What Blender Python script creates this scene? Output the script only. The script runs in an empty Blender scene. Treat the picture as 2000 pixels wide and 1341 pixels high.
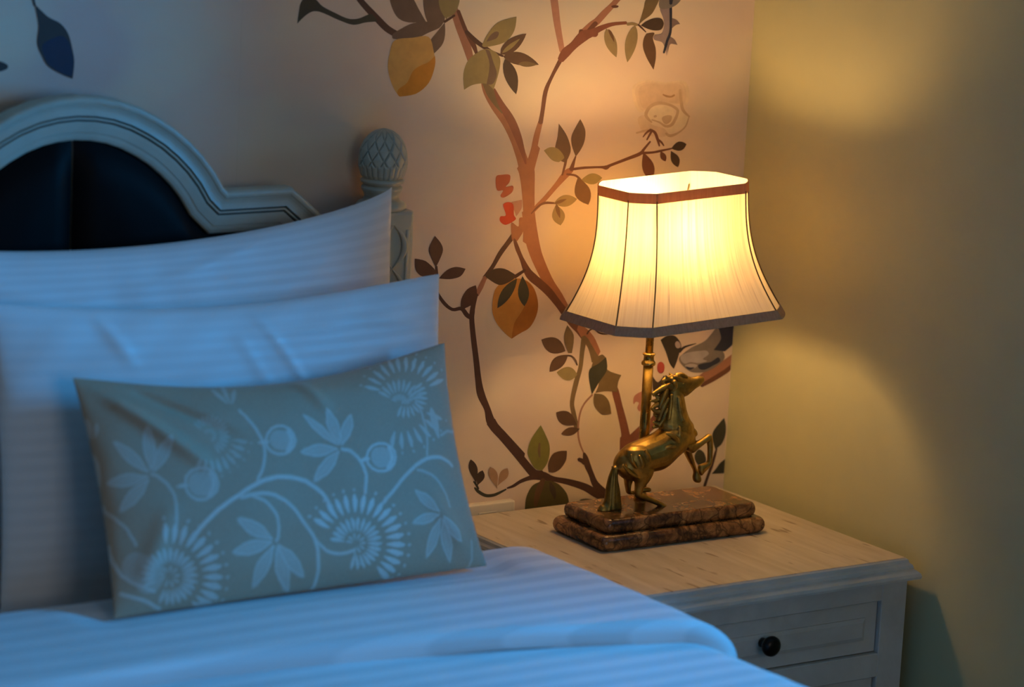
import bpy, bmesh, math, random
import numpy as np
from mathutils import Vector, Matrix
from mathutils.geometry import tessellate_polygon

S = bpy.context.scene
COL = S.collection
PI = math.pi

# ------------------------------------------------------------------ camera
# world: x to the right along the mural wall, y into that wall (wall face y=0), z up; the right wall is x=0
YAW, PITCH, ROLL = 0.60935, 0.20472, 0.05094
CAM = (-3.29281, -4.09880, 1.91790)
cam = bpy.data.cameras.new('camera'); camo = bpy.data.objects.new('camera', cam); COL.objects.link(camo)
fw = Vector((math.sin(YAW)*math.cos(PITCH), math.cos(YAW)*math.cos(PITCH), -math.sin(PITCH)))
rt = Vector((math.cos(YAW), -math.sin(YAW), 0)); dn = fw.cross(rt)
r2 = math.cos(ROLL)*rt-math.sin(ROLL)*dn; d2 = math.sin(ROLL)*rt+math.cos(ROLL)*dn
mw = Matrix((r2, -d2, -fw)).transposed().to_4x4(); mw.translation = Vector(CAM)
camo.matrix_world = mw
cam.sensor_width = 36.0; cam.lens = 6502/2000*36
cam.dof.use_dof = True; cam.dof.focus_distance = 5.03; cam.dof.aperture_fstop = 2.8
cam.clip_start = 0.05
S.camera = camo

# ------------------------------------------------------------------ light and exposure
wd = bpy.data.worlds.new('world'); S.world = wd; wd.use_nodes = True
wd.node_tree.nodes['Background'].inputs[0].default_value = (.25, .5, 1, 1)
wd.node_tree.nodes['Background'].inputs[1].default_value = 0.30
S.view_settings.view_transform = 'Standard'; S.view_settings.look = 'None'
S.view_settings.gamma = 1; S.view_settings.use_curve_mapping = False
S.view_settings.exposure = 0.0
# daylight through the window in the right wall, outside the frame
WIN_Y0, WIN_Y1, WIN_Z0, WIN_Z1 = -1.45, -0.98, 1.00, 2.05
sun = bpy.data.lights.new('window_daylight', 'AREA'); sun.shape = 'RECTANGLE'
sun.size = .40; sun.size_y = .8; sun.energy = 76.0; sun.color = (.01, .385, 1.0)
suno = bpy.data.objects.new('window_daylight', sun); COL.objects.link(suno)
suno.location = (0.62, -1.37, 1.38)
suno.rotation_euler = Vector((-1.72, 1.04, -.52)).to_track_quat('-Z', 'Y').to_euler()
# warm fill light added for the room, at an unseen window behind the camera
sky = bpy.data.lights.new('room_fill', 'AREA'); sky.shape = 'RECTANGLE'
sky.size = 1.5; sky.size_y = 1.3; sky.energy = 8.6; sky.color = (1.07, .94, .76)
fillo = bpy.data.objects.new('room_fill', sky); COL.objects.link(fillo)
fillo.location = (-1.35, -4.62, 1.60); fillo.rotation_euler = (PI/2, 0, 0)
BULB = 118.0
BULBCOL = (1.0, .575, .21, 1)
BULB_NECK = .64      # the frosted neck of the bulb glows more weakly than its dome

# ------------------------------------------------------------------ helpers
def obj(name, me, mat=None, parent=None, kind=None, smooth=False):
    o = bpy.data.objects.new(name, me); COL.objects.link(o)
    if mat is not None:
        for m in (mat if isinstance(mat, (list, tuple)) else [mat]): me.materials.append(m)
    if parent is not None: o.parent = parent
    if kind: o['kind'] = kind
    if smooth:
        me.polygons.foreach_set('use_smooth', [True]*len(me.polygons))
    return o
def bobj(name, bm, mat=None, parent=None, kind=None, smooth=False):
    bmesh.ops.recalc_face_normals(bm, faces=bm.faces)
    me = bpy.data.meshes.new(name); bm.to_mesh(me); bm.free()
    return obj(name, me, mat, parent, kind, smooth)
def thing(name, label, cat, loc=(0, 0, 0), rotz=0, group=None):
    o = bpy.data.objects.new(name, None); COL.objects.link(o); o.empty_display_size = .05
    o.location = loc; o.rotation_euler = (0, 0, rotz); o['label'] = label; o['category'] = cat
    if group: o['group'] = group
    return o
def tag(o, label, cat, group=None):
    o['label'] = label; o['category'] = cat
    if group: o['group'] = group
    return o
def box(bm, x0, x1, y0, y1, z0, z1, bev=0, seg=2):
    r = bmesh.ops.create_cube(bm, size=1)
    vs = r['verts']
    for v in vs:
        v.co = Vector(((x0+x1)/2+v.co.x*(x1-x0), (y0+y1)/2+v.co.y*(y1-y0), (z0+z1)/2+v.co.z*(z1-z0)))
    if bev:
        es = list({e for v in vs for e in v.link_edges})
        bmesh.ops.bevel(bm, geom=es, offset=bev, segments=seg, affect='EDGES', profile=.5)
def boxobj(name, b, mat, parent=None, bev=0, kind=None, seg=2):
    bm = bmesh.new(); box(bm, *b, bev, seg); return bobj(name, bm, mat, parent, kind)
def lathe(bm, prof, cx=0, cy=0, n=40, cap=True, tilt=None):
    rings = []
    for r, z in prof:
        rings.append([bm.verts.new((cx+r*math.cos(2*PI*k/n), cy+r*math.sin(2*PI*k/n), z)) for k in range(n)])
    for a, b in zip(rings, rings[1:]):
        for k in range(n): bm.faces.new((a[k], a[(k+1) % n], b[(k+1) % n], b[k]))
    if cap:
        bm.faces.new(rings[0][::-1]); bm.faces.new(rings[-1])
def loft(bm, secs, sub=3, n=16, endcap=True):
    """closed tube through elliptical sections: (centre, axis a, axis b)"""
    C_ = np.array([s[0] for s in secs], float); A = np.array([s[1] for s in secs], float); B = np.array([s[2] for s in secs], float)
    def cr(P):
        N = len(P); T = np.array([(P[min(i+1, N-1)]-P[max(i-1, 0)])/2 for i in range(N)]); o = []
        for i in range(N-1):
            for k in range(sub):
                t = k/sub
                o.append((2*t**3-3*t*t+1)*P[i]+(t**3-2*t*t+t)*T[i]+(3*t*t-2*t**3)*P[i+1]+(t**3-t*t)*T[i+1])
        o.append(P[-1]); return o
    C_, A, B = cr(C_), cr(A), cr(B)
    if endcap:
        ra = np.linalg.norm(B[0]); d0 = C_[0]-C_[1]; d0 = d0/(np.linalg.norm(d0)+1e-9)
        d1 = C_[-1]-C_[-2]; d1 = d1/(np.linalg.norm(d1)+1e-9); rb = np.linalg.norm(B[-1])
        f = ((.5, .87), (.85, .5))
        C_ = [C_[0]+d0*ra*h*.9 for h, w in f[::-1]]+list(C_)+[C_[-1]+d1*rb*h*.9 for h, w in f]
        A = [A[0]*w for h, w in f[::-1]]+list(A)+[A[-1]*w for h, w in f]
        B = [B[0]*w for h, w in f[::-1]]+list(B)+[B[-1]*w for h, w in f]
    rings = []
    for c, a, b in zip(C_, A, B):
        rings.append([bm.verts.new(c+a*math.cos(2*PI*k/n)+b*math.sin(2*PI*k/n)) for k in range(n)])
    for a, b in zip(rings, rings[1:]):
        for k in range(n): bm.faces.new((a[k], a[(k+1) % n], b[(k+1) % n], b[k]))
    bm.faces.new(rings[0][::-1]); bm.faces.new(rings[-1])
def tube(bm, pts, sub=4, n=8):
    """round tube through (x,y,z,r)"""
    P = [Vector(p[:3]) for p in pts]; secs = []
    up = None
    for i, p in enumerate(pts):
        d = (P[min(i+1, len(P)-1)]-P[max(i-1, 0)]).normalized()
        ref = Vector((0, 1, 0)) if abs(d.y) < .9 else Vector((1, 0, 0))
        a = d.cross(ref).normalized(); b = a.cross(d).normalized()
        secs.append((P[i], a*p[3], b*p[3]))
    loft(bm, secs, sub, n)
def sweep(bm, path, prof, closed=False):
    """path: list of (point, side vector, out vector); prof: list of (a,b) in side/out coordinates"""
    rings = [[bm.verts.new(Vector(p)+Vector(s)*a+Vector(o)*b) for a, b in prof] for p, s, o in path]
    m = len(prof)
    for r0, r1 in zip(rings, rings[1:]):
        for k in range(m): bm.faces.new((r0[k], r0[(k+1) % m], r1[(k+1) % m], r1[k]))
    bm.faces.new(rings[0][::-1]); bm.faces.new(rings[-1])
def meshgrid(V, closed_u=False):
    """V: array (rows, cols, 3) -> verts, faces"""
    r, c = V.shape[:2]
    idx = np.arange(r*c).reshape(r, c)
    f = np.stack([idx[:-1, :-1], idx[:-1, 1:], idx[1:, 1:], idx[1:, :-1]], -1).reshape(-1, 4)
    return V.reshape(-1, 3), f
def from_arrays(name, v, f):
    me = bpy.data.meshes.new(name)
    me.vertices.add(len(v)); me.vertices.foreach_set('co', np.asarray(v, np.float32).ravel())
    me.loops.add(f.size); me.polygons.add(len(f))
    me.loops.foreach_set('vertex_index', f.astype(np.int32).ravel())
    me.polygons.foreach_set('loop_start', np.arange(0, f.size, f.shape[1], dtype=np.int32))
    me.update(calc_edges=True); me.validate()
    return me

# ------------------------------------------------------------------ materials
def lin(r, g, b):
    f = lambda c: c/12.92 if c <= .04045 else ((c+.055)/1.055)**2.4
    return (f(r/255), f(g/255), f(b/255), 1)
class M:
    def __init__(s, name):
        s.m = bpy.data.materials.new(name); s.m.use_nodes = True; s.nt = s.m.node_tree
        s.b = s.nt.nodes['Principled BSDF']; s.out = s.nt.nodes['Material Output']
    def n(s, t, **kw):
        x = s.nt.nodes.new(t)
        for k, v in kw.items():
            if k.startswith('i_'):
                x.inputs[k[2:].replace('_', ' ')].default_value = v
            else: setattr(x, k, v)
        return x
    def l(s, a, b): s.nt.links.new(a, b)
    def coord(s, scale=(1, 1, 1), kind='Object', rot=(0, 0, 0)):
        c = s.n('ShaderNodeTexCoord'); mp = s.n('ShaderNodeMapping'); mp.inputs['Scale'].default_value = scale; mp.inputs['Rotation'].default_value = rot
        s.l(c.outputs[kind], mp.inputs[0]); return mp.outputs[0]
    def noise(s, vec, scale, detail=4, rough=.55, dist=0):
        x = s.n('ShaderNodeTexNoise'); x.inputs['Scale'].default_value = scale; x.inputs['Detail'].default_value = detail
        x.inputs['Roughness'].default_value = rough; x.inputs['Distortion'].default_value = dist
        if vec is not None: s.l(vec, x.inputs['Vector'])
        return x.outputs['Fac']
    def ramp(s, fac, stops):
        r = s.n('ShaderNodeValToRGB'); e = r.color_ramp.elements
        while len(e) < len(stops): e.new(.5)
        for i, (p, c) in enumerate(stops): e[i].position = p; e[i].color = c
        s.l(fac, r.inputs[0]); return r.outputs[0]
    def bump(s, h, strength, dist=.002):
        b = s.n('ShaderNodeBump'); b.inputs['Strength'].default_value = strength; b.inputs['Distance'].default_value = dist
        s.l(h, b.inputs['Height']); s.l(b.outputs[0], s.b.inputs['Normal']); return b
    def set(s, **k):
        for a, v in k.items(): s.b.inputs[a.replace('_', ' ')].default_value = v
        return s
    def mix(s, fac, a, b, mode='MIX'):
        x = s.n('ShaderNodeMix', data_type='RGBA', blend_type=mode)
        for sock, v in ((x.inputs[0], fac), (x.inputs[6], a), (x.inputs[7], b)):
            if hasattr(v, 'is_linked'): s.l(v, sock)
            else: sock.default_value = v
        return x.outputs[2]
def g(v): return (v, v, v, 1)
def plain(name, c, rough=.6, **k):
    m = M(name).set(Base_Color=c, Roughness=rough, **k); return m.m

def mat_paint(name, c, var=.06, rough=.45):
    m = M(name); v = m.coord()
    n = m.noise(v, 9, 5)
    c2 = tuple(x*(1-var*2.2) for x in c[:3])+(1,); c1 = tuple(min(1, x*(1+var)) for x in c[:3])+(1,)
    m.l(m.ramp(n, [(.3, c2), (.7, c1)]), m.b.inputs['Base Color'])
    m.set(Roughness=rough); m.bump(m.noise(v, 60, 3), .08, .001); return m.m
def mat_wallpaper():
    m = M('wallpaper'); v = m.coord()
    n = m.noise(v, 3.1, 2, .4, .4); n2 = m.noise(m.coord((1, 1, 1.6)), 6.5, 2, .4)
    a = m.ramp(n, [(.35, (.66, .51, .43, 1)), (.5, (.75, .61, .46, 1)), (.66, (.77, .65, .47, 1))])
    b = m.ramp(n2, [(.4, (.70, .52, .45, 1)), (.62, (.75, .64, .50, 1))])
    m.l(m.mix(.4, a, b), m.b.inputs['Base Color']); m.set(Roughness=.62)
    m.bump(m.noise(v, 400, 2), .05, .0005); return m.m
def mat_white_fabric(name, stripe=70.0, axis=2, c=(.80, .80, .80), strength=.10):
    m = M(name)
    uv = m.n('ShaderNodeUVMap'); mp = m.n('ShaderNodeMapping'); m.l(uv.outputs[0], mp.inputs[0])
    w = m.n('ShaderNodeTexWave', wave_type='BANDS', bands_direction='Y', wave_profile='SIN')
    w.inputs['Scale'].default_value = stripe; w.inputs['Distortion'].default_value = 0
    m.l(mp.outputs[0], w.inputs[0])
    st = m.ramp(w.outputs['Fac'], [(.40, g(0)), (.60, g(1))])
    lo = tuple(x*(1-strength) for x in c)+(1,)
    m.l(m.mix(st, lo, c+(1,)), m.b.inputs['Base Color'])
    rr = m.n('ShaderNodeMapRange'); rr.inputs[3].default_value = .75; rr.inputs[4].default_value = .5
    m.l(st, rr.inputs[0]); m.l(rr.outputs[0], m.b.inputs['Roughness'])
    m.set(Sheen_Weight=.15)
    m.bump(m.noise(m.coord(), 900, 2), .12, .0006)
    return m.m
def mat_cushion():
    m = M('floral_cushion_fabric')
    at = m.n('ShaderNodeAttribute', attribute_name='embroidery')
    wv = m.noise(m.coord(), 700, 2)
    base = m.ramp(wv, [(.3, (.40, .275, .175, 1)), (.7, (.48, .335, .215, 1))])
    thr = m.ramp(m.noise(m.coord(), 500, 2), [(.3, (.60, .57, .50, 1)), (.7, (.72, .69, .62, 1))])
    m.l(m.mix(at.outputs['Fac'], base, thr), m.b.inputs['Base Color'])
    m.set(Roughness=.62, Sheen_Weight=.2)
    add = m.n('ShaderNodeMath', operation='MULTIPLY_ADD'); m.l(at.outputs['Fac'], add.inputs[0]); add.inputs[1].default_value = .8; m.l(wv, add.inputs[2])
    m.bump(add.outputs[0], .35, .0012); return m.m
def mat_wood_top():
    m = M('whitewashed_wood')
    v = m.coord((14, 1.6, 14)); v2 = m.coord((60, 7, 60))
    n = m.noise(v, 3, 5, .6, .6); n2 = m.noise(v2, 2.2, 4, .7)
    a = m.ramp(n, [(.35, (.50, .42, .31, 1)), (.6, (.60, .52, .41, 1)), (.75, (.64, .57, .46, 1))])
    d = m.ramp(n2, [(.62, g(0)), (.74, g(1))])
    sp = m.noise(m.coord((40, 9, 40)), 1.7, 1, .5); d2 = m.ramp(sp, [(.66, g(0)), (.72, g(.8))])
    c = m.mix(m.ramp(d, [(0, g(0)), (1, g(.25))]), a, (.34, .24, .14, 1)); c = m.mix(d2, c, (.22, .14, .07, 1))
    m.l(c, m.b.inputs['Base Color']); m.set(Roughness=.38); m.bump(n2, .06, .001); return m.m
def mat_marble():
    m = M('brown_marble'); v = m.coord()
    n = m.noise(v, 22, 6, .65, 1.2)
    a = m.ramp(n, [(.30, (.022, .010, .005, 1)), (.44, (.115, .048, .017, 1)), (.58, (.31, .145, .048, 1)), (.76, (.56, .32, .125, 1))])
    nz = m.n('ShaderNodeTexNoise'); nz.inputs['Scale'].default_value = 18; nz.inputs['Detail'].default_value = 3; m.l(v, nz.inputs['Vector'])
    mixv = m.mix(.10, v, nz.outputs['Color'])
    vo = m.n('ShaderNodeTexVoronoi', feature='DISTANCE_TO_EDGE'); vo.inputs['Scale'].default_value = 34; m.l(mixv, vo.inputs['Vector'])
    e = m.ramp(vo.outputs['Distance'], [(.0, g(.85)), (.05, g(.35)), (.10, g(0))])
    vo2 = m.n('ShaderNodeTexVoronoi', feature='DISTANCE_TO_EDGE'); vo2.inputs['Scale'].default_value = 80; m.l(mixv, vo2.inputs['Vector'])
    e2 = m.ramp(vo2.outputs['Distance'], [(.0, g(.5)), (.06, g(0))])
    c = m.mix(e, a, (.03, .012, .006, 1)); c = m.mix(e2, c, (.07, .03, .015, 1))
    m.l(c, m.b.inputs['Base Color']); m.set(Roughness=.18); return m.m
def mat_brass(name='aged_brass', dark=1.0, rough=.33):
    m = M(name); v = m.coord()
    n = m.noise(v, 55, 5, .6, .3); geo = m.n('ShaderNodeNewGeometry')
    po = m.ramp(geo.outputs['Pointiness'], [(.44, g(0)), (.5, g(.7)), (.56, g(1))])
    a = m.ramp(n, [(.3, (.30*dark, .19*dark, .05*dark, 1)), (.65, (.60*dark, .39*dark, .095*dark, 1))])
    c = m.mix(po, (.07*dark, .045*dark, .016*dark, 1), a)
    m.l(c, m.b.inputs['Base Color'])
    m.l(m.ramp(n, [(.3, g(rough+.14)), (.7, g(rough))]), m.b.inputs['Roughness'])
    m.set(Metallic=1.0); m.bump(m.noise(v, 260, 3), .10, .0008); return m.m
def mat_shade():
    m = M('silk_lampshade'); nt = m.nt
    uv = m.n('ShaderNodeUVMap')
    def st(u, v, sc, d):
        mp = m.n('ShaderNodeMapping'); mp.inputs['Scale'].default_value = (u, v, 1); m.l(uv.outputs[0], mp.inputs[0]); return m.noise(mp.outputs[0], sc, d, .6)
    n = st(260, 2.0, 1.0, 3); n2 = st(620, 5, 1.0, 2); n3 = st(300, 9, 1.0, 1)
    s1 = m.ramp(n, [(.33, (.66, .48, .24, 1)), (.48, (.88, .71, .42, 1)), (.62, (.95, .81, .54, 1))])
    s2 = m.ramp(n2, [(.30, g(.66)), (.48, g(1))])
    s3 = m.ramp(n3, [(.25, (.42, .30, .18, 1)), (.32, g(1))])
    c = m.mix(1.0, m.mix(1.0, s1, s2, 'MULTIPLY'), s3, 'MULTIPLY')
    tr = m.n('ShaderNodeBsdfTranslucent'); di = m.n('ShaderNodeBsdfDiffuse'); mx = m.n('ShaderNodeMixShader'); mx.inputs[0].default_value = .40
    m.l(c, tr.inputs[0]); di.inputs[0].default_value = (.90, .87, .78, 1); m.l(di.outputs[0], mx.inputs[1]); m.l(tr.outputs[0], mx.inputs[2])
    m.l(mx.outputs[0], m.out.inputs[0]); return m.m
def mat_trim(name, c, t):
    m = M(name); n = m.noise(m.coord((300, 300, 40)), 1, 2)
    cc = m.ramp(n, [(.3, tuple(x*.75 for x in c)+(1,)), (.7, c+(1,))])
    tr = m.n('ShaderNodeBsdfTranslucent'); di = m.n('ShaderNodeBsdfDiffuse'); mx = m.n('ShaderNodeMixShader'); mx.inputs[0].default_value = t
    m.l(cc, di.inputs[0]); tr.inputs[0].default_value = (.8, .50, .17, 1); m.l(di.outputs[0], mx.inputs[1]); m.l(tr.outputs[0], mx.inputs[2])
    m.l(mx.outputs[0], m.out.inputs[0]); return m.m
def mat_leather():
    m = M('black_leather'); v = m.coord()
    m.set(Base_Color=(.0025, .0025, .003, 1), Roughness=.5, Specular_IOR_Level=.07); m.bump(m.noise(v, 180, 3), .15, .001); return m.m
def mat_distressed():
    m = M('distressed_white_paint'); v = m.coord()
    n = m.noise(v, 7, 6, .6, .5)
    a = m.ramp(n, [(.3, (.47, .47, .44, 1)), (.55, (.60, .61, .58, 1)), (.75, (.64, .65, .62, 1))])
    gr = m.noise(m.coord((3, 3, 60)), 2.2, 4, .7); d = m.ramp(gr, [(.66, g(0)), (.80, g(.45))])
    c = m.mix(d, a, (.30, .22, .15, 1))
    m.l(c, m.b.inputs['Base Color']); m.set(Roughness=.42); m.bump(gr, .10, .001); return m.m
def mat_post():
    m = M('cream_paint_dark_creases'); geo = m.n('ShaderNodeNewGeometry'); v = m.coord()
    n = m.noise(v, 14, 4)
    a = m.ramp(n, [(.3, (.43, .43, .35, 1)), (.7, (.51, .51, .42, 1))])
    p = m.ramp(geo.outputs['Pointiness'], [(.40, g(1)), (.485, g(0))])  # mask: paint turns darker where the surface is concave
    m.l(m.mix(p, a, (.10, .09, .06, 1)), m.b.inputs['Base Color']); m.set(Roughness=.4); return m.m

MT = dict(
 wallpaper=mat_wallpaper(), plaster=mat_paint('plaster_behind', (.6, .57, .5, 1)), green=mat_paint('pale_olive_wall_paint', (.53, .51, .29, 1), .02, .7),
 dim=mat_paint('unseen_wall_dimmed', (.26, .24, .17, 1), .03, .7), ceiling=mat_paint('ceiling_paint', (.75, .73, .68, 1), .02, .8), floor=mat_paint('floor_carpet', (.13, .10, .075, 1), .1, .9),  # dim: colour of the unseen walls, darkened so they bounce less light
 pillow_a=mat_white_fabric('striped_pillow_cotton', 17.5, strength=.055), pillow_b=mat_white_fabric('satin_pillow_cotton', 17.5, strength=.03),
 duvet=mat_white_fabric('striped_duvet_cotton', 7.2, strength=.13), sheet=mat_white_fabric('sheet_cotton', 1, strength=.01),
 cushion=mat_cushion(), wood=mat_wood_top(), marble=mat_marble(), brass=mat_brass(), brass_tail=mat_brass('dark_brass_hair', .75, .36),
 pole=mat_brass('brass_tube', .8, .24), collar=mat_brass('bright_brass', 1.35, .2), shade=mat_shade(), trim_top=mat_trim('top_trim', (.40, .31, .22), .34),
 trim_bot=mat_trim('bottom_trim', (.50, .42, .30), .22), piping=plain('piping_cord', (.10, .065, .03, 1), .8), leather=mat_leather(),
 nightpaint=mat_distressed(), post=mat_post(), knob=plain('dark_bronze_knob', (.012, .009, .008, 1), .3, Metallic=.6), gap=plain('dark_gap', (.01, .01, .01, 1), .9),
 plastic=plain('ivory_plastic', (.68, .62, .5, 1), .35), slot=plain('grey_rocker', (.30, .25, .18, 1), .4), glass=None,
 frame=plain('window_paint', (.7, .7, .68, 1), .5), baseb=plain('bed_slats', (.3, .22, .15, 1), .7), groove=plain('dark_groove', (.06, .07, .07, 1), .6),
)
gm = M('window_glass'); gm.set(Base_Color=(1, 1, 1, 1), Roughness=0, Transmission_Weight=1.0, IOR=1.0); MT['glass'] = gm.m
bm_ = M('lit_bulb'); em = bm_.n('ShaderNodeEmission'); em.inputs[0].default_value = BULBCOL; em.inputs[1].default_value = BULB
bm_.l(em.outputs[0], bm_.out.inputs[0]); MT['bulb'] = bm_.m

bl_ = M('lit_bulb_neck'); em = bl_.n('ShaderNodeEmission'); em.inputs[0].default_value = BULBCOL; em.inputs[1].default_value = BULB*BULB_NECK
bl_.l(em.outputs[0], bl_.out.inputs[0]); MT['bulb_low'] = bl_.m

# ------------------------------------------------------------------ setting
X0, Y0, ZC = -3.95, -4.75, 2.62
wall_back = boxobj('wall_back', (X0-.1, .1, .0012, .12, 0, ZC), MT['plaster'], kind='structure')
SEAM = -.9277
for a, b in ((SEAM+.00006, 0), (-1.93, SEAM-.00006), (-2.93, -1.9308), (X0, -2.9308)):
    boxobj('wallpaper_strip', (a, b, 0, .0011, 0, ZC), MT['wallpaper'], wall_back)
# right wall with the window opening
wr = bmesh.new()
for b in ((0, .14, Y0-.1, WIN_Y0, 0, ZC), (0, .14, WIN_Y1, .0011, 0, ZC), (0, .14, WIN_Y0, WIN_Y1, 0, WIN_Z0), (0, .14, WIN_Y0, WIN_Y1, WIN_Z1, ZC)): box(wr, *b)
wall_right = bobj('wall_right', wr, MT['green'], kind='structure')
wf = bmesh.new()
t = .045
for b in ((.05, .09, WIN_Y0, WIN_Y0+t, WIN_Z0, WIN_Z1), (.05, .09, WIN_Y1-t, WIN_Y1, WIN_Z0, WIN_Z1), (.05, .09, WIN_Y0+t, WIN_Y1-t, WIN_Z0, WIN_Z0+t), (.05, .09, WIN_Y0+t, WIN_Y1-t, WIN_Z1-t, WIN_Z1)): box(wf, *b)
window_1 = bobj('window_1', wf, MT['frame'], kind='structure')
wall_left = boxobj('wall_left', (X0-.1, X0, Y0-.1, 0, 0, ZC), MT['dim'], kind='structure')
wfm = bmesh.new()
for b in ((X0, -2.15, Y0-.1, Y0, 0, ZC), (-.55, 0, Y0-.1, Y0, 0, ZC), (-2.15, -.55, Y0-.1, Y0, 0, .9), (-2.15, -.55, Y0-.1, Y0, 2.3, ZC)): box(wfm, *b)
wall_front = bobj('wall_front', wfm, MT['dim'], kind='structure')
w2 = bmesh.new()
for b in ((-2.15, -2.09, Y0-.07, Y0-.02, .9, 2.3), (-.61, -.55, Y0-.07, Y0-.02, .9, 2.3), (-1.38, -1.32, Y0-.07, Y0-.02, .9, 2.3), (-2.09, -.61, Y0-.07, Y0-.02, .9, .96), (-2.09, -.61, Y0-.07, Y0-.02, 2.24, 2.3)): box(w2, *b)
window_2 = bobj('window_2', w2, MT['frame'], kind='structure')
floor = boxobj('floor', (X0-.1, .14, Y0-.1, .12, -.1, 0), MT['floor'], kind='structure')
ceiling = boxobj('ceiling', (X0-.1, .14, Y0-.1, .12, ZC, ZC+.1), MT['ceiling'], kind='structure')

# ------------------------------------------------------------------ printed mural: flat print lying on the wallpaper, in wall coordinates (1/10 mm)
PAINT = {'pink': (0.46, 0.22, 0.15), 'pinkb': (0.36, 0.16, 0.1), 'bark': (0.14, 0.052, 0.032), 'bark2': (0.22, 0.075, 0.045), 'barkl': (0.34, 0.14, 0.075), 'darkb': (0.075, 0.032, 0.024),
 'darkg': (0.045, 0.045, 0.03), 'darkl': (0.06, 0.035, 0.024), 'brown': (0.11, 0.058, 0.034), 'brown2': (0.13, 0.062, 0.032), 'brownl': (0.15, 0.095, 0.068), 'olive': (0.28, 0.22, 0.095),
 'olivet': (0.27, 0.2, 0.1), 'olive2': (0.17, 0.115, 0.055), 'olivel': (0.2, 0.19, 0.045), 'olived': (0.085, 0.072, 0.022), 'thin': (0.38, 0.19, 0.13), 'faded': (0.4, 0.24, 0.14), 'lemonl': (0.62, 0.36, 0.1),
 'lemond': (0.58, 0.24, 0.018), 'lemon2': (0.46, 0.22, 0.045), 'lemond2': (0.33, 0.12, 0.015), 'mauve': (0.26, 0.2, 0.22), 'mauve2': (0.2, 0.14, 0.14), 'navy': (0.018, 0.022, 0.05), 'navy2': (0.006, 0.012, 0.05),
 'red': (0.4, 0.085, 0.04), 'redb': (0.5, 0.035, 0.012), 'redd': (0.4, 0.06, 0.05), 'pinkp': (0.5, 0.26, 0.19), 'pinkr': (0.48, 0.2, 0.15), 'pinkw': (0.42, 0.33, 0.33), 'rosea': (0.7, 0.545, 0.41),
 'roseb': (0.655, 0.49, 0.37), 'rose1': (0.61, 0.44, 0.33), 'rose2': (0.73, 0.6, 0.455), 'rose3': (0.52, 0.36, 0.245), 'rose4': (0.36, 0.21, 0.12), 'bird': (0.2, 0.17, 0.16), 'birdl': (0.38, 0.34, 0.36),
 'birdk': (0.035, 0.025, 0.02)}
PM = {}
for k, c in PAINT.items():
    m = M('print_'+k); v = m.coord(); n = m.noise(v, 60, 2)
    m.l(m.ramp(n, [(.3, tuple(x*.9 for x in c)+(1,)), (.7, tuple(min(1, x*1.06) for x in c)+(1,))]), m.b.inputs['Base Color']); m.set(Roughness=.6); PM[k] = m.m
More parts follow.
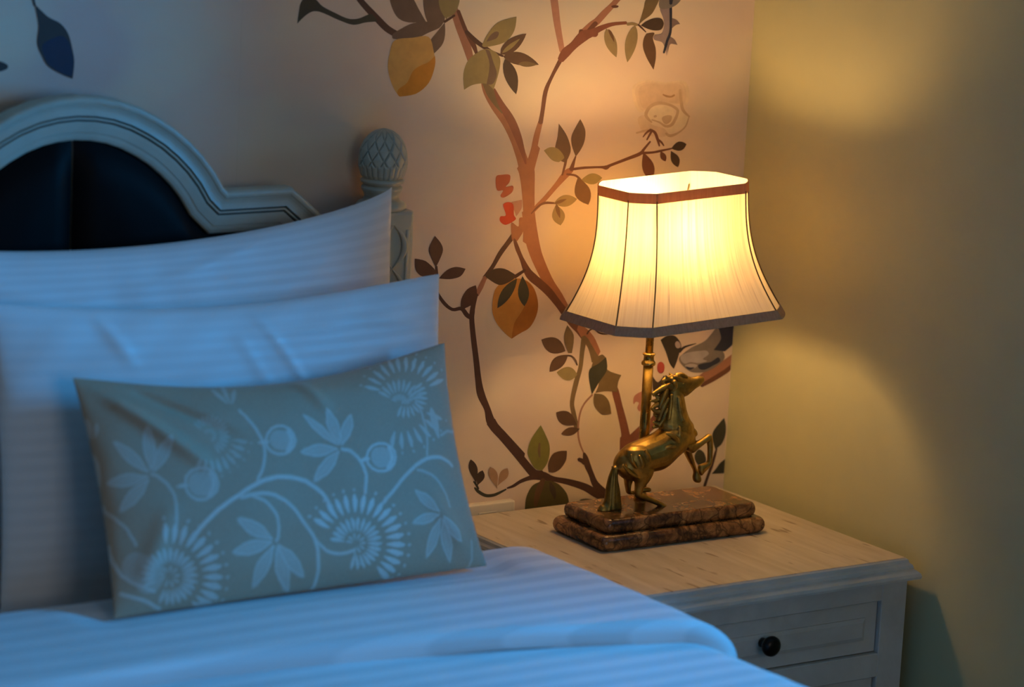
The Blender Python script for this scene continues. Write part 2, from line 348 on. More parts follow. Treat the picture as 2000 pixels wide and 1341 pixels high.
MURAL = [('painted_branch',[('pink',[(-3953,14999),(-3967,14943),(-3987,14863),(-4008,14773),(-4023,14690),(-4030,14615),(-4032,14544),(-4030,14475),(-4024,14410),(-4014,14349),(-4000,14294),
(-3984,14243),(-3970,14192),(-3957,14139),(-3944,14087),(-3931,14031),(-3916,13970),(-3900,13903),(-3884,13831),(-3865,13753),(-3842,13668),(-3811,13567),(-3775,13453),(-3741,13349),
(-3717,13277),(-3660,13255),(-3620,13289),(-3639,13362),(-3667,13467),(-3697,13581),(-3721,13682),(-3739,13764),(-3754,13841),(-3767,13914),(-3781,13983),(-3795,14045),(-3808,14101),
(-3822,14154),(-3836,14208),(-3852,14262),(-3868,14313),(-3882,14362),(-3893,14415),(-3901,14475),(-3906,14539),(-3908,14606),(-3906,14675),(-3896,14754),(-3879,14842),(-3862,14922),
(-3851,14979),(-3895,15018)])]),('painted_branch',[('pinkb',[(-3214,13487),(-3191,13512),(-3159,13549),(-3125,13588),(-3096,13618),(-3075,13635),(-3054,13649),(-3027,13665),(-2997,13688),
(-2965,13716),(-2934,13746),(-2902,13777),(-2872,13807),(-2841,13836),(-2808,13867),(-2774,13897),(-2742,13927),(-2714,13955),(-2689,13980),(-2663,14006),(-2632,14036),(-2594,14071),
(-2551,14109),(-2504,14150),(-2455,14193),(-2400,14238),(-2338,14285),(-2277,14337),(-2225,14395),(-2188,14465),(-2161,14542),(-2141,14611),(-2128,14658),(-2147,14678),(-2175,14671),
(-2193,14624),(-2217,14558),(-2248,14486),(-2285,14426),(-2333,14377),(-2393,14331),(-2457,14286),(-2516,14242),(-2568,14200),(-2618,14161),(-2664,14125),(-2706,14091),(-2740,14062),
(-2769,14036),(-2795,14013),(-2823,13988),(-2857,13962),(-2894,13935),(-2931,13907),(-2968,13879),(-3002,13849),(-3035,13818),(-3065,13790),(-3093,13768),(-3115,13753),(-3138,13742),
(-3167,13727),(-3201,13705),(-3242,13675),(-3286,13641),(-3327,13610),(-3354,13588),(-3324,13500)]),('bark',[(-3372,13604),(-3368,13605),(-3356,13608),(-3341,13611),(-3325,13611),(-3310,13603),
(-3294,13590),(-3276,13581),(-3251,13586),(-3218,13611),(-3178,13652),(-3137,13693),(-3104,13719),(-3080,13726),(-3060,13722),(-3045,13712),(-3036,13702),(-3031,13695),(-3031,13687),
(-3038,13676),(-3052,13659),(-3079,13635),(-3116,13603),(-3155,13571),(-3189,13545),(-3215,13525),(-3237,13509),(-3259,13497),(-3281,13488),(-3307,13482),(-3335,13479),(-3360,13481),
(-3377,13491),(-3383,13516),(-3380,13554),(-3375,13589)]),('bark',[(-2795,13952),(-2787,13957),(-2772,13962),(-2753,13965),(-2735,13967),(-2716,13966),(-2694,13964),(-2674,13960),(-2662,13956),
(-2656,13950),(-2657,13943),(-2662,13936),(-2672,13930),(-2689,13927),(-2712,13924),(-2737,13923),(-2756,13924),(-2771,13929),(-2784,13937),(-2793,13945)])]),('painted_branch',[('barkl',[(-4083,11520),
(-4077,11562),(-4068,11623),(-4058,11692),(-4048,11759),(-4037,11822),(-4025,11887),(-4014,11951),(-4002,12011),(-3989,12074),(-3975,12139),(-3962,12196),(-3952,12236),(-3985,12269),
(-4031,12258),(-4046,12220),(-4067,12164),(-4090,12101),(-4109,12037),(-4124,11974),(-4136,11909),(-4147,11845),(-4160,11783),(-4177,11719),(-4197,11654),(-4215,11595),(-4228,11555),
(-4165,11496)]),('bark',[(-3960,12191),(-3957,12219),(-3952,12260),(-3945,12310),(-3938,12368),(-3930,12437),(-3922,12516),(-3912,12596),(-3899,12666),(-3882,12725),(-3862,12778),(-3838,12830),
(-3810,12885),(-3774,12949),(-3731,13017),(-3691,13078),(-3663,13121),(-3688,13158),(-3736,13154),(-3760,13110),(-3795,13046),(-3833,12975),(-3867,12909),(-3897,12855),(-3928,12803),
(-3955,12748),(-3978,12685),(-3992,12610),(-4001,12528),(-4007,12448),(-4014,12380),(-4023,12324),(-4032,12275),(-4040,12235),(-4045,12207),(-4007,12174)]),('bark2',[(-3641,13119),(-3620,13137),
(-3591,13162),(-3559,13189),(-3531,13212),(-3507,13235),(-3481,13261),(-3449,13289),(-3410,13320),(-3362,13354),(-3308,13388),(-3257,13418),(-3220,13439),(-3200,13451),(-3182,13462),
(-3150,13475),(-3109,13493),(-3068,13514),(-3031,13535),(-2993,13556),(-2952,13575),(-2907,13594),(-2859,13613),(-2808,13630),(-2754,13644),(-2687,13654),(-2610,13660),(-2538,13664),
(-2488,13667),(-2472,13692),(-2496,13715),(-2546,13713),(-2619,13711),(-2699,13708),(-2773,13702),(-2835,13693),(-2894,13681),(-2949,13668),(-3001,13655),(-3051,13640),(-3096,13625),
(-3137,13612),(-3173,13603),(-3203,13601),(-3239,13603),(-3288,13598),(-3344,13577),(-3394,13539),(-3439,13494),(-3480,13448),(-3518,13411),(-3556,13385),(-3595,13363),(-3634,13340),
(-3670,13311),(-3698,13274),(-3720,13234),(-3734,13199),(-3745,13175),(-3714,13119)]),('bark2',[(-3095,13582),(-3078,13584),(-3059,13579),(-3040,13570),(-3026,13561),(-3018,13552),(-3013,13542),
(-3012,13531),(-3014,13522),(-3019,13511),(-3027,13501),(-3038,13492),(-3052,13487),(-3073,13486),(-3100,13487),(-3124,13492),(-3138,13501),(-3137,13519),(-3126,13544),(-3110,13567)])]),
('painted_branch',[('barkl',[(-4263,10837),(-4254,10796),(-4242,10738),(-4229,10673),(-4215,10611),(-4204,10554),(-4194,10496),(-4181,10437),(-4165,10378),(-4145,10322),(-4123,10267),
(-4098,10212),(-4069,10153),(-4036,10091),(-3999,10027),(-3961,9963),(-3923,9902),(-3885,9841),(-3847,9781),(-3806,9720),(-3761,9660),(-3712,9604),(-3662,9553),(-3614,9506),(-3568,9455),
(-3516,9390),(-3461,9314),(-3410,9244),(-3375,9195),(-3283,9180),(-3246,9245),(-3279,9295),(-3325,9368),(-3378,9448),(-3428,9521),(-3476,9582),(-3521,9636),(-3562,9685),(-3599,9735),
(-3635,9788),(-3669,9844),(-3703,9902),(-3737,9962),(-3770,10023),(-3802,10085),(-3832,10145),(-3857,10202),(-3876,10255),(-3892,10305),(-3907,10354),(-3921,10405),(-3936,10458),(-3950,10512),
(-3965,10568),(-3978,10624),(-3992,10685),(-4006,10750),(-4017,10808),(-4026,10848),(-4159,10912)]),('barkl',[(-4394,11518),(-4384,11501),(-4373,11484),(-4363,11466),(-4350,11438),(-4336,11390),
(-4319,11327),(-4302,11253),(-4286,11172),(-4271,11084),(-4256,10986),(-4243,10885),(-4233,10785),(-4225,10676),(-4220,10559),(-4217,10455),(-4215,10382),(-4089,10305),(-3974,10370),
(-3982,10443),(-3995,10549),(-4008,10667),(-4019,10777),(-4028,10879),(-4035,10982),(-4042,11080),(-4047,11170),(-4051,11252),(-4053,11328),(-4057,11398),(-4064,11461),(-4077,11517),
(-4096,11562),(-4112,11590),(-4120,11606),(-4304,11645)]),('barkl',[(-4604,12162),(-4589,12117),(-4567,12052),(-4541,11978),(-4515,11907),(-4488,11841),(-4458,11774),(-4430,11710),(-4407,11653),
(-4389,11602),(-4374,11554),(-4362,11513),(-4354,11484),(-4217,11440),(-4134,11528),(-4148,11556),(-4169,11595),(-4194,11643),(-4221,11696),(-4249,11753),(-4280,11817),(-4312,11882),
(-4341,11945),(-4371,12012),(-4401,12083),(-4428,12147),(-4447,12191),(-4543,12223)]),('barkl',[(-4143,11850),(-4153,11814),(-4168,11763),(-4184,11709),(-4200,11663),(-4217,11625),(-4236,11589),
(-4254,11558),(-4266,11536),(-4192,11449),(-4075,11469),(-4069,11493),(-4061,11528),(-4050,11570),(-4039,11614),(-4025,11664),(-4010,11721),(-3996,11772),(-3987,11808),(-4053,11873)])]),
('painted_branch',[('pinkb',[(-6231,15200),(-6217,15144),(-6196,15063),(-6171,14971),(-6141,14881),(-6106,14795),(-6067,14707),(-6026,14619),(-5986,14533),(-5946,14444),(-5905,14354),
(-5866,14267),(-5831,14186),(-5802,14113),(-5776,14045),(-5752,13981),(-5728,13918),(-5705,13860),(-5684,13807),(-5662,13754),(-5638,13698),(-5610,13639),(-5580,13580),(-5550,13519),
(-5520,13457),(-5485,13385),(-5447,13305),(-5412,13232),(-5387,13180),(-5320,13159),(-5277,13203),(-5293,13256),(-5315,13333),(-5342,13417),(-5369,13495),(-5399,13562),(-5430,13625),
(-5461,13684),(-5490,13740),(-5517,13794),(-5543,13844),(-5569,13895),(-5596,13951),(-5623,14011),(-5650,14074),(-5679,14143),(-5712,14217),(-5751,14299),(-5793,14386),(-5837,14475),
(-5880,14563),(-5924,14650),(-5968,14736),(-6009,14821),(-6045,14902),(-6077,14988),(-6106,15078),(-6129,15157),(-6146,15213),(-6196,15232)]),('bark',[(-5627,13925),(-5608,13885),(-5581,13827),
(-5550,13763),(-5522,13708),(-5498,13662),(-5474,13620),(-5451,13580),(-5428,13541),(-5404,13504),(-5380,13468),(-5358,13435),(-5337,13404),(-5315,13370),(-5291,13334),(-5270,13300),
(-5255,13277),(-5225,13269),(-5207,13289),(-5214,13315),(-5225,13351),(-5239,13393),(-5257,13434),(-5281,13470),(-5308,13503),(-5335,13535),(-5361,13569),(-5385,13606),(-5409,13643),
(-5433,13684),(-5458,13728),(-5487,13783),(-5519,13845),(-5548,13902),(-5569,13942),(-5607,13951)]),('barkl',[(-5126,12844),(-5119,12818),(-5109,12779),(-5092,12730),(-5068,12677),(-5037,12624),
(-5002,12569),(-4962,12513),(-4917,12453),(-4863,12389),(-4805,12324),(-4748,12258),(-4696,12193),(-4650,12127),(-4606,12059),(-4564,11988),(-4523,11914),(-4479,11829),(-4433,11735),
(-4393,11648),(-4364,11587),(-4263,11555),(-4202,11621),(-4224,11683),(-4257,11773),(-4295,11873),(-4335,11966),(-4375,12047),(-4418,12124),(-4463,12200),(-4513,12275),(-4568,12350),
(-4626,12422),(-4681,12488),(-4729,12548),(-4772,12603),(-4813,12655),(-4847,12701),(-4875,12742),(-4897,12779),(-4914,12816),(-4928,12850),(-4939,12876),(-5052,12916)]),('bark2',[(-4950,12716),
(-4926,12680),(-4892,12628),(-4852,12566),(-4808,12502),(-4759,12435),(-4706,12363),(-4653,12290),(-4605,12219),(-4561,12149),(-4520,12077),(-4478,12002),(-4435,11924),(-4386,11834),
(-4333,11734),(-4285,11643),(-4251,11580),(-4232,11573),(-4220,11586),(-4236,11652),(-4259,11748),(-4286,11855),(-4317,11952),(-4350,12036),(-4386,12116),(-4427,12194),(-4474,12272),
(-4531,12348),(-4594,12421),(-4657,12488),(-4710,12549),(-4758,12609),(-4803,12667),(-4840,12717),(-4867,12752),(-4926,12760)]),('olive2',[(-5099,12828),(-5084,12799),(-5064,12757),(-5038,12709),
(-5010,12662),(-4978,12620),(-4943,12578),(-4907,12539),(-4870,12501),(-4830,12462),(-4788,12425),(-4751,12393),(-4725,12370),(-4713,12370),(-4710,12379),(-4729,12406),(-4756,12444),
(-4785,12487),(-4810,12529),(-4830,12571),(-4848,12615),(-4864,12659),(-4878,12700),(-4892,12744),(-4905,12790),(-4917,12833),(-4926,12863),(-5032,12897)])]),('painted_branch',[('darkb',[(-7971,14762),
(-7919,14703),(-7845,14617),(-7764,14524),(-7691,14444),(-7630,14381),(-7574,14327),(-7521,14277),(-7472,14229),(-7429,14182),(-7389,14137),(-7347,14090),(-7300,14040),(-7243,13986),
(-7181,13928),(-7119,13872),(-7061,13821),(-7010,13776),(-6961,13732),(-6913,13692),(-6861,13654),(-6803,13621),(-6745,13593),(-6694,13571),(-6660,13555),(-6600,13580),(-6611,13638),
(-6646,13655),(-6694,13677),(-6745,13704),(-6793,13732),(-6835,13764),(-6880,13801),(-6927,13843),(-6980,13888),(-7039,13938),(-7103,13992),(-7166,14046),(-7223,14097),(-7271,14142),
(-7313,14186),(-7356,14230),(-7404,14278),(-7457,14327),(-7512,14375),(-7570,14426),(-7631,14485),(-7706,14562),(-7792,14651),(-7870,14735),(-7924,14792),(-7960,14792)])]),('painted_branch',[('darkb',[(-5461,13603),
(-5432,13577),(-5391,13539),(-5343,13497),(-5295,13460),(-5247,13428),(-5197,13399),(-5149,13372),(-5103,13349),(-5061,13330),(-5023,13314),(-4984,13300),(-4944,13286),(-4895,13268),
(-4841,13250),(-4793,13234),(-4759,13223),(-4740,13234),(-4747,13253),(-4780,13265),(-4828,13282),(-4880,13301),(-4927,13319),(-4964,13337),(-4997,13356),(-5030,13376),(-5067,13398),
(-5109,13424),(-5154,13452),(-5199,13481),(-5243,13511),(-5289,13545),(-5338,13583),(-5382,13618),(-5413,13643),(-5455,13638)])]),('painted_branch',[('barkl',[(-4077,10782),(-4055,10802),
(-4023,10829),(-3987,10860),(-3953,10889),(-3921,10914),(-3886,10940),(-3849,10969),(-3808,11004),(-3762,11046),(-3714,11093),(-3664,11141),(-3614,11188),(-3560,11235),(-3504,11283),
(-3452,11326),(-3412,11359),(-3387,11381),(-3371,11397),(-3356,11411),(-3344,11421),(-3340,11462),(-3385,11483),(-3403,11481),(-3431,11479),(-3470,11468),(-3512,11443),(-3554,11402),
(-3599,11350),(-3644,11294),(-3690,11242),(-3736,11193),(-3785,11144),(-3832,11097),(-3875,11056),(-3913,11023),(-3949,10994),(-3983,10967),(-4016,10936),(-4046,10900),(-4073,10862),
(-4095,10828),(-4110,10804),(-4101,10784)]),('bark',[(-3528,11372),(-3519,11401),(-3505,11442),(-3491,11486),(-3481,11522),(-3474,11550),(-3470,11574),(-3467,11593),(-3466,11606),(-3491,11626),
(-3519,11615),(-3520,11601),(-3521,11583),(-3523,11560),(-3527,11533),(-3535,11497),(-3545,11453),(-3554,11410),(-3561,11381),(-3547,11368)]),('bark',[(-3338,11440),(-3335,11461),(-3330,11491),
(-3324,11524),(-3318,11554),(-3313,11583),(-3306,11611),(-3301,11636),(-3297,11654),(-3308,11666),(-3323,11662),(-3332,11646),(-3344,11623),(-3357,11597),(-3371,11571),(-3385,11543),
(-3400,11512),(-3414,11485),(-3424,11466),(-3389,11429)]),('bark',[(-3358,11438),(-3321,11441),(-3269,11445),(-3208,11449),(-3143,11452),(-3067,11453),(-2980,11453),(-2896,11452),(-2829,11449),
(-2788,11443),(-2763,11433),(-2740,11425),(-2710,11422),(-2683,11430),(-2669,11442),(-2657,11453),(-2624,11468),(-2562,11486),(-2479,11508),(-2390,11531),(-2311,11552),(-2241,11569),
(-2173,11585),(-2112,11602),(-2062,11619),(-2029,11640),(-2012,11661),(-2004,11679),(-1991,11699),(-1965,11728),(-1933,11763),(-1903,11796),(-1882,11818),(-1889,11835),(-1910,11838),
(-1933,11816),(-1966,11786),(-2002,11753),(-2032,11725),(-2052,11705),(-2065,11690),(-2076,11682),(-2100,11670),(-2144,11654),(-2201,11637),(-2266,11618),(-2335,11598),(-2414,11575),
(-2501,11550),(-2584,11527),(-2648,11509),(-2688,11498),(-2712,11491),(-2721,11491),(-2729,11490),(-2741,11488),(-2757,11486),(-2787,11485),(-2831,11485),(-2899,11487),(-2984,11489),
(-3072,11491),(-3150,11492),(-3217,11489),(-3279,11485),(-3331,11481),(-3368,11478),(-3379,11456)]),('bark',[(-2054,11631),(-2013,11632),(-1952,11633),(-1887,11634),(-1830,11636),(-1788,11639),
(-1752,11643),(-1719,11648),(-1679,11654),(-1627,11662),(-1566,11672),(-1510,11681),(-1471,11688),(-1465,11701),(-1479,11712),(-1519,11708),(-1576,11702),(-1638,11696),(-1691,11690),
(-1731,11685),(-1765,11680),(-1798,11675),(-1837,11672),(-1892,11672),(-1957,11673),(-2018,11675),(-2060,11676),(-2076,11654)])]),('painted_branch',[('bark',[(-4080,10801),(-4058,10820),
(-4026,10848),(-3990,10877),(-3956,10900),(-3926,10916),(-3897,10927),(-3866,10936),(-3832,10941),(-3785,10942),(-3728,10938),(-3673,10934),(-3635,10930),(-3623,10943),(-3634,10958),
(-3672,10964),(-3727,10972),(-3788,10979),(-3842,10980),(-3883,10972),(-3918,10959),(-3949,10943),(-3979,10923),(-4012,10896),(-4046,10864),(-4075,10833),(-4096,10813),(-4092,10803)])]),
('painted_branch',[('bark',[(-3462,11370),(-3430,11366),(-3384,11360),(-3336,11352),(-3297,11342),(-3268,11326),(-3240,11303),(-3215,11281),(-3197,11266),(-3173,11267),(-3169,11287),
(-3187,11303),(-3212,11326),(-3245,11351),(-3283,11372),(-3329,11385),(-3381,11393),(-3428,11399),(-3460,11403),(-3475,11389)])]),('painted_branch',[('bark',[(-4401,10435),(-4394,10410),
(-4385,10373),(-4373,10331),(-4357,10288),(-4337,10246),(-4312,10204),(-4287,10159),(-4262,10113),(-4239,10060),(-4216,10003),(-4192,9946),(-4167,9896),(-4141,9856),(-4116,9823),(-4090,9796),
(-4063,9771),(-4033,9745),(-4001,9723),(-3970,9702),(-3934,9677),(-3890,9645),(-3842,9610),(-3793,9572),(-3744,9531),(-3693,9485),(-3638,9432),(-3582,9375),(-3523,9314),(-3463,9245),
(-3399,9170),(-3337,9095),(-3277,9029),(-3223,8977),(-3175,8935),(-3135,8902),(-3104,8873),(-3072,8839),(-3038,8802),(-3008,8766),(-2986,8740),(-2893,8724),(-2857,8790),(-2872,8818),
(-2895,8860),(-2926,8909),(-2965,8959),(-3011,9002),(-3058,9037),(-3104,9072),(-3154,9114),(-3214,9170),(-3284,9238),(-3355,9309),(-3420,9376),(-3477,9438),(-3530,9499),(-3582,9557),
(-3635,9612),(-3690,9660),(-3743,9703),(-3792,9740),(-3835,9773),(-3871,9801),(-3902,9824),(-3927,9844),(-3951,9863),(-3977,9883),(-3999,9901),(-4022,9920),(-4048,9946),(-4081,9985),
(-4119,10034),(-4157,10086),(-4191,10135),(-4218,10181),(-4242,10225),(-4263,10267),(-4283,10306),(-4304,10345),(-4325,10384),(-4344,10419),(-4356,10443),(-4384,10452)])]),('painted_branch',[('barkl',[(-3106,8928),
(-3078,8890),(-3040,8835),(-2997,8774),(-2956,8719),(-2909,8661),(-2854,8596),(-2802,8535),(-2766,8493),(-2668,8476),(-2629,8545),(-2654,8591),(-2690,8659),(-2734,8735),(-2783,8803),
(-2841,8863),(-2905,8917),(-2963,8961),(-3003,8992),(-3087,8994)]),('olive2',[(-2954,8753),(-2935,8720),(-2907,8673),(-2877,8620),(-2852,8570),(-2832,8520),(-2813,8466),(-2797,8418),
(-2786,8384),(-2681,8356),(-2628,8425),(-2652,8456),(-2686,8500),(-2724,8550),(-2760,8599),(-2795,8648),(-2833,8699),(-2865,8745),(-2888,8777),(-2935,8785)])]),('painted_branch',[('olive2',[(-3013,8807),
(-3016,8767),(-3020,8709),(-3024,8643),(-3029,8578),(-3031,8514),(-3032,8448),(-3035,8383),(-3042,8323),(-3056,8270),(-3075,8220),(-3095,8166),(-3113,8103),(-3130,8028),(-3146,7945),
(-3160,7861),(-3166,7785),(-3162,7722),(-3150,7669),(-3135,7621),(-3120,7569),(-3101,7504),(-3079,7430),(-3059,7363),(-3044,7316),(-2988,7292),(-2951,7325),(-2966,7372),(-2988,7438),
(-3012,7511),(-3033,7577),(-3050,7629),(-3067,7675),(-3079,7719),(-3082,7772),(-3074,7841),(-3057,7921),(-3036,8002),(-3018,8075),(-3003,8136),(-2987,8190),(-2972,8244),(-2960,8303),
(-2952,8368),(-2948,8435),(-2944,8500),(-2939,8562),(-2930,8624),(-2920,8689),(-2910,8745),(-2903,8785),(-2954,8827)])]),('painted_branch',[('thin',[(-2753,7872),(-2781,7849),(-2822,7816),
(-2865,7778),(-2901,7738),(-2927,7700),(-2949,7661),(-2965,7617),(-2979,7568),(-2989,7507),(-2995,7439),(-2998,7370),(-2996,7306),(-2990,7250),(-2980,7197),(-2966,7146),(-2947,7095),
(-2921,7039),(-2889,6982),(-2858,6931),(-2837,6896),(-2820,6891),(-2812,6903),(-2832,6939),(-2861,6990),(-2891,7046),(-2914,7100),(-2932,7149),(-2945,7198),(-2956,7249),(-2962,7303),
(-2963,7365),(-2961,7433),(-2954,7500),(-2945,7558),(-2932,7606),(-2916,7647),(-2896,7684),(-2872,7720),(-2837,7757),(-2795,7794),(-2755,7827),(-2727,7849),(-2732,7867)])]),('painted_branch',[('bark2',[(-2365,7901),
(-2355,7941),(-2327,7964),(-2293,7967),(-2260,7947),(-2231,7893),(-2200,7811),(-2169,7720),(-2140,7638),(-2113,7570),(-2088,7506),(-2063,7445),(-2040,7384),(-2014,7312),(-1987,7233),
(-1966,7170),(-1957,7144),(-1936,7160),(-1886,7196),(-1824,7241),(-1768,7277),(-1718,7303),(-1667,7325),(-1618,7347),(-1575,7369),(-1540,7401),(-1510,7439),(-1485,7467),(-1466,7469),
(-1446,7437),(-1427,7379),(-1421,7311),(-1440,7247),(-1496,7188),(-1580,7127),(-1671,7068),(-1749,7015),(-1808,6968),(-1860,6924),(-1908,6887),(-1953,6856),(-1999,6827),(-2044,6801),
(-2084,6790),(-2114,6803),(-2134,6857),(-2144,6940),(-2149,7028),(-2151,7094),(-2147,7121),(-2136,7127),(-2127,7137),(-2131,7174),(-2151,7251),(-2182,7354),(-2217,7465),(-2250,7566),
(-2284,7661),(-2321,7755),(-2352,7839)])]),('painted_branch',[('darkb',[(-4430,10523),(-4450,10499),(-4478,10464),(-4511,10425),(-4542,10387),(-4572,10352),(-4604,10318),(-4636,10281),
(-4667,10240),(-4697,10193),(-4725,10144),(-4752,10095),(-4782,10049),(-4819,10003),(-4860,9955),(-4898,9913),(-4925,9883),(-4905,9840),(-4852,9837),(-4828,9868),(-4794,9913),(-4755,9964),
(-4719,10013),(-4686,10060),(-4654,10108),(-4623,10154),(-4592,10196),(-4562,10234),(-4532,10270),(-4501,10305),(-4471,10339),(-4437,10376),(-4401,10412),(-4370,10445),(-4347,10467),
(-4369,10517)]),('pinkb',[(-4913,9888),(-4927,9865),(-4947,9831),(-4969,9794),(-4990,9758),(-5009,9722),(-5028,9683),(-5045,9647),(-5057,9622),(-5033,9585),(-4985,9587),(-4970,9611),
(-4949,9644),(-4925,9682),(-4904,9719),(-4887,9757),(-4870,9797),(-4856,9833),(-4846,9858),(-4870,9892)]),('darkb',[(-5038,9627),(-5052,9599),(-5074,9560),(-5096,9514),(-5114,9467),(-5125,9423),
(-5133,9377),(-5137,9326),(-5136,9266),(-5130,9196),(-5120,9118),(-5106,9036),(-5092,8952),(-5076,8862),(-5057,8767),(-5038,8672),(-5021,8583),(-5007,8499),(-4995,8418),(-4983,8341),
(-4970,8269),(-4960,8205),(-4951,8146),(-4938,8088),(-4917,8027),(-4884,7964),(-4844,7903),(-4805,7846),(-4775,7791),(-4758,7737),(-4749,7679),(-4732,7612),(-4695,7537),(-4635,7464),
(-4565,7395),(-4491,7328),(-4418,7259),(-4335,7176),(-4242,7084),(-4158,7000),(-4099,6941),(-3989,6942),(-3969,7032),(-4029,7090),(-4115,7173),(-4209,7264),(-4295,7347),(-4370,7419),
(-4442,7486),(-4503,7547),(-4550,7600),(-4583,7647),(-4610,7696),(-4635,7753),(-4664,7816),(-4696,7879),(-4728,7941),(-4757,7999),(-4780,8054),(-4801,8104),(-4819,8155),(-4836,8210),
(-4853,8272),(-4869,8343),(-4885,8419),(-4900,8500),(-4917,8585),(-4936,8675),(-4956,8770),(-4976,8865),(-4994,8954),(-5010,9038),(-5025,9119),(-5037,9194),(-5044,9259),(-5045,9314),
(-5042,9360),(-5036,9402),(-5030,9444),(-5022,9490),(-5011,9538),(-5001,9580),(-4993,9610),(-5011,9631)]),('darkb',[(-4717,7560),(-4702,7545),(-4680,7524),(-4652,7496),(-4620,7463),(-4583,7425),
(-4541,7381),(-4494,7333),(-4442,7279),(-4383,7218),(-4318,7151),(-4251,7082),(-4188,7016),(-4125,6950),(-4062,6881),(-4002,6817),(-3951,6762),(-3912,6720),(-3880,6686),(-3845,6653),
(-3800,6622),(-3744,6598),(-3691,6584),(-3649,6577),(-3624,6571),(-3557,6637),(-3619,6725),(-3646,6729),(-3680,6733),(-3710,6738),(-3731,6744),(-3747,6753),(-3768,6769),(-3798,6796),
(-3838,6835),(-3889,6888),(-3948,6951),(-4011,7020),(-4075,7088),(-4141,7155),(-4209,7224),(-4275,7290),(-4333,7349),(-4382,7403),(-4425,7452),(-4463,7497),(-4495,7536),(-4521,7569),
(-4541,7598),(-4556,7622),(-4568,7639),(-4683,7649)])]),('painted_branch',[('darkb',[(-4270,6497),(-4249,6498),(-4219,6499),(-4183,6503),(-4147,6510),(-4112,6522),(-4079,6538),(-4045,6554),
(-4007,6566),(-3962,6576),(-3912,6586),(-3861,6592),(-3809,6594),(-3758,6591),(-3708,6584),(-3663,6574),(-3623,6566),(-3586,6561),(-3542,6555),(-3486,6544),(-3422,6530),(-3349,6511),
(-3270,6489),(-3189,6465),(-3111,6440),(-3032,6412),(-2952,6382),(-2875,6350),(-2808,6320),(-2756,6293),(-2711,6265),(-2662,6232),(-2601,6196),(-2523,6154),(-2435,6108),(-2353,6067),
(-2297,6038),(-2210,6070),(-2231,6157),(-2288,6184),(-2370,6224),(-2458,6268),(-2533,6305),(-2587,6335),(-2637,6365),(-2692,6396),(-2758,6427),(-2836,6457),(-2919,6485),(-3005,6511),
(-3089,6535),(-3173,6556),(-3257,6575),(-3335,6592),(-3404,6612),(-3458,6636),(-3506,6664),(-3558,6692),(-3619,6710),(-3681,6711),(-3737,6702),(-3788,6687),(-3838,6674),(-3889,6661),
(-3942,6648),(-3992,6634),(-4039,6619),(-4079,6601),(-4114,6583),(-4145,6566),(-4173,6552),(-4202,6542),(-4233,6533),(-4260,6526),(-4280,6520),(-4284,6507)])]),('painted_branch',[('darkb',[(-2860,6925),
(-2860,6911),(-2859,6890),(-2858,6866),(-2854,6841),(-2847,6813),(-2839,6782),(-2828,6747),(-2812,6710),(-2792,6671),(-2767,6632),(-2743,6592),(-2721,6554),(-2704,6517),(-2689,6477),
(-2670,6434),(-2643,6386),(-2608,6335),(-2569,6282),(-2527,6231),(-2483,6187),(-2433,6149),(-2380,6118),(-2334,6094),(-2302,6078),(-2229,6088),(-2228,6152),(-2252,6177),(-2284,6211),
(-2320,6249),(-2357,6285),(-2399,6321),(-2448,6359),(-2495,6398),(-2533,6433),(-2560,6466),(-2581,6500),(-2601,6538),(-2622,6577),(-2643,6618),(-2663,6659),(-2680,6698),(-2697,6733),
(-2712,6765),(-2726,6796),(-2740,6827),(-2755,6854),(-2771,6879),(-2788,6901),(-2803,6919),(-2813,6932),(-2842,6943)]),('darkb',[(-2948,6813),(-2936,6807),(-2919,6799),(-2903,6791),(-2890,6783),
(-2878,6774),(-2862,6761),(-2847,6748),(-2836,6739),(-2787,6742),(-2782,6784),(-2792,6793),(-2808,6807),(-2828,6823),(-2850,6838),(-2873,6849),(-2896,6857),(-2916,6863),(-2928,6866),
(-2962,6849)])]),('painted_branch',[('darkg',[(-4301,6505),(-4324,6498),(-4357,6488),(-4394,6478),(-4427,6469),(-4457,6462),(-4485,6455),(-4512,6449),(-4541,6447),(-4573,6446),(-4606,6447),
(-4638,6451),(-4668,6458),(-4698,6470),(-4730,6488),(-4762,6508),(-4790,6525),(-4815,6541),(-4838,6558),(-4858,6574),(-4873,6585),(-4892,6585),(-4896,6570),(-4885,6556),(-4870,6535),
(-4849,6511),(-4824,6488),(-4793,6467),(-4758,6445),(-4720,6425),(-4680,6409),(-4639,6400),(-4600,6396),(-4562,6396),(-4526,6398),(-4493,6403),(-4462,6410),(-4433,6420),(-4404,6430),
(-4372,6443),(-4338,6458),(-4307,6472),(-4287,6482),(-4286,6497)]),('darkg',[(-4918,6671),(-4909,6659),(-4895,6642),(-4881,6623),(-4869,6606),(-4859,6590),(-4849,6572),(-4840,6556),(-4833,6545),
(-4809,6539),(-4798,6555),(-4804,6567),(-4813,6583),(-4824,6602),(-4836,6620),(-4851,6639),(-4868,6657),(-4883,6673),(-4894,6685),(-4913,6686)])]),('painted_branch',[('darkb',[(-5801,10096),
(-5799,10058),(-5796,10002),(-5793,9942),(-5790,9892),(-5792,9854),(-5797,9819),(-5798,9779),(-5787,9733),(-5762,9681),(-5726,9624),(-5685,9568),(-5644,9519),(-5601,9478),(-5555,9442),
(-5507,9412),(-5457,9389),(-5404,9381),(-5356,9386),(-5319,9390),(-5298,9387),(-5283,9374),(-5264,9350),(-5241,9318),(-5214,9288),(-5183,9265),(-5152,9248),(-5127,9236),(-5110,9227),
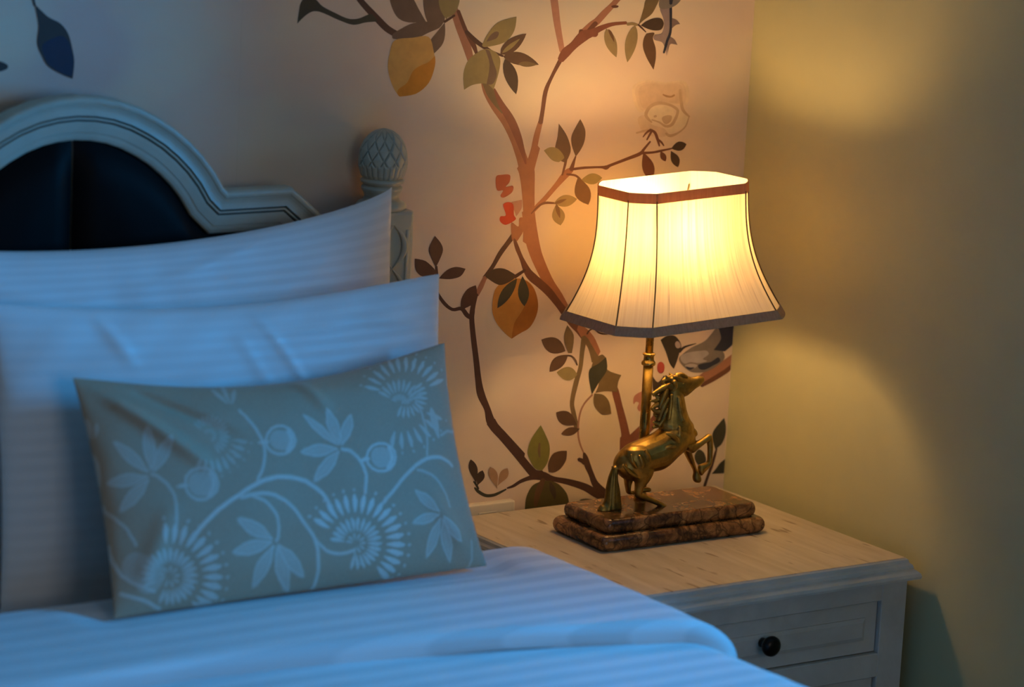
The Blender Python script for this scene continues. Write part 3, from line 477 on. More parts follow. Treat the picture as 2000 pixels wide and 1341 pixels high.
(-5073,9236),(-5075,9271),(-5091,9282),(-5112,9298),(-5135,9316),(-5155,9334),(-5175,9355),(-5200,9385),(-5233,9417),(-5278,9443),(-5330,9448),(-5375,9440),(-5412,9433),(-5444,9436),
(-5479,9453),(-5518,9480),(-5557,9514),(-5595,9551),(-5636,9595),(-5678,9646),(-5714,9697),(-5738,9742),(-5744,9776),(-5739,9807),(-5730,9842),(-5726,9885),(-5731,9940),(-5740,10001),
(-5750,10057),(-5756,10095),(-5780,10109)]),('darkb',[(-5271,9386),(-5243,9401),(-5201,9422),(-5159,9440),(-5126,9448),(-5107,9444),(-5092,9432),(-5081,9416),(-5075,9398),(-5074,9375),
(-5079,9344),(-5087,9315),(-5092,9294),(-5071,9276),(-5046,9283),(-5043,9305),(-5040,9336),(-5038,9370),(-5043,9400),(-5055,9425),(-5073,9446),(-5097,9462),(-5129,9471),(-5171,9469),
(-5223,9461),(-5272,9451),(-5305,9444),(-5311,9408)])]),('painted_branch',[('pinkb',[(-8,8296),(-35,8278),(-83,8253),(-137,8225),(-188,8199),(-234,8176),(-281,8154),(-328,8133),(-373,8114),
(-415,8098),(-458,8084),(-500,8070),(-541,8054),(-581,8033),(-619,8011),(-651,7991),(-673,7978),(-666,7894),(-567,7859),(-542,7870),(-508,7885),(-469,7902),(-432,7919),(-397,7935),(-360,7952),
(-320,7970),(-276,7990),(-230,8011),(-182,8033),(-133,8055),(-83,8078),(-31,8105),(-8,8134),(-8,8160),(-8,8178),(-8,8261)]),('bark',[(-8,8145),(-13,8128),(-55,8102),(-104,8074),(-155,8048),
(-211,8022),(-273,7996),(-336,7969),(-396,7944),(-455,7918),(-515,7892),(-568,7869),(-605,7852),(-607,7817),(-566,7798),(-526,7811),(-470,7829),(-405,7851),(-342,7873),(-281,7898),(-217,7924),
(-154,7952),(-96,7979),(-42,8007),(-8,8037),(-8,8062),(-8,8080),(-8,8128)])]),('painted_branch',[('darkb',[(-205,6761),(-214,6739),(-226,6707),(-240,6670),(-254,6631),(-268,6589),(-283,6543),
(-298,6497),(-312,6455),(-325,6420),(-336,6389),(-348,6357),(-361,6322),(-376,6279),(-393,6231),(-408,6186),(-418,6156),(-396,6131),(-363,6136),(-353,6167),(-338,6211),(-322,6259),(-306,6302),
(-293,6335),(-279,6366),(-266,6397),(-252,6433),(-238,6476),(-223,6523),(-210,6570),(-198,6613),(-189,6653),(-182,6693),(-176,6727),(-172,6750),(-186,6765)])]),('painted_leaf',[('darkg',[(-8360,13799),
(-8359,13816),(-8355,13860),(-8349,13912),(-8343,13958),(-8338,13996),(-8333,14033),(-8326,14068),(-8313,14099),(-8295,14130),(-8272,14158),(-8245,14181),(-8216,14193),(-8182,14192),
(-8144,14181),(-8106,14164),(-8069,14144),(-8039,14122),(-8011,14096),(-7982,14068),(-7944,14041),(-7897,14016),(-7842,13990),(-7784,13965),(-7728,13941),(-7673,13917),(-7618,13893),
(-7563,13872),(-7511,13857),(-7464,13848),(-7419,13846),(-7375,13847),(-7328,13853),(-7274,13868),(-7217,13890),(-7162,13910),(-7116,13914),(-7075,13893),(-7039,13855),(-7012,13818),
(-7002,13802),(-7024,13801),(-7076,13800),(-7142,13797),(-7202,13793),(-7254,13785),(-7306,13773),(-7359,13764),(-7415,13763),(-7473,13773),(-7531,13790),(-7593,13812),(-7663,13836),
(-7745,13868),(-7836,13907),(-7926,13942),(-8001,13965),(-8057,13973),(-8101,13971),(-8140,13960),(-8181,13942),(-8234,13908),(-8293,13860),(-8341,13817)])]),('painted_leaf',[('brownl',[(-6726,13546),
(-6730,13553),(-6737,13570),(-6740,13591),(-6730,13612),(-6703,13632),(-6666,13652),(-6622,13673),(-6578,13693),(-6536,13713),(-6492,13732),(-6446,13749),(-6394,13763),(-6337,13773),
(-6274,13780),(-6209,13784),(-6144,13785),(-6069,13779),(-5986,13768),(-5918,13757),(-5890,13753),(-5889,13746),(-5891,13728),(-5898,13707),(-5918,13687),(-5953,13670),(-5999,13654),
(-6052,13637),(-6104,13619),(-6155,13598),(-6208,13575),(-6263,13553),(-6320,13537),(-6382,13528),(-6448,13524),(-6513,13523),(-6569,13524),(-6623,13528),(-6673,13536),(-6711,13543)])]),
('painted_leaf',[('brownl',[(-5827,13765),(-5824,13746),(-5817,13700),(-5811,13643),(-5811,13591),(-5815,13549),(-5822,13508),(-5837,13465),(-5865,13420),(-5926,13361),(-6009,13292),
(-6082,13236),(-6114,13213),(-6115,13229),(-6117,13268),(-6118,13316),(-6115,13359),(-6108,13396),(-6097,13434),(-6084,13470),(-6066,13504),(-6045,13535),(-6019,13563),(-5991,13591),
(-5962,13621),(-5924,13662),(-5880,13709),(-5843,13748)])]),('painted_leaf',[('brownl',[(-6815,14192),(-6808,14249),(-6792,14313),(-6776,14366),(-6769,14387),(-6747,14378),(-6695,14355),
(-6632,14325),(-6578,14293),(-6534,14261),(-6491,14224),(-6451,14186),(-6414,14146),(-6382,14105),(-6353,14062),(-6325,14018),(-6296,13973),(-6256,13918),(-6212,13856),(-6175,13806),
(-6160,13785),(-6195,13782),(-6278,13777),(-6377,13774),(-6458,13778),(-6514,13788),(-6564,13802),(-6608,13822),(-6648,13847),(-6684,13881),(-6715,13920),(-6742,13964),(-6765,14007),
(-6784,14051),(-6800,14097),(-6811,14144)])]),('painted_leaf',[('brownl',[(-6143,14353),(-6154,14332),(-6178,14280),(-6204,14215),(-6220,14156),(-6224,14104),(-6221,14050),(-6212,13996),
(-6200,13944),(-6185,13893),(-6166,13842),(-6142,13795),(-6111,13757),(-6061,13728),(-5997,13706),(-5942,13692),(-5918,13687),(-5905,13699),(-5877,13728),(-5847,13767),(-5829,13805),
(-5828,13840),(-5835,13879),(-5848,13920),(-5863,13965),(-5881,14015),(-5903,14071),(-5929,14126),(-5960,14178),(-6009,14233),(-6069,14290),(-6121,14335)])]),('painted_leaf',[('olive',[(-5896,14323),
(-5905,14301),(-5924,14248),(-5944,14183),(-5954,14125),(-5951,14077),(-5941,14028),(-5925,13981),(-5906,13939),(-5878,13896),(-5842,13854),(-5811,13822),(-5798,13809),(-5790,13822),
(-5771,13853),(-5752,13894),(-5741,13936),(-5740,13978),(-5743,14024),(-5752,14073),(-5767,14122),(-5798,14181),(-5841,14247),(-5879,14301)]),('olive',[(-5586,14292),(-5606,14274),(-5650,14229),
(-5700,14173),(-5736,14122),(-5750,14074),(-5755,14025),(-5755,13977),(-5757,13936),(-5763,13900),(-5768,13868),(-5772,13845),(-5774,13835),(-5759,13841),(-5724,13857),(-5683,13880),
(-5651,13908),(-5628,13940),(-5609,13977),(-5594,14020),(-5583,14066),(-5579,14128),(-5581,14203),(-5584,14266)]),('darkb',[(-5821,13757),(-5807,13764),(-5785,13775),(-5761,13788),(-5738,13801),
(-5713,13815),(-5687,13830),(-5663,13844),(-5647,13854),(-5647,13874),(-5669,13881),(-5687,13872),(-5711,13859),(-5739,13845),(-5764,13832),(-5787,13820),(-5811,13808),(-5832,13797),
(-5847,13789),(-5847,13766)])]),('painted_leaf',[('olive',[(-5142,13410),(-5136,13426),(-5119,13465),(-5094,13514),(-5064,13561),(-5029,13607),(-4988,13658),(-4939,13706),(-4880,13745),
(-4791,13777),(-4680,13803),(-4584,13821),(-4544,13827),(-4543,13804),(-4545,13746),(-4553,13677),(-4570,13618),(-4597,13569),(-4632,13523),(-4676,13480),(-4733,13446),(-4811,13420),
(-4907,13401),(-5000,13388),(-5069,13381),(-5109,13383),(-5131,13393),(-5140,13405)]),('brownl',[(-5067,13462),(-5061,13474),(-5043,13501),(-5021,13534),(-4999,13560),(-4976,13578),(-4951,13593),
(-4926,13605),(-4905,13611),(-4885,13611),(-4867,13606),(-4854,13596),(-4848,13583),(-4850,13566),(-4859,13544),(-4875,13522),(-4898,13504),(-4940,13489),(-4997,13475),(-5046,13466)])]),
('painted_leaf',[('olive',[(-5116,13347),(-5065,13355),(-5019,13352),(-4976,13341),(-4936,13324),(-4897,13303),(-4860,13276),(-4828,13243),(-4806,13205),(-4796,13161),(-4797,13113),(-4803,13059),
(-4814,13002),(-4833,12927),(-4860,12838),(-4885,12765),(-4895,12734),(-4907,12745),(-4935,12770),(-4970,12798),(-5004,12818),(-5035,12828),(-5066,12834),(-5099,12836),(-5135,12836),
(-5173,12834),(-5215,12830),(-5256,12823),(-5295,12814),(-5336,12798),(-5379,12777),(-5412,12759),(-5426,12751),(-5432,12778),(-5443,12844),(-5453,12924),(-5453,12994),(-5443,13051),
(-5426,13106),(-5401,13159),(-5365,13206),(-5313,13250),(-5246,13291),(-5177,13325)]),('brownl',[(-5083,13347),(-5070,13323),(-5040,13264),(-5008,13188),(-4989,13115),(-4992,13032),(-5006,12934),
(-5022,12853),(-5030,12819),(-5015,12817),(-4980,12814),(-4939,12816),(-4907,12829),(-4886,12855),(-4867,12892),(-4854,12934),(-4851,12976),(-4861,13019),(-4881,13064),(-4905,13110),
(-4926,13154),(-4945,13199),(-4963,13245),(-4982,13287),(-5001,13318),(-5025,13336),(-5052,13344),(-5074,13347)])]),('painted_leaf',[('brown',[(-4803,13267),(-4709,13255),(-4637,13268),
(-4576,13291),(-4524,13322),(-4478,13360),(-4438,13404),(-4403,13453),(-4372,13507),(-4348,13567),(-4425,13560),(-4496,13546),(-4562,13529),(-4623,13506),(-4679,13478),(-4727,13442),
(-4767,13398),(-4797,13344)]),('olive',[(-4772,13285),(-4722,13293),(-4680,13309),(-4642,13329),(-4607,13351),(-4573,13376),(-4542,13403),(-4512,13432),(-4484,13461),(-4458,13493),(-4502,13479),
(-4543,13462),(-4584,13444),(-4622,13425),(-4658,13403),(-4693,13379),(-4724,13353),(-4752,13323)])]),('painted_leaf',[('brown',[(-4753,13236),(-4690,13173),(-4620,13138),(-4549,13114),
(-4475,13098),(-4400,13087),(-4323,13082),(-4246,13080),(-4168,13082),(-4088,13090),(-4153,13146),(-4221,13192),(-4289,13232),(-4360,13264),(-4433,13286),(-4507,13297),(-4585,13296),
(-4666,13281)]),('olive2',[(-4468,13114),(-4429,13088),(-4391,13075),(-4352,13067),(-4314,13063),(-4275,13063),(-4236,13066),(-4198,13072),(-4159,13080),(-4121,13091),(-4159,13107),(-4198,13120),
(-4237,13131),(-4275,13139),(-4314,13145),(-4352,13146),(-4391,13143),(-4429,13135)])]),('painted_leaf',[('darkl',[(-4718,13194),(-4743,13122),(-4743,13055),(-4732,12992),(-4710,12930),
(-4679,12871),(-4640,12814),(-4594,12759),(-4541,12704),(-4479,12652),(-4461,12723),(-4455,12792),(-4456,12858),(-4467,12922),(-4489,12983),(-4523,13042),(-4570,13097),(-4631,13149)])]),
('painted_lemon',[('lemonl',[(-6694,13519),(-6731,13481),(-6750,13430),(-6761,13375),(-6771,13323),(-6782,13276),(-6790,13230),(-6794,13185),(-6793,13139),(-6786,13092),(-6775,13044),
(-6760,12997),(-6743,12952),(-6724,12908),(-6703,12866),(-6680,12826),(-6657,12790),(-6630,12755),(-6599,12721),(-6575,12696),(-6564,12686),(-6531,12687),(-6452,12691),(-6357,12701),
(-6277,12719),(-6216,12748),(-6159,12785),(-6108,12829),(-6064,12878),(-6029,12935),(-6000,13000),(-5979,13067),(-5967,13129),(-5965,13185),(-5971,13238),(-5984,13290),(-6001,13343),
(-6017,13402),(-6035,13464),(-6061,13520),(-6101,13558),(-6158,13573),(-6229,13570),(-6306,13560),(-6383,13551),(-6464,13549),(-6552,13547),(-6632,13539)]),('lemond',[(-5975,13276),(-5985,13265),
(-6011,13240),(-6045,13210),(-6081,13185),(-6120,13168),(-6166,13154),(-6211,13139),(-6251,13123),(-6282,13107),(-6309,13091),(-6333,13072),(-6357,13047),(-6379,13011),(-6398,12969),
(-6418,12926),(-6443,12890),(-6476,12862),(-6515,12840),(-6552,12820),(-6579,12801),(-6596,12783),(-6605,12766),(-6608,12750),(-6607,12735),(-6600,12720),(-6585,12704),(-6571,12691),
(-6564,12686),(-6531,12687),(-6452,12691),(-6358,12701),(-6277,12719),(-6214,12748),(-6155,12785),(-6102,12829),(-6058,12878),(-6023,12937),(-5996,13004),(-5977,13071),(-5964,13129),
(-5960,13180),(-5964,13227),(-5971,13262)])]),('painted_leaf',[('olivet',[(-2868,13612),(-2894,13549),(-2898,13491),(-2890,13437),(-2871,13385),(-2842,13336),(-2804,13290),(-2758,13245),
(-2705,13203),(-2643,13162),(-2634,13222),(-2634,13278),(-2640,13334),(-2653,13387),(-2674,13438),(-2704,13487),(-2743,13533),(-2794,13576)]),('brown2',[(-2826,13604),(-2825,13576),(-2815,13552),
(-2802,13528),(-2788,13506),(-2772,13483),(-2755,13461),(-2738,13439),(-2720,13418),(-2700,13396),(-2703,13423),(-2708,13450),(-2715,13475),(-2724,13500),(-2736,13523),(-2751,13546),
(-2770,13567),(-2793,13587)])]),('painted_leaf',[('olivet',[(-2319,13654),(-2391,13602),(-2437,13544),(-2469,13484),(-2489,13422),(-2496,13357),(-2493,13291),(-2481,13222),(-2461,13152),
(-2429,13079),(-2380,13136),(-2341,13195),(-2308,13255),(-2283,13316),(-2266,13379),(-2258,13444),(-2262,13511),(-2278,13580)]),('olivet',[(-2465,13645),(-2447,13647),(-2423,13649),(-2396,13651),
(-2374,13651),(-2351,13649),(-2324,13644),(-2298,13640),(-2279,13636),(-2259,13649),(-2269,13670),(-2287,13676),(-2312,13684),(-2343,13693),(-2374,13698),(-2405,13698),(-2435,13695),
(-2460,13691),(-2477,13688),(-2489,13665)])]),('painted_leaf',[('olive2',[(-2262,13647),(-2256,13661),(-2244,13697),(-2228,13740),(-2215,13780),(-2205,13814),(-2195,13849),(-2186,13883),
(-2176,13917),(-2170,13952),(-2166,13987),(-2156,14021),(-2132,14055),(-2075,14093),(-1996,14133),(-1925,14166),(-1895,14179),(-1892,14165),(-1888,14130),(-1884,14087),(-1885,14051),
(-1892,14023),(-1903,13997),(-1916,13971),(-1932,13943),(-1948,13912),(-1967,13879),(-1989,13846),(-2016,13816),(-2051,13789),(-2092,13764),(-2133,13742),(-2169,13720),(-2201,13697),
(-2231,13673),(-2253,13654)])]),('painted_leaf',[('darkl',[(-2213,13646),(-2202,13653),(-2175,13671),(-2141,13692),(-2107,13709),(-2073,13722),(-2036,13735),(-1998,13745),(-1962,13751),
(-1925,13755),(-1888,13755),(-1854,13751),(-1826,13743),(-1804,13728),(-1787,13708),(-1775,13685),(-1770,13662),(-1772,13639),(-1780,13614),(-1794,13591),(-1813,13574),(-1840,13564),
(-1874,13560),(-1911,13559),(-1948,13561),(-1985,13566),(-2025,13575),(-2063,13585),(-2098,13596),(-2135,13610),(-2172,13626),(-2201,13640)])]),('painted_leaf',[('brown',[(-2093,13517),
(-2073,13520),(-2027,13527),(-1978,13531),(-1946,13527),(-1940,13514),(-1950,13493),(-1961,13468),(-1964,13438),(-1952,13403),(-1933,13363),(-1912,13320),(-1898,13278),(-1890,13238),
(-1886,13199),(-1885,13159),(-1886,13118),(-1892,13069),(-1902,13014),(-1912,12968),(-1916,12950),(-1932,12969),(-1969,13014),(-2014,13071),(-2052,13123),(-2081,13168),(-2108,13215),
(-2131,13261),(-2146,13304),(-2153,13343),(-2153,13380),(-2148,13413),(-2141,13442),(-2130,13469),(-2114,13493),(-2099,13510)])]),('painted_branch',[('darkb',[(-2273,13649),(-2262,13641),
(-2247,13629),(-2229,13616),(-2209,13602),(-2185,13585),(-2157,13566),(-2131,13548),(-2113,13535),(-2102,13537),(-2100,13546),(-2116,13560),(-2139,13581),(-2164,13603),(-2187,13622),
(-2206,13637),(-2225,13650),(-2241,13661),(-2252,13669),(-2272,13665)])]),('painted_flower',[('mauve',[(-1855,13971),(-1826,13971),(-1762,13969),(-1698,13968),(-1669,13968),(-1664,13913),
(-1653,13785),(-1642,13639),(-1636,13530),(-1639,13477),(-1646,13448),(-1656,13426),(-1663,13392),(-1670,13329),(-1676,13251),(-1681,13185),(-1683,13157),(-1686,13170),(-1693,13201),
(-1704,13240),(-1717,13273),(-1729,13301),(-1744,13328),(-1762,13354),(-1786,13375),(-1822,13389),(-1866,13398),(-1908,13407),(-1938,13418),(-1952,13435),(-1958,13454),(-1955,13473),
(-1943,13487),(-1917,13495),(-1879,13497),(-1839,13500),(-1808,13510),(-1790,13530),(-1778,13555),(-1771,13584),(-1766,13613),(-1765,13641),(-1767,13669),(-1773,13700),(-1783,13732),
(-1800,13769),(-1823,13809),(-1846,13848),(-1861,13882),(-1865,13913),(-1862,13942),(-1857,13963)]),('navy',[(-1690,13988),(-1685,13940),(-1677,13871),(-1669,13796),(-1664,13730),(-1659,13674),
(-1656,13623),(-1655,13576),(-1659,13534),(-1667,13499),(-1680,13468),(-1695,13437),(-1710,13399),(-1723,13352),(-1736,13298),(-1748,13249),(-1756,13215),(-1740,13199),(-1717,13205),
(-1706,13238),(-1690,13286),(-1672,13339),(-1657,13384),(-1643,13420),(-1629,13452),(-1617,13486),(-1609,13526),(-1606,13572),(-1607,13621),(-1610,13673),(-1614,13729),(-1619,13795),
(-1625,13871),(-1631,13940),(-1636,13988),(-1664,14003)]),('mauve2',[(-1620,13749),(-1609,13746),(-1583,13739),(-1552,13729),(-1526,13717),(-1503,13700),(-1479,13677),(-1461,13658),(-1454,13650),
(-1462,13649),(-1483,13648),(-1509,13644),(-1532,13637),(-1555,13625),(-1580,13607),(-1600,13592),(-1608,13585),(-1610,13611),(-1614,13667),(-1618,13723)]),('mauve2',[(-1624,13460),(-1614,13455),
(-1591,13443),(-1563,13426),(-1540,13409),(-1520,13386),(-1500,13357),(-1485,13333),(-1479,13323),(-1486,13326),(-1504,13331),(-1526,13336),(-1547,13339),(-1568,13342),(-1590,13346),
(-1611,13345),(-1629,13331),(-1643,13292),(-1655,13236),(-1663,13185),(-1666,13162),(-1668,13185),(-1672,13239),(-1675,13301),(-1673,13352),(-1662,13390),(-1645,13425),(-1630,13450)])]),
('painted_leaf',[('brown',[(-3664,12177),(-3646,12159),(-3606,12116),(-3558,12063),(-3519,12014),(-3491,11971),(-3466,11926),(-3446,11883),(-3430,11844),(-3419,11810),(-3413,11780),(-3411,11750),
(-3415,11718),(-3431,11676),(-3456,11626),(-3480,11586),(-3490,11569),(-3504,11571),(-3537,11579),(-3577,11593),(-3611,11616),(-3639,11649),(-3667,11692),(-3691,11739),(-3705,11786),
(-3706,11833),(-3696,11880),(-3683,11929),(-3674,11978),(-3670,12037),(-3666,12102),(-3664,12155)])]),('painted_leaf',[('brown',[(-3310,11653),(-3321,11672),(-3347,11719),(-3375,11777),
(-3396,11829),(-3407,11869),(-3415,11908),(-3416,11949),(-3407,11995),(-3375,12060),(-3327,12138),(-3283,12204),(-3264,12231),(-3250,12213),(-3219,12171),(-3185,12117),(-3162,12069),
(-3152,12027),(-3149,11984),(-3152,11942),(-3157,11902),(-3167,11865),(-3180,11830),(-3197,11797),(-3216,11766),(-3241,11730),(-3272,11694),(-3299,11664)])]),('painted_leaf',[('olive',[(-3915,11773),
(-3904,11779),(-3876,11794),(-3842,11809),(-3808,11818),(-3775,11819),(-3739,11816),(-3704,11809),(-3673,11799),(-3645,11784),(-3620,11766),(-3597,11746),(-3577,11725),(-3558,11704),
(-3541,11682),(-3529,11660),(-3528,11640),(-3547,11621),(-3580,11601),(-3611,11586),(-3625,11580),(-3640,11583),(-3675,11589),(-3720,11602),(-3762,11623),(-3806,11660),(-3857,11710),
(-3898,11754)])]),('painted_leaf',[('olive',[(-3190,11282),(-3141,11258),(-3091,11236),(-3042,11218),(-2995,11207),(-2949,11205),(-2905,11212),(-2863,11230),(-2823,11258),(-2786,11299),
(-2839,11337),(-2889,11361),(-2938,11375),(-2984,11379),(-3028,11372),(-3070,11358),(-3111,11336),(-3151,11310)])]),('painted_leaf',[('brown2',[(-3248,11335),(-3271,11273),(-3289,11212),
(-3299,11154),(-3297,11098),(-3278,11047),(-3242,11001),(-3187,10959),(-3115,10922),(-3021,10890),(-2991,10954),(-2981,11013),(-2985,11069),(-3003,11120),(-3035,11168),(-3079,11212),
(-3131,11254),(-3188,11295)])]),('painted_leaf',[('olivet',[(-3675,10946),(-3617,10916),(-3562,10897),(-3509,10885),(-3459,10881),(-3411,10886),(-3365,10900),(-3322,10922),(-3281,10951),
(-3242,10991),(-3302,11025),(-3358,11048),(-3412,11062),(-3463,11067),(-3511,11062),(-3556,11047),(-3598,11023),(-3638,10990)]),('brown2',[(-3668,10940),(-3635,10933),(-3606,10934),(-3579,10937),
(-3553,10943),(-3528,10951),(-3504,10962),(-3480,10973),(-3458,10986),(-3436,11001),(-3466,11002),(-3495,11002),(-3523,11000),(-3550,10997),(-3577,10991),(-3602,10984),(-3627,10974),
(-3649,10961)])]),('painted_leaf',[('olivet',[(-3633,10927),(-3657,10886),(-3678,10845),(-3692,10805),(-3698,10766),(-3692,10728),(-3673,10692),(-3640,10658),(-3592,10626),(-3528,10595),
(-3487,10639),(-3463,10680),(-3453,10720),(-3457,10758),(-3475,10794),(-3504,10829),(-3542,10862),(-3586,10895)]),('brown2',[(-3634,10936),(-3644,10907),(-3644,10880),(-3639,10854),(-3630,10828),
(-3618,10803),(-3603,10779),(-3586,10755),(-3567,10731),(-3545,10708),(-3543,10735),(-3544,10762),(-3547,10789),(-3552,10815),(-3559,10841),(-3570,10866),(-3585,10891),(-3604,10914)])]),
('painted_flower',[('red',[(-4775,11407),(-4757,11427),(-4729,11434),(-4695,11434),(-4662,11435),(-4625,11437),(-4583,11437),(-4545,11433),(-4519,11422),(-4509,11401),(-4508,11371),(-4514,11339),
(-4523,11312),(-4539,11291),(-4562,11272),(-4581,11257),(-4585,11247),(-4562,11246),(-4522,11252),(-4481,11258),(-4453,11254),(-4443,11237),(-4441,11211),(-4449,11183),(-4464,11158),
(-4492,11135),(-4532,11112),(-4574,11094),(-4608,11083),(-4633,11082),(-4653,11088),(-4668,11100),(-4675,11114),(-4668,11132),(-4650,11155),(-4633,11178),(-4631,11194),(-4650,11197),
(-4684,11192),(-4720,11191),(-4746,11205),(-4763,11246),(-4775,11305),(-4780,11364)])]),('painted_flower',[('pinkp',[(-4471,11007),(-4441,11011),(-4373,11020),(-4305,11029),(-4274,11033),
(-4272,11018),(-4268,10982),(-4267,10938),(-4273,10900),(-4294,10863),(-4325,10824),(-4353,10793),(-4365,10780),(-4382,10815),(-4418,10893),(-4455,10971)]),('redb',[(-4618,10973),(-4604,10993),
(-4579,11004),(-4548,11009),(-4521,11009),(-4496,11006),(-4470,10998),(-4447,10984),(-4429,10963),(-4420,10931),(-4416,10889),(-4414,10845),(-4410,10810),(-4397,10785),(-4379,10767),
(-4367,10750),(-4372,10733),(-4403,10712),(-4452,10688),(-4505,10669),(-4549,10660),(-4584,10666),(-4615,10681),(-4641,10702),(-4659,10721),(-4668,10740),(-4670,10761),(-4666,10781),
(-4656,10796),(-4635,10800),(-4604,10797),(-4574,10797),(-4558,10810),(-4566,10843),(-4588,10890),(-4610,10938)])]),('painted_flower',[('barkl',[(-4446,10693),(-4420,10685),(-4381,10657),
(-4343,10629),(-4315,10619),(-4307,10641),(-4309,10680),(-4312,10722),(-4307,10749),(-4288,10760),(-4262,10761),(-4236,10754),(-4216,10736),(-4203,10700),(-4193,10650),(-4190,10599),
(-4196,10563),(-4215,10549),(-4246,10549),(-4280,10551),(-4311,10541),(-4338,10509),(-4365,10465),(-4389,10425),(-4409,10408),(-4423,10424),(-4432,10461),(-4439,10507),(-4444,10549),
(-4450,10590),(-4455,10634),(-4455,10672)]),('barkl',[(-4440,10637),(-4423,10633),(-4382,10624),(-4334,10613),(-4296,10601),(-4267,10591),(-4242,10581),(-4224,10567),(-4219,10547),(-4238,10508),
(-4275,10457),(-4310,10413),(-4326,10394),(-4337,10405),(-4364,10430),(-4393,10464),(-4415,10497),(-4427,10536),(-4435,10582),(-4439,10620)])]),('painted_rose',[('rosea',[(-2299,12703),
(-2254,12743),(-2184,12771),(-2102,12788),(-2022,12797),(-1946,12793),(-1868,12778),(-1787,12760),(-1701,12749),(-1604,12752),(-1498,12763),(-1398,12771),(-1318,12763),(-1265,12734),
(-1230,12691),(-1207,12641),(-1193,12591),(-1185,12537),(-1185,12477),(-1198,12423),(-1225,12386),(-1271,12373),(-1332,12377),(-1405,12387),(-1483,12395),(-1574,12401),(-1676,12410),
(-1778,12414),(-1867,12408),(-1940,12382),(-2005,12341),(-2061,12304),(-2112,12289),(-2155,12301),(-2192,12330),(-2222,12372),(-2247,12421),(-2274,12486),(-2299,12565),(-2311,12643)]),
('roseb',[(-2239,12686),(-2199,12722),(-2136,12746),(-2064,12761),(-1992,12769),(-1925,12766),(-1855,12752),(-1783,12736),(-1706,12726),(-1620,12729),(-1525,12739),(-1436,12746),(-1366,12739),
(-1318,12713),(-1287,12675),(-1267,12630),(-1254,12586),(-1247,12538),(-1247,12485),(-1258,12436),(-1283,12403),(-1324,12392),(-1378,12395),(-1442,12405),(-1512,12411),(-1593,12417),
(-1684,12424),(-1775,12428),(-1854,12423),(-1919,12399),(-1977,12363),(-2027,12330),(-2072,12317),(-2111,12327),(-2143,12353),(-2170,12391),(-2193,12435),(-2217,12492),(-2239,12563),
(-2250,12632)]),('rose1',[(-2179,12669),(-2144,12700),(-2089,12721),(-2025,12735),(-1962,12742),(-1903,12739),(-1842,12727),(-1779,12713),(-1712,12704),(-1636,12707),(-1553,12715),(-1475,12721),
(-1413,12715),(-1372,12692),(-1344,12659),(-1326,12620),(-1315,12581),(-1309,12539),(-1309,12492),(-1319,12450),(-1341,12421),(-1376,12411),(-1424,12414),(-1480,12422),(-1542,12428),
(-1612,12433),(-1692,12439),(-1772,12443),(-1841,12438),(-1899,12417),(-1949,12385),(-1993,12356),(-2033,12345),(-2067,12354),(-2095,12377),(-2119,12409),(-2139,12448),(-2160,12499),
(-2179,12561),(-2189,12621)]),('rose2',[(-1976,12242),(-1972,12272),(-1959,12305),(-1939,12337),(-1910,12360),(-1870,12375),(-1821,12383),(-1767,12386),(-1713,12383),(-1656,12377),(-1595,12365),
(-1538,12348),(-1496,12326),(-1472,12296),(-1459,12259),(-1457,12220),(-1461,12183),(-1472,12146),(-1492,12107),(-1519,12074),(-1551,12056),(-1593,12058),(-1642,12074),(-1694,12096),
(-1743,12113),(-1788,12125),(-1833,12135),(-1874,12146),(-1908,12160),(-1935,12177),(-1956,12197),(-1970,12218)]),('roseb',[(-2170,12190),(-2153,12220),(-2115,12240),(-2067,12249),(-2025,12244),
(-1993,12220),(-1963,12179),(-1931,12135),(-1891,12099),(-1838,12077),(-1775,12062),(-1713,12048),(-1662,12030),(-1620,12005),(-1583,11975),(-1559,11947),(-1554,11925),(-1574,11909),
(-1615,11897),(-1668,11891),(-1726,11892),(-1797,11899),(-1880,11912),(-1963,11933),(-2030,11964),(-2083,12014),(-2128,12078),(-2159,12142)]),('rose2',[(-1453,12244),(-1429,12265),(-1398,12283),
(-1365,12292),(-1331,12290),(-1291,12273),(-1245,12243),(-1205,12208),(-1184,12173),(-1184,12139),(-1199,12102),(-1227,12067),(-1261,12035),(-1309,12005),(-1369,11976),(-1430,11953),
(-1480,11942),(-1519,11947),(-1552,11963),(-1576,11985),(-1585,12007),(-1575,12028),(-1548,12051),(-1517,12076),(-1492,12104),(-1481,12138),(-1474,12177),(-1467,12214)]),('rose3',[(-1882,12139),
(-1906,12161),(-1940,12192),(-1970,12224),(-1982,12247),(-1979,12269),(-1967,12299),(-1947,12328),(-1924,12352),(-1896,12370),(-1862,12384),(-1824,12394),(-1785,12400),(-1742,12402),
(-1693,12398),(-1643,12391),(-1596,12380),(-1550,12366),(-1505,12347),(-1466,12326),(-1440,12308),(-1427,12295),(-1423,12286),(-1424,12272),(-1429,12249),(-1443,12214),(-1465,12170),
(-1490,12129),(-1514,12101),(-1536,12087),(-1559,12079),(-1584,12077),(-1610,12078),(-1636,12085),(-1666,12100),(-1700,12119),(-1737,12136),(-1779,12149),(-1824,12162),(-1865,12172),
(-1893,12179),(-1905,12172),(-1899,12160),(-1871,12151),(-1831,12140),(-1788,12126),(-1750,12111),(-1719,12094),(-1688,12073),(-1655,12052),(-1618,12039),(-1580,12034),(-1541,12035),
(-1503,12045),(-1467,12067),(-1437,12102),(-1411,12148),(-1389,12195),(-1376,12234),(-1369,12263),(-1368,12289),(-1380,12314),(-1403,12338),(-1438,12361),(-1483,12383),(-1533,12402),
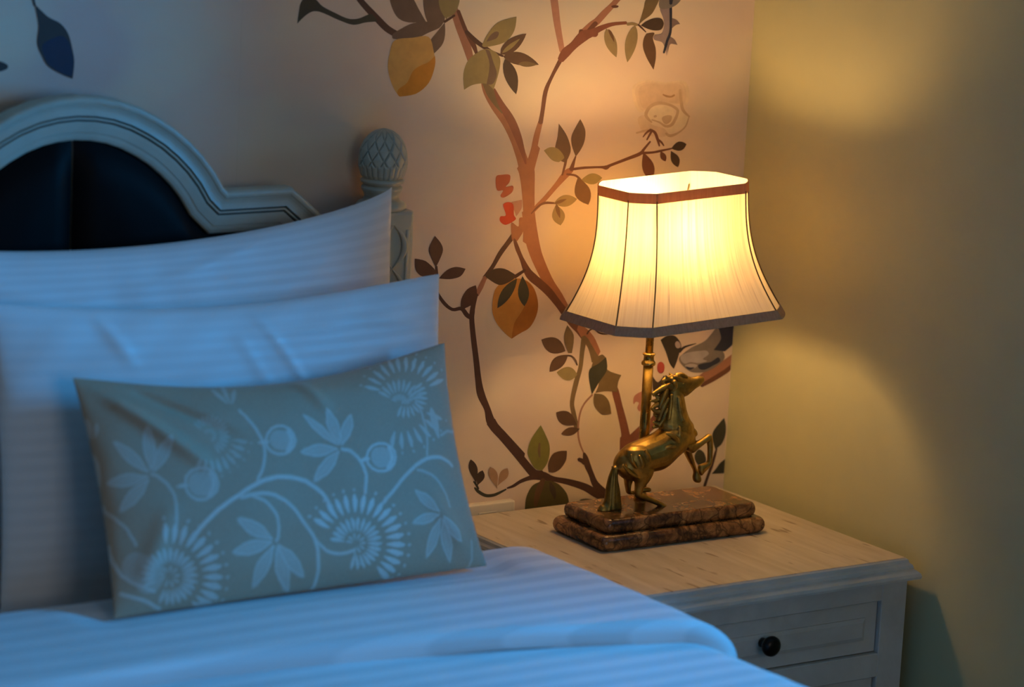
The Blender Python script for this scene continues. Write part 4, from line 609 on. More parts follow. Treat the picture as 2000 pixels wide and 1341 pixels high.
(-1583,12418),(-1634,12432),(-1689,12444),(-1744,12451),(-1797,12452),(-1846,12446),(-1893,12433),(-1936,12415),(-1972,12391),(-2003,12361),(-2028,12324),(-2045,12284),(-2044,12240),
(-2017,12200),(-1974,12165),(-1932,12138),(-1905,12120),(-1884,12122)]),('rose3',[(-1406,12622),(-1400,12589),(-1392,12540),(-1382,12486),(-1372,12439),(-1363,12400),(-1354,12362),(-1341,12325),
(-1319,12287),(-1283,12252),(-1239,12221),(-1198,12196),(-1171,12178),(-1150,12182),(-1148,12199),(-1173,12219),(-1208,12248),(-1243,12280),(-1268,12309),(-1283,12337),(-1293,12368),
(-1302,12404),(-1313,12443),(-1325,12490),(-1337,12543),(-1348,12591),(-1356,12625),(-1384,12638)]),('rose3',[(-1184,12186),(-1192,12160),(-1203,12123),(-1218,12083),(-1237,12050),(-1263,12024),
(-1294,11999),(-1329,11978),(-1365,11960),(-1405,11946),(-1448,11935),(-1488,11929),(-1517,11928),(-1536,11930),(-1556,11939),(-1577,11950),(-1594,11959),(-1617,11955),(-1618,11935),
(-1605,11924),(-1584,11906),(-1554,11888),(-1513,11879),(-1470,11884),(-1427,11898),(-1384,11915),(-1345,11935),(-1308,11956),(-1272,11980),(-1239,12006),(-1211,12036),(-1191,12074),
(-1176,12115),(-1167,12154),(-1159,12180),(-1170,12190)]),('rose3',[(-2174,11960),(-2151,11963),(-2118,11967),(-2082,11972),(-2050,11977),(-2020,11985),(-1992,11994),(-1967,12002),(-1950,12007),
(-1946,12019),(-1959,12027),(-1978,12025),(-2004,12021),(-2035,12017),(-2064,12013),(-2096,12007),(-2131,11999),(-2162,11992),(-2184,11988),(-2190,11972)]),('rose3',[(-1699,12192),(-1686,12205),
(-1665,12216),(-1639,12224),(-1614,12229),(-1588,12231),(-1558,12230),(-1531,12225),(-1513,12216),(-1505,12199),(-1505,12178),(-1510,12155),(-1520,12135),(-1536,12119),(-1558,12105),
(-1582,12093),(-1604,12088),(-1622,12090),(-1640,12097),(-1655,12108),(-1669,12121),(-1681,12137),(-1693,12156),(-1700,12176)]),('rose3',[(-1863,12228),(-1855,12233),(-1841,12238),(-1826,12241),
(-1814,12241),(-1807,12236),(-1801,12228),(-1799,12219),(-1800,12212),(-1807,12207),(-1820,12203),(-1833,12201),(-1844,12202),(-1852,12206),(-1859,12214),(-1864,12222)]),('rose4',[(-1711,12549),
(-1699,12543),(-1683,12534),(-1663,12524),(-1641,12516),(-1619,12511),(-1594,12507),(-1569,12504),(-1545,12504),(-1521,12509),(-1500,12517),(-1482,12525),(-1471,12530),(-1470,12547),
(-1490,12555),(-1502,12550),(-1518,12542),(-1535,12536),(-1552,12532),(-1570,12533),(-1590,12537),(-1612,12542),(-1632,12547),(-1651,12551),(-1671,12557),(-1688,12563),(-1701,12567),
(-1714,12561)])]),('painted_rose',[('bark',[(-2037,11899),(-2024,11911),(-2006,11928),(-1986,11945),(-1967,11960),(-1946,11971),(-1922,11981),(-1899,11990),(-1883,11997),(-1883,12022),
(-1911,12033),(-1926,12025),(-1948,12014),(-1973,12000),(-1995,11984),(-2014,11965),(-2031,11943),(-2044,11923),(-2054,11909),(-2049,11900)]),('bark',[(-1954,11851),(-1944,11865),(-1929,11887),
(-1913,11910),(-1899,11931),(-1885,11950),(-1872,11969),(-1860,11986),(-1852,11998),(-1865,12019),(-1892,12018),(-1899,12006),(-1910,11988),(-1923,11968),(-1934,11948),(-1947,11926),
(-1961,11901),(-1973,11879),(-1981,11863),(-1972,11850)]),('bark',[(-1918,12001),(-1901,11993),(-1878,11981),(-1856,11967),(-1840,11953),(-1827,11935),(-1814,11911),(-1801,11884),(-1788,11857),
(-1772,11828),(-1756,11796),(-1741,11768),(-1730,11748),(-1713,11742),(-1702,11752),(-1707,11773),(-1715,11803),(-1725,11837),(-1736,11868),(-1748,11896),(-1761,11925),(-1777,11953),
(-1798,11978),(-1827,11999),(-1857,12013),(-1884,12023),(-1901,12029),(-1922,12021)]),('bark',[(-1773,11851),(-1759,11841),(-1738,11827),(-1715,11812),(-1697,11799),(-1680,11785),(-1664,11770),
(-1649,11755),(-1639,11745),(-1623,11744),(-1619,11756),(-1627,11767),(-1638,11783),(-1652,11802),(-1669,11820),(-1690,11836),(-1714,11852),(-1736,11866),(-1750,11875),(-1773,11870)])]),
('painted_leaf',[('darkl',[(-1482,11700),(-1440,11685),(-1399,11672),(-1359,11662),(-1321,11658),(-1286,11661),(-1255,11672),(-1228,11692),(-1204,11720),(-1185,11758),(-1232,11784),(-1274,11799),
(-1313,11805),(-1348,11804),(-1379,11793),(-1408,11776),(-1434,11754),(-1459,11728)])]),('painted_leaf',[('darkl',[(-1485,11664),(-1486,11628),(-1486,11593),(-1483,11559),(-1475,11527),
(-1461,11496),(-1439,11468),(-1410,11442),(-1372,11419),(-1324,11399),(-1305,11440),(-1298,11478),(-1300,11512),(-1312,11543),(-1334,11572),(-1364,11597),(-1401,11620),(-1441,11642)])]),
('painted_leaf',[('bark',[(-1685,11672),(-1689,11648),(-1691,11624),(-1690,11601),(-1686,11580),(-1677,11560),(-1661,11542),(-1640,11527),(-1613,11513),(-1578,11502),(-1567,11528),(-1563,11553),
(-1566,11575),(-1575,11595),(-1589,11613),(-1609,11629),(-1632,11644),(-1658,11658)])]),('painted_leaf',[('bark',[(-2021,11666),(-2030,11611),(-2036,11555),(-2038,11501),(-2033,11448),
(-2018,11396),(-1992,11346),(-1955,11299),(-1905,11253),(-1839,11210),(-1803,11271),(-1785,11328),(-1782,11383),(-1793,11436),(-1819,11485),(-1858,11533),(-1907,11578),(-1962,11623)])]),
('painted_leaf',[('darkb',[(-5788,10082),(-5799,10100),(-5827,10142),(-5858,10194),(-5883,10239),(-5901,10274),(-5918,10307),(-5929,10341),(-5929,10378),(-5910,10430),(-5876,10491),(-5844,10542),
(-5830,10564),(-5816,10551),(-5784,10520),(-5746,10482),(-5718,10448),(-5700,10420),(-5685,10393),(-5676,10365),(-5673,10336),(-5678,10303),(-5690,10269),(-5705,10235),(-5720,10202),
(-5739,10165),(-5761,10126),(-5780,10095)])]),('painted_leaf',[('darkb',[(-6171,10237),(-6149,10234),(-6096,10225),(-6032,10210),(-5976,10190),(-5925,10156),(-5870,10112),(-5827,10073),
(-5809,10056),(-5804,10046),(-5794,10021),(-5791,9994),(-5805,9974),(-5843,9961),(-5900,9952),(-5960,9949),(-6012,9954),(-6053,9971),(-6090,9997),(-6122,10029),(-6146,10064),(-6161,10111),
(-6168,10168),(-6170,10217)])]),('painted_leaf',[('darkb',[(-5727,9908),(-5711,9923),(-5673,9959),(-5626,9999),(-5582,10028),(-5543,10045),(-5504,10057),(-5463,10063),(-5422,10065),(-5371,10059),
(-5314,10046),(-5267,10032),(-5248,10026),(-5254,10013),(-5273,9980),(-5300,9943),(-5333,9916),(-5373,9901),(-5422,9892),(-5474,9886),(-5525,9884),(-5585,9888),(-5651,9896),(-5705,9904)])]),
('painted_leaf',[('darkb',[(-5046,9759),(-5041,9745),(-5029,9709),(-5020,9663),(-5022,9619),(-5040,9575),(-5067,9526),(-5101,9480),(-5137,9446),(-5183,9427),(-5238,9419),(-5285,9416),
(-5305,9416),(-5306,9433),(-5307,9474),(-5306,9524),(-5297,9568),(-5280,9606),(-5256,9644),(-5228,9680),(-5197,9708),(-5156,9730),(-5106,9746),(-5064,9756)])]),('painted_lemon',[('lemon2',[(-4695,9653),
(-4670,9695),(-4638,9726),(-4599,9748),(-4553,9768),(-4498,9788),(-4434,9803),(-4369,9813),(-4308,9817),(-4253,9813),(-4200,9804),(-4151,9788),(-4105,9767),(-4062,9740),(-4022,9707),
(-3986,9669),(-3955,9626),(-3928,9575),(-3904,9517),(-3885,9457),(-3874,9401),(-3870,9349),(-3872,9300),(-3881,9252),(-3895,9205),(-3915,9158),(-3942,9111),(-3973,9067),(-4009,9030),
(-4051,9002),(-4100,8981),(-4150,8963),(-4194,8945),(-4239,8924),(-4285,8902),(-4320,8884),(-4334,8877),(-4347,8885),(-4380,8907),(-4422,8937),(-4463,8971),(-4504,9008),(-4550,9051),
(-4594,9097),(-4632,9146),(-4664,9195),(-4691,9247),(-4712,9302),(-4724,9362),(-4728,9433),(-4724,9513),(-4713,9590)]),('lemond2',[(-4139,9778),(-4110,9766),(-4061,9728),(-4006,9677),
(-3962,9626),(-3931,9574),(-3906,9516),(-3886,9457),(-3874,9401),(-3869,9349),(-3872,9300),(-3881,9252),(-3895,9205),(-3915,9158),(-3942,9111),(-3973,9067),(-4009,9030),(-4051,9002),
(-4100,8981),(-4150,8963),(-4194,8945),(-4239,8924),(-4285,8902),(-4320,8884),(-4334,8877),(-4333,8904),(-4328,8971),(-4317,9051),(-4299,9122),(-4267,9176),(-4225,9228),(-4181,9280),
(-4145,9335),(-4115,9396),(-4088,9460),(-4068,9523),(-4060,9582),(-4074,9643),(-4105,9705),(-4133,9754)])]),('painted_leaf',[('darkl',[(-4880,9881),(-4867,9895),(-4835,9926),(-4793,9961),
(-4748,9984),(-4700,9994),(-4647,9997),(-4590,9993),(-4533,9981),(-4464,9953),(-4385,9910),(-4320,9872),(-4293,9855),(-4305,9845),(-4336,9822),(-4378,9795),(-4421,9774),(-4466,9757),
(-4517,9741),(-4571,9732),(-4628,9737),(-4699,9767),(-4783,9816),(-4851,9861)])]),('painted_leaf',[('darkg',[(-4291,9816),(-4366,9789),(-4431,9756),(-4487,9719),(-4535,9676),(-4572,9627),
(-4600,9572),(-4619,9512),(-4629,9446),(-4629,9375),(-4562,9406),(-4505,9442),(-4453,9483),(-4408,9528),(-4371,9577),(-4340,9630),(-4316,9687),(-4299,9749)]),('darkb',[(-4322,9814),(-4305,9823),
(-4281,9836),(-4253,9852),(-4227,9866),(-4202,9881),(-4175,9896),(-4151,9911),(-4134,9921),(-4135,9944),(-4162,9955),(-4181,9947),(-4207,9935),(-4236,9922),(-4263,9910),(-4290,9897),
(-4319,9884),(-4344,9871),(-4362,9863),(-4361,9829)])]),('painted_leaf',[('darkg',[(-4193,9848),(-4217,9796),(-4238,9743),(-4255,9691),(-4263,9638),(-4261,9585),(-4248,9532),(-4222,9479),
(-4184,9425),(-4130,9371),(-4091,9423),(-4066,9476),(-4054,9528),(-4055,9582),(-4067,9635),(-4089,9688),(-4120,9741),(-4155,9795)])]),('painted_leaf',[('brown',[(-3305,8603),(-3334,8671),
(-3371,8726),(-3412,8772),(-3459,8807),(-3511,8831),(-3570,8845),(-3633,8847),(-3702,8840),(-3777,8821),(-3747,8753),(-3711,8698),(-3670,8653),(-3624,8617),(-3572,8593),(-3513,8580),
(-3449,8577),(-3380,8584)])]),('painted_leaf',[('olive2',[(-3297,9015),(-3282,8999),(-3245,8960),(-3204,8913),(-3175,8869),(-3163,8834),(-3158,8799),(-3158,8763),(-3159,8726),(-3163,8679),
(-3171,8625),(-3179,8581),(-3182,8562),(-3193,8563),(-3217,8565),(-3240,8567),(-3251,8567),(-3262,8587),(-3288,8634),(-3317,8690),(-3337,8739),(-3346,8777),(-3350,8813),(-3350,8848),
(-3347,8882),(-3336,8922),(-3320,8966),(-3304,9001)])]),('painted_leaf',[('brown',[(-3256,8539),(-3330,8547),(-3394,8545),(-3450,8536),(-3497,8518),(-3534,8491),(-3562,8455),(-3580,8411),
(-3591,8359),(-3591,8298),(-3528,8300),(-3473,8310),(-3423,8325),(-3380,8346),(-3342,8373),(-3311,8406),(-3286,8444),(-3267,8488)]),('brown',[(-3299,8517),(-3278,8515),(-3248,8513),(-3217,8509),
(-3192,8501),(-3173,8490),(-3154,8473),(-3136,8454),(-3120,8436),(-3107,8416),(-3096,8394),(-3086,8374),(-3079,8359),(-3063,8354),(-3053,8364),(-3059,8379),(-3067,8400),(-3077,8425),
(-3091,8448),(-3109,8469),(-3129,8491),(-3153,8510),(-3180,8527),(-3213,8536),(-3248,8541),(-3280,8544),(-3301,8546),(-3312,8532)])]),('painted_leaf',[('olive',[(-3056,8209),(-3097,8271),
(-3139,8309),(-3182,8334),(-3226,8347),(-3270,8350),(-3316,8344),(-3361,8330),(-3407,8309),(-3454,8278),(-3413,8232),(-3371,8196),(-3328,8166),(-3285,8145),(-3241,8133),(-3196,8131),
(-3151,8140),(-3104,8162)])]),('painted_leaf',[('brown',[(-3010,7400),(-3037,7454),(-3065,7505),(-3097,7552),(-3134,7592),(-3177,7623),(-3227,7643),(-3284,7653),(-3349,7652),(-3423,7638),
(-3406,7571),(-3379,7518),(-3345,7475),(-3303,7442),(-3254,7420),(-3199,7407),(-3138,7401),(-3075,7399)])]),('painted_leaf',[('brown',[(-2957,7331),(-3006,7353),(-3052,7366),(-3095,7374),
(-3137,7375),(-3175,7370),(-3211,7357),(-3245,7339),(-3276,7315),(-3304,7283),(-3256,7261),(-3210,7248),(-3166,7240),(-3125,7239),(-3087,7244),(-3050,7256),(-3017,7275),(-2985,7299)])]),
('painted_leaf',[('olive2',[(-2592,8496),(-2582,8490),(-2559,8473),(-2531,8448),(-2511,8418),(-2505,8379),(-2506,8332),(-2502,8284),(-2478,8242),(-2412,8205),(-2318,8170),(-2234,8143),
(-2198,8133),(-2205,8122),(-2221,8094),(-2240,8058),(-2253,8022),(-2259,7978),(-2262,7926),(-2263,7882),(-2263,7863),(-2287,7868),(-2346,7879),(-2418,7890),(-2482,7896),(-2544,7896),
(-2612,7892),(-2667,7887),(-2689,7885),(-2678,7903),(-2655,7947),(-2634,8002),(-2631,8053),(-2659,8098),(-2706,8144),(-2753,8191),(-2782,8238),(-2789,8290),(-2782,8345),(-2766,8396),
(-2744,8436),(-2707,8464),(-2656,8482),(-2612,8493)])]),('painted_leaf',[('darkg',[(-2520,8447),(-2512,8425),(-2496,8370),(-2483,8303),(-2485,8243),(-2508,8194),(-2544,8147),(-2586,8100),
(-2624,8053),(-2663,7997),(-2704,7936),(-2737,7887),(-2751,7867),(-2761,7900),(-2785,7978),(-2811,8069),(-2828,8141),(-2834,8188),(-2835,8225),(-2829,8256),(-2813,8284),(-2783,8307),
(-2740,8324),(-2694,8339),(-2652,8357),(-2611,8383),(-2567,8412),(-2533,8437)])]),('painted_leaf',[('olive2',[(-2706,7878),(-2686,7876),(-2637,7870),(-2579,7860),(-2530,7843),(-2494,7819),
(-2461,7789),(-2431,7755),(-2407,7716),(-2385,7664),(-2368,7600),(-2356,7546),(-2351,7523),(-2371,7520),(-2418,7515),(-2476,7515),(-2526,7524),(-2567,7548),(-2608,7581),(-2645,7618),
(-2674,7653),(-2693,7684),(-2705,7714),(-2712,7743),(-2716,7772),(-2717,7804),(-2713,7839),(-2709,7867)])]),('painted_leaf',[('olivel',[(-3703,7461),(-3693,7446),(-3669,7410),(-3640,7364),
(-3613,7319),(-3588,7276),(-3562,7230),(-3538,7184),(-3520,7139),(-3510,7099),(-3504,7060),(-3503,7022),(-3504,6984),(-3509,6944),(-3517,6905),(-3528,6867),(-3542,6833),(-3563,6799),
(-3592,6765),(-3616,6740),(-3627,6729),(-3643,6731),(-3682,6739),(-3730,6753),(-3772,6778),(-3807,6818),(-3844,6870),(-3876,6924),(-3901,6970),(-3916,7004),(-3925,7032),(-3927,7060),
(-3924,7092),(-3917,7131),(-3905,7174),(-3887,7219),(-3863,7265),(-3822,7322),(-3769,7386),(-3723,7439)]),('olive2',[(-3722,7177),(-3725,7155),(-3730,7124),(-3734,7090),(-3734,7057),
(-3730,7026),(-3722,6995),(-3713,6969),(-3707,6950),(-3689,6940),(-3675,6950),(-3676,6968),(-3678,6995),(-3680,7024),(-3681,7052),(-3683,7082),(-3686,7117),(-3688,7149),(-3689,7171),
(-3705,7183)])]),('painted_leaf',[('brown',[(-3502,6691),(-3506,6707),(-3515,6744),(-3522,6789),(-3521,6831),(-3511,6868),(-3494,6906),(-3473,6942),(-3449,6970),(-3420,6988),(-3388,6998),
(-3353,7005),(-3318,7009),(-3277,7010),(-3229,7006),(-3191,7002),(-3175,7000),(-3173,6983),(-3171,6942),(-3173,6893),(-3181,6849),(-3199,6814),(-3223,6779),(-3251,6747),(-3279,6721),
(-3308,6702),(-3339,6688),(-3370,6678),(-3399,6673),(-3431,6673),(-3464,6680),(-3491,6688)])]),('painted_leaf',[('darkl',[(-4860,6639),(-4858,6685),(-4852,6732),(-4846,6778),(-4843,6824),
(-4847,6869),(-4862,6913),(-4888,6956),(-4928,6998),(-4986,7038),(-5009,6990),(-5017,6943),(-5013,6898),(-4997,6854),(-4973,6811),(-4945,6768),(-4914,6726),(-4885,6683)])]),('painted_leaf',[('darkl',[(-4838,6607),
(-4814,6627),(-4786,6646),(-4759,6665),(-4736,6685),(-4719,6708),(-4710,6735),(-4712,6765),(-4726,6800),(-4753,6841),(-4799,6829),(-4831,6812),(-4852,6790),(-4863,6765),(-4865,6736),
(-4860,6704),(-4853,6672),(-4844,6639)])]),('painted_leaf',[('faded',[(-4463,6514),(-4467,6557),(-4466,6602),(-4463,6646),(-4462,6690),(-4466,6734),(-4480,6775),(-4508,6814),(-4552,6851),
(-4616,6883),(-4642,6835),(-4647,6790),(-4638,6748),(-4616,6708),(-4586,6669),(-4553,6631),(-4519,6593),(-4488,6554)]),('faded',[(-4462,6562),(-4433,6586),(-4399,6607),(-4363,6628),(-4328,6648),
(-4297,6671),(-4274,6699),(-4263,6733),(-4266,6776),(-4288,6829),(-4348,6822),(-4390,6805),(-4418,6780),(-4434,6749),(-4441,6712),(-4445,6674),(-4447,6635),(-4452,6597)])]),('painted_fruit',[('olived',[(-3915,6080),
(-3915,6093),(-3917,6123),(-3919,6163),(-3918,6201),(-3916,6237),(-3913,6276),(-3908,6315),(-3897,6353),(-3880,6392),(-3859,6432),(-3833,6469),(-3805,6498),(-3772,6519),(-3735,6532),
(-3695,6542),(-3656,6549),(-3617,6554),(-3577,6557),(-3536,6555),(-3493,6549),(-3447,6539),(-3399,6524),(-3351,6504),(-3305,6479),(-3260,6445),(-3215,6405),(-3174,6361),(-3140,6318),
(-3116,6276),(-3100,6233),(-3088,6189),(-3078,6147),(-3070,6100),(-3066,6048),(-3064,6007),(-3063,5990),(-3197,6004),(-3491,6035),(-3783,6066)]),('brown2',[(-3635,6599),(-3651,6578),
(-3673,6548),(-3698,6512),(-3718,6473),(-3733,6431),(-3745,6385),(-3754,6339),(-3761,6297),(-3762,6258),(-3760,6221),(-3756,6190),(-3754,6169),(-3724,6145),(-3692,6157),(-3687,6177),
(-3680,6204),(-3670,6235),(-3660,6268),(-3647,6304),(-3631,6345),(-3615,6387),(-3601,6425),(-3589,6463),(-3577,6502),(-3566,6537),(-3559,6562),(-3586,6601)]),('darkl',[(-3479,6511),(-3478,6491),
(-3476,6461),(-3472,6428),(-3465,6398),(-3452,6370),(-3435,6343),(-3419,6318),(-3405,6298),(-3395,6281),(-3387,6265),(-3380,6250),(-3375,6239),(-3367,6233),(-3359,6237),(-3354,6246),
(-3346,6259),(-3339,6277),(-3337,6300),(-3338,6327),(-3343,6357),(-3350,6387),(-3360,6416),(-3379,6445),(-3402,6475),(-3425,6501),(-3441,6519),(-3466,6527)])]),('painted_leaf',[('darkg',[(-2883,6170),
(-2854,6158),(-2826,6151),(-2798,6147),(-2770,6145),(-2742,6145),(-2715,6146),(-2688,6148),(-2660,6152),(-2634,6157),(-2662,6165),(-2691,6171),(-2719,6177),(-2747,6181),(-2775,6184),
(-2803,6185),(-2830,6184),(-2857,6180)])]),('painted_bird',[('bird',[(-1077,8304),(-1072,8326),(-1056,8345),(-1031,8363),(-1001,8383),(-966,8405),(-925,8429),(-879,8452),(-829,8475),
(-771,8494),(-705,8513),(-641,8531),(-586,8553),(-546,8577),(-514,8603),(-486,8631),(-456,8660),(-424,8693),(-392,8731),(-360,8764),(-327,8785),(-289,8789),(-250,8781),(-213,8767),(-184,8752),
(-166,8741),(-153,8729),(-148,8711),(-151,8682),(-169,8637),(-199,8581),(-228,8520),(-240,8463),(-224,8410),(-190,8358),(-158,8308),(-146,8264),(-160,8226),(-191,8194),(-232,8165),(-275,8139),
(-325,8113),(-381,8089),(-439,8069),(-492,8054),(-537,8046),(-578,8043),(-617,8043),(-658,8045),(-700,8049),(-742,8054),(-785,8063),(-826,8077),(-868,8098),(-911,8125),(-951,8155),(-986,8184),
(-1018,8214),(-1046,8246),(-1068,8276)]),('birdl',[(-1035,8356),(-1008,8370),(-969,8380),(-924,8389),(-878,8396),(-832,8400),(-782,8402),(-732,8403),(-685,8403),(-642,8403),(-600,8404),
(-563,8402),(-532,8396),(-508,8385),(-490,8369),(-480,8352),(-480,8335),(-501,8318),(-538,8299),(-574,8281),(-592,8265),(-578,8253),(-545,8242),(-514,8233),(-505,8225),(-529,8217),(-572,8210),
(-623,8205),(-670,8204),(-713,8209),(-758,8220),(-800,8230),(-838,8235),(-870,8232),(-898,8223),(-923,8215),(-947,8215),(-971,8224),(-994,8240),(-1014,8259),(-1029,8277),(-1039,8297),
(-1047,8318),(-1046,8339)]),('birdl',[(-945,8192),(-924,8198),(-888,8203),(-845,8205),(-808,8204),(-774,8199),(-740,8191),(-711,8182),(-695,8172),(-695,8161),(-706,8149),(-724,8138),
(-747,8131),(-778,8131),(-817,8135),(-856,8142),(-887,8149),(-912,8159),(-933,8171),(-946,8183)]),('navy',[(-326,8781),(-268,8784),(-139,8792),(-9,8799),(-8,8803),(-8,8776),(-8,8712),
(-8,8637),(-8,8578),(-8,8540),(-8,8509),(-8,8483),(-8,8457),(-43,8425),(-92,8392),(-135,8366),(-153,8355),(-189,8361),(-269,8375),(-349,8389),(-385,8396),(-367,8414),(-326,8458),(-281,8510),
(-253,8554),(-247,8586),(-253,8615),(-264,8641),(-276,8669),(-289,8702),(-305,8739),(-320,8768)]),('navy',[(-681,8171),(-668,8180),(-646,8185),(-618,8189),(-586,8193),(-549,8196),(-506,8197),
(-461,8200),(-420,8207),(-382,8222),(-346,8243),(-313,8261),(-286,8268),(-263,8259),(-244,8240),(-234,8217),(-238,8197),(-262,8181),(-300,8165),(-345,8150),(-387,8136),(-425,8121),(-464,8105),
(-501,8092),(-536,8085),(-569,8085),(-600,8089),(-627,8097),(-649,8108),(-665,8122),(-678,8139),(-684,8157)]),('navy',[(-921,8168),(-906,8166),(-883,8159),(-856,8150),(-831,8145),(-808,8144),
(-782,8145),(-762,8145),(-754,8143),(-762,8135),(-782,8124),(-807,8114),(-829,8109),(-848,8110),(-867,8116),(-885,8124),(-899,8132),(-911,8142),(-920,8153),(-925,8163)])]),('painted_bird',[('birdk',[(-1466,8642),
(-1453,8650),(-1421,8668),(-1380,8687),(-1340,8699),(-1300,8702),(-1257,8702),(-1214,8695),(-1174,8680),(-1136,8652),(-1099,8614),(-1068,8574),(-1048,8536),(-1043,8505),(-1050,8476),
(-1061,8447),(-1072,8415),(-1081,8378),(-1092,8338),(-1104,8298),(-1115,8262),(-1130,8226),(-1147,8189),(-1161,8161),(-1167,8149),(-1177,8159),(-1201,8182),(-1231,8215),(-1257,8251),
(-1278,8291),(-1297,8337),(-1318,8386),(-1342,8436),(-1376,8496),(-1417,8563),(-1452,8619)]),('pinkw',[(-1171,8568),(-1165,8579),(-1154,8590),(-1141,8597),(-1127,8598),(-1112,8592),(-1094,8579),
(-1077,8563),(-1066,8549),(-1059,8534),(-1056,8518),(-1057,8504),(-1061,8493),(-1072,8486),(-1087,8482),(-1104,8480),(-1118,8481),(-1130,8485),(-1140,8492),(-1149,8501),(-1156,8511),
(-1163,8524),(-1169,8539),(-1172,8555)]),('birdk',[(-1053,8403),(-1037,8418),(-1017,8438),(-991,8459),(-959,8477),(-910,8491),(-848,8504),(-789,8515),(-748,8523),(-745,8530),(-753,8536),
(-795,8531),(-857,8525),(-922,8517),(-977,8507),(-1020,8493),(-1057,8476),(-1085,8460),(-1104,8450),(-1096,8414)])]),('painted_flower',[('redd',[(-1437,8287),(-1419,8282),(-1398,8271),
(-1379,8255),(-1365,8237),(-1357,8214),(-1353,8186),(-1353,8158),(-1358,8136),(-1369,8119),(-1386,8107),(-1405,8098),(-1423,8096),(-1441,8101),(-1460,8113),(-1477,8128),(-1490,8146),
(-1497,8170),(-1501,8198),(-1501,8225),(-1497,8247),(-1487,8264),(-1472,8277),(-1455,8285)])]),('painted_flower',[('pinkr',[(-1926,7641),(-1932,7660),(-1935,7692),(-1935,7727),(-1928,7756),
(-1913,7776),(-1890,7794),(-1865,7807),(-1840,7816),(-1812,7825),(-1782,7832),(-1754,7829),(-1733,7807),(-1721,7754),(-1716,7678),(-1716,7602),(-1721,7547),(-1735,7521),(-1756,7511),
(-1779,7511),(-1798,7515),(-1815,7523),(-1830,7536),(-1842,7554),(-1849,7571),(-1845,7591),(-1834,7613),(-1824,7634),(-1821,7651),(-1830,7662),(-1846,7670),(-1863,7674),(-1879,7675),
(-1893,7667),(-1906,7652),(-1918,7640)])]),('painted_flower',[('darkl',[(-1587,8076),(-1574,8058),(-1542,8017),(-1503,7976),(-1468,7957),(-1434,7972),(-1396,8009),(-1365,8045),(-1353,8062),
(-1345,8046),(-1330,8007),(-1314,7961),(-1309,7922),(-1315,7891),(-1329,7862),(-1349,7837),(-1375,7818),(-1412,7801),(-1459,7788),(-1505,7786),(-1540,7804),(-1563,7865),(-1577,7956),
(-1584,8039)])]),('painted_leaf',[('darkg',[(-222,6747),(-233,6771),(-258,6827),(-284,6894),(-299,6949),(-301,6986),(-297,7017),(-284,7048),(-262,7082),(-218,7130),(-157,7186),(-103,7233),
(-79,7252),(-73,7237),(-58,7199),(-42,7151),(-31,7107),(-27,7067),(-26,7026),(-28,6985),(-35,6947),(-46,6911),(-61,6876),(-79,6844),(-101,6816),(-133,6791),(-173,6769),(-207,6753)])]),
('painted_leaf',[('darkg',[(-265,6339),(-254,6349),(-227,6373),(-196,6402),(-169,6428),(-152,6449),(-137,6468),(-122,6487),(-102,6505),(-70,6526),(-30,6547),(-8,6565),(-8,6572),(-8,6533),
(-8,6448),(-8,6363),(-8,6324),(-8,6325),(-25,6326),(-74,6328),(-118,6330),(-161,6332),(-210,6335),(-249,6338)])]),('painted_leaf',[('darkg',[(-636,6684),(-626,6712),(-608,6740),(-584,6762),
(-560,6773),(-531,6767),(-499,6751),(-467,6727),(-442,6700),(-423,6668),(-406,6629),(-397,6590),(-398,6559),(-412,6533),(-438,6512),(-468,6498),(-496,6493),(-523,6500),(-552,6518),(-578,6542),
(-599,6567),(-616,6594),(-629,6625),(-637,6656)])]),('painted_branch',[('darkb',[(-2896,8839),(-2891,8847),(-2886,8859),(-2878,8870),(-2870,8879),(-2858,8888),(-2842,8898),(-2826,8905),
(-2812,8910),(-2803,8911),(-2796,8909),(-2786,8905),(-2772,8898),(-2755,8886),(-2734,8869),(-2710,8850),(-2684,8835),(-2657,8825),(-2630,8817),(-2603,8812),(-2576,8808),(-2548,8806),
(-2519,8806),(-2493,8807),(-2476,8808),(-2472,8813),(-2477,8818),(-2495,8820),(-2520,8824),(-2549,8828),(-2575,8833),(-2599,8838),(-2623,8845),(-2647,8853),(-2669,8862),(-2691,8873),
(-2716,8888),(-2739,8902),(-2760,8914),(-2777,8922),(-2790,8928),(-2805,8931),(-2821,8930),(-2839,8926),(-2859,8919),(-2878,8909),(-2894,8899),(-2906,8886),(-2914,8872),(-2920,8860),
(-2924,8851),(-2914,8838)])]),('painted_bird',[('bird',[(-1875,13912),(-1891,13956),(-1891,14020),(-1881,14089),(-1868,14149),(-1854,14200),(-1835,14247),(-1811,14290),(-1782,14326),
(-1746,14355),(-1703,14378),(-1657,14394),(-1615,14403),(-1573,14404),(-1531,14398),(-1493,14384),(-1462,14361),(-1440,14326),(-1423,14280),(-1413,14230),(-1412,14182),(-1419,14135),
(-1435,14088),(-1457,14043),(-1485,14004),(-1519,13972),(-1559,13945),(-1604,13923),(-1652,13908),(-1709,13897),(-1775,13889),(-1834,13892)]),('navy',[(-1634,13965),(-1627,13998),(-1618,14044),
(-1607,14093),(-1596,14135),(-1584,14172),(-1570,14210),(-1556,14245),(-1546,14270),(-1571,14302),(-1615,14297),(-1631,14274),(-1654,14241),(-1677,14201),(-1694,14157),(-1699,14106),
(-1696,14052),(-1692,14004),(-1689,13970),(-1662,13953)])]),('painted_leaf',[('brown',[(-5864,14441),(-5791,14429),(-5735,14433),(-5688,14446),(-5648,14467),(-5615,14494),(-5589,14528),
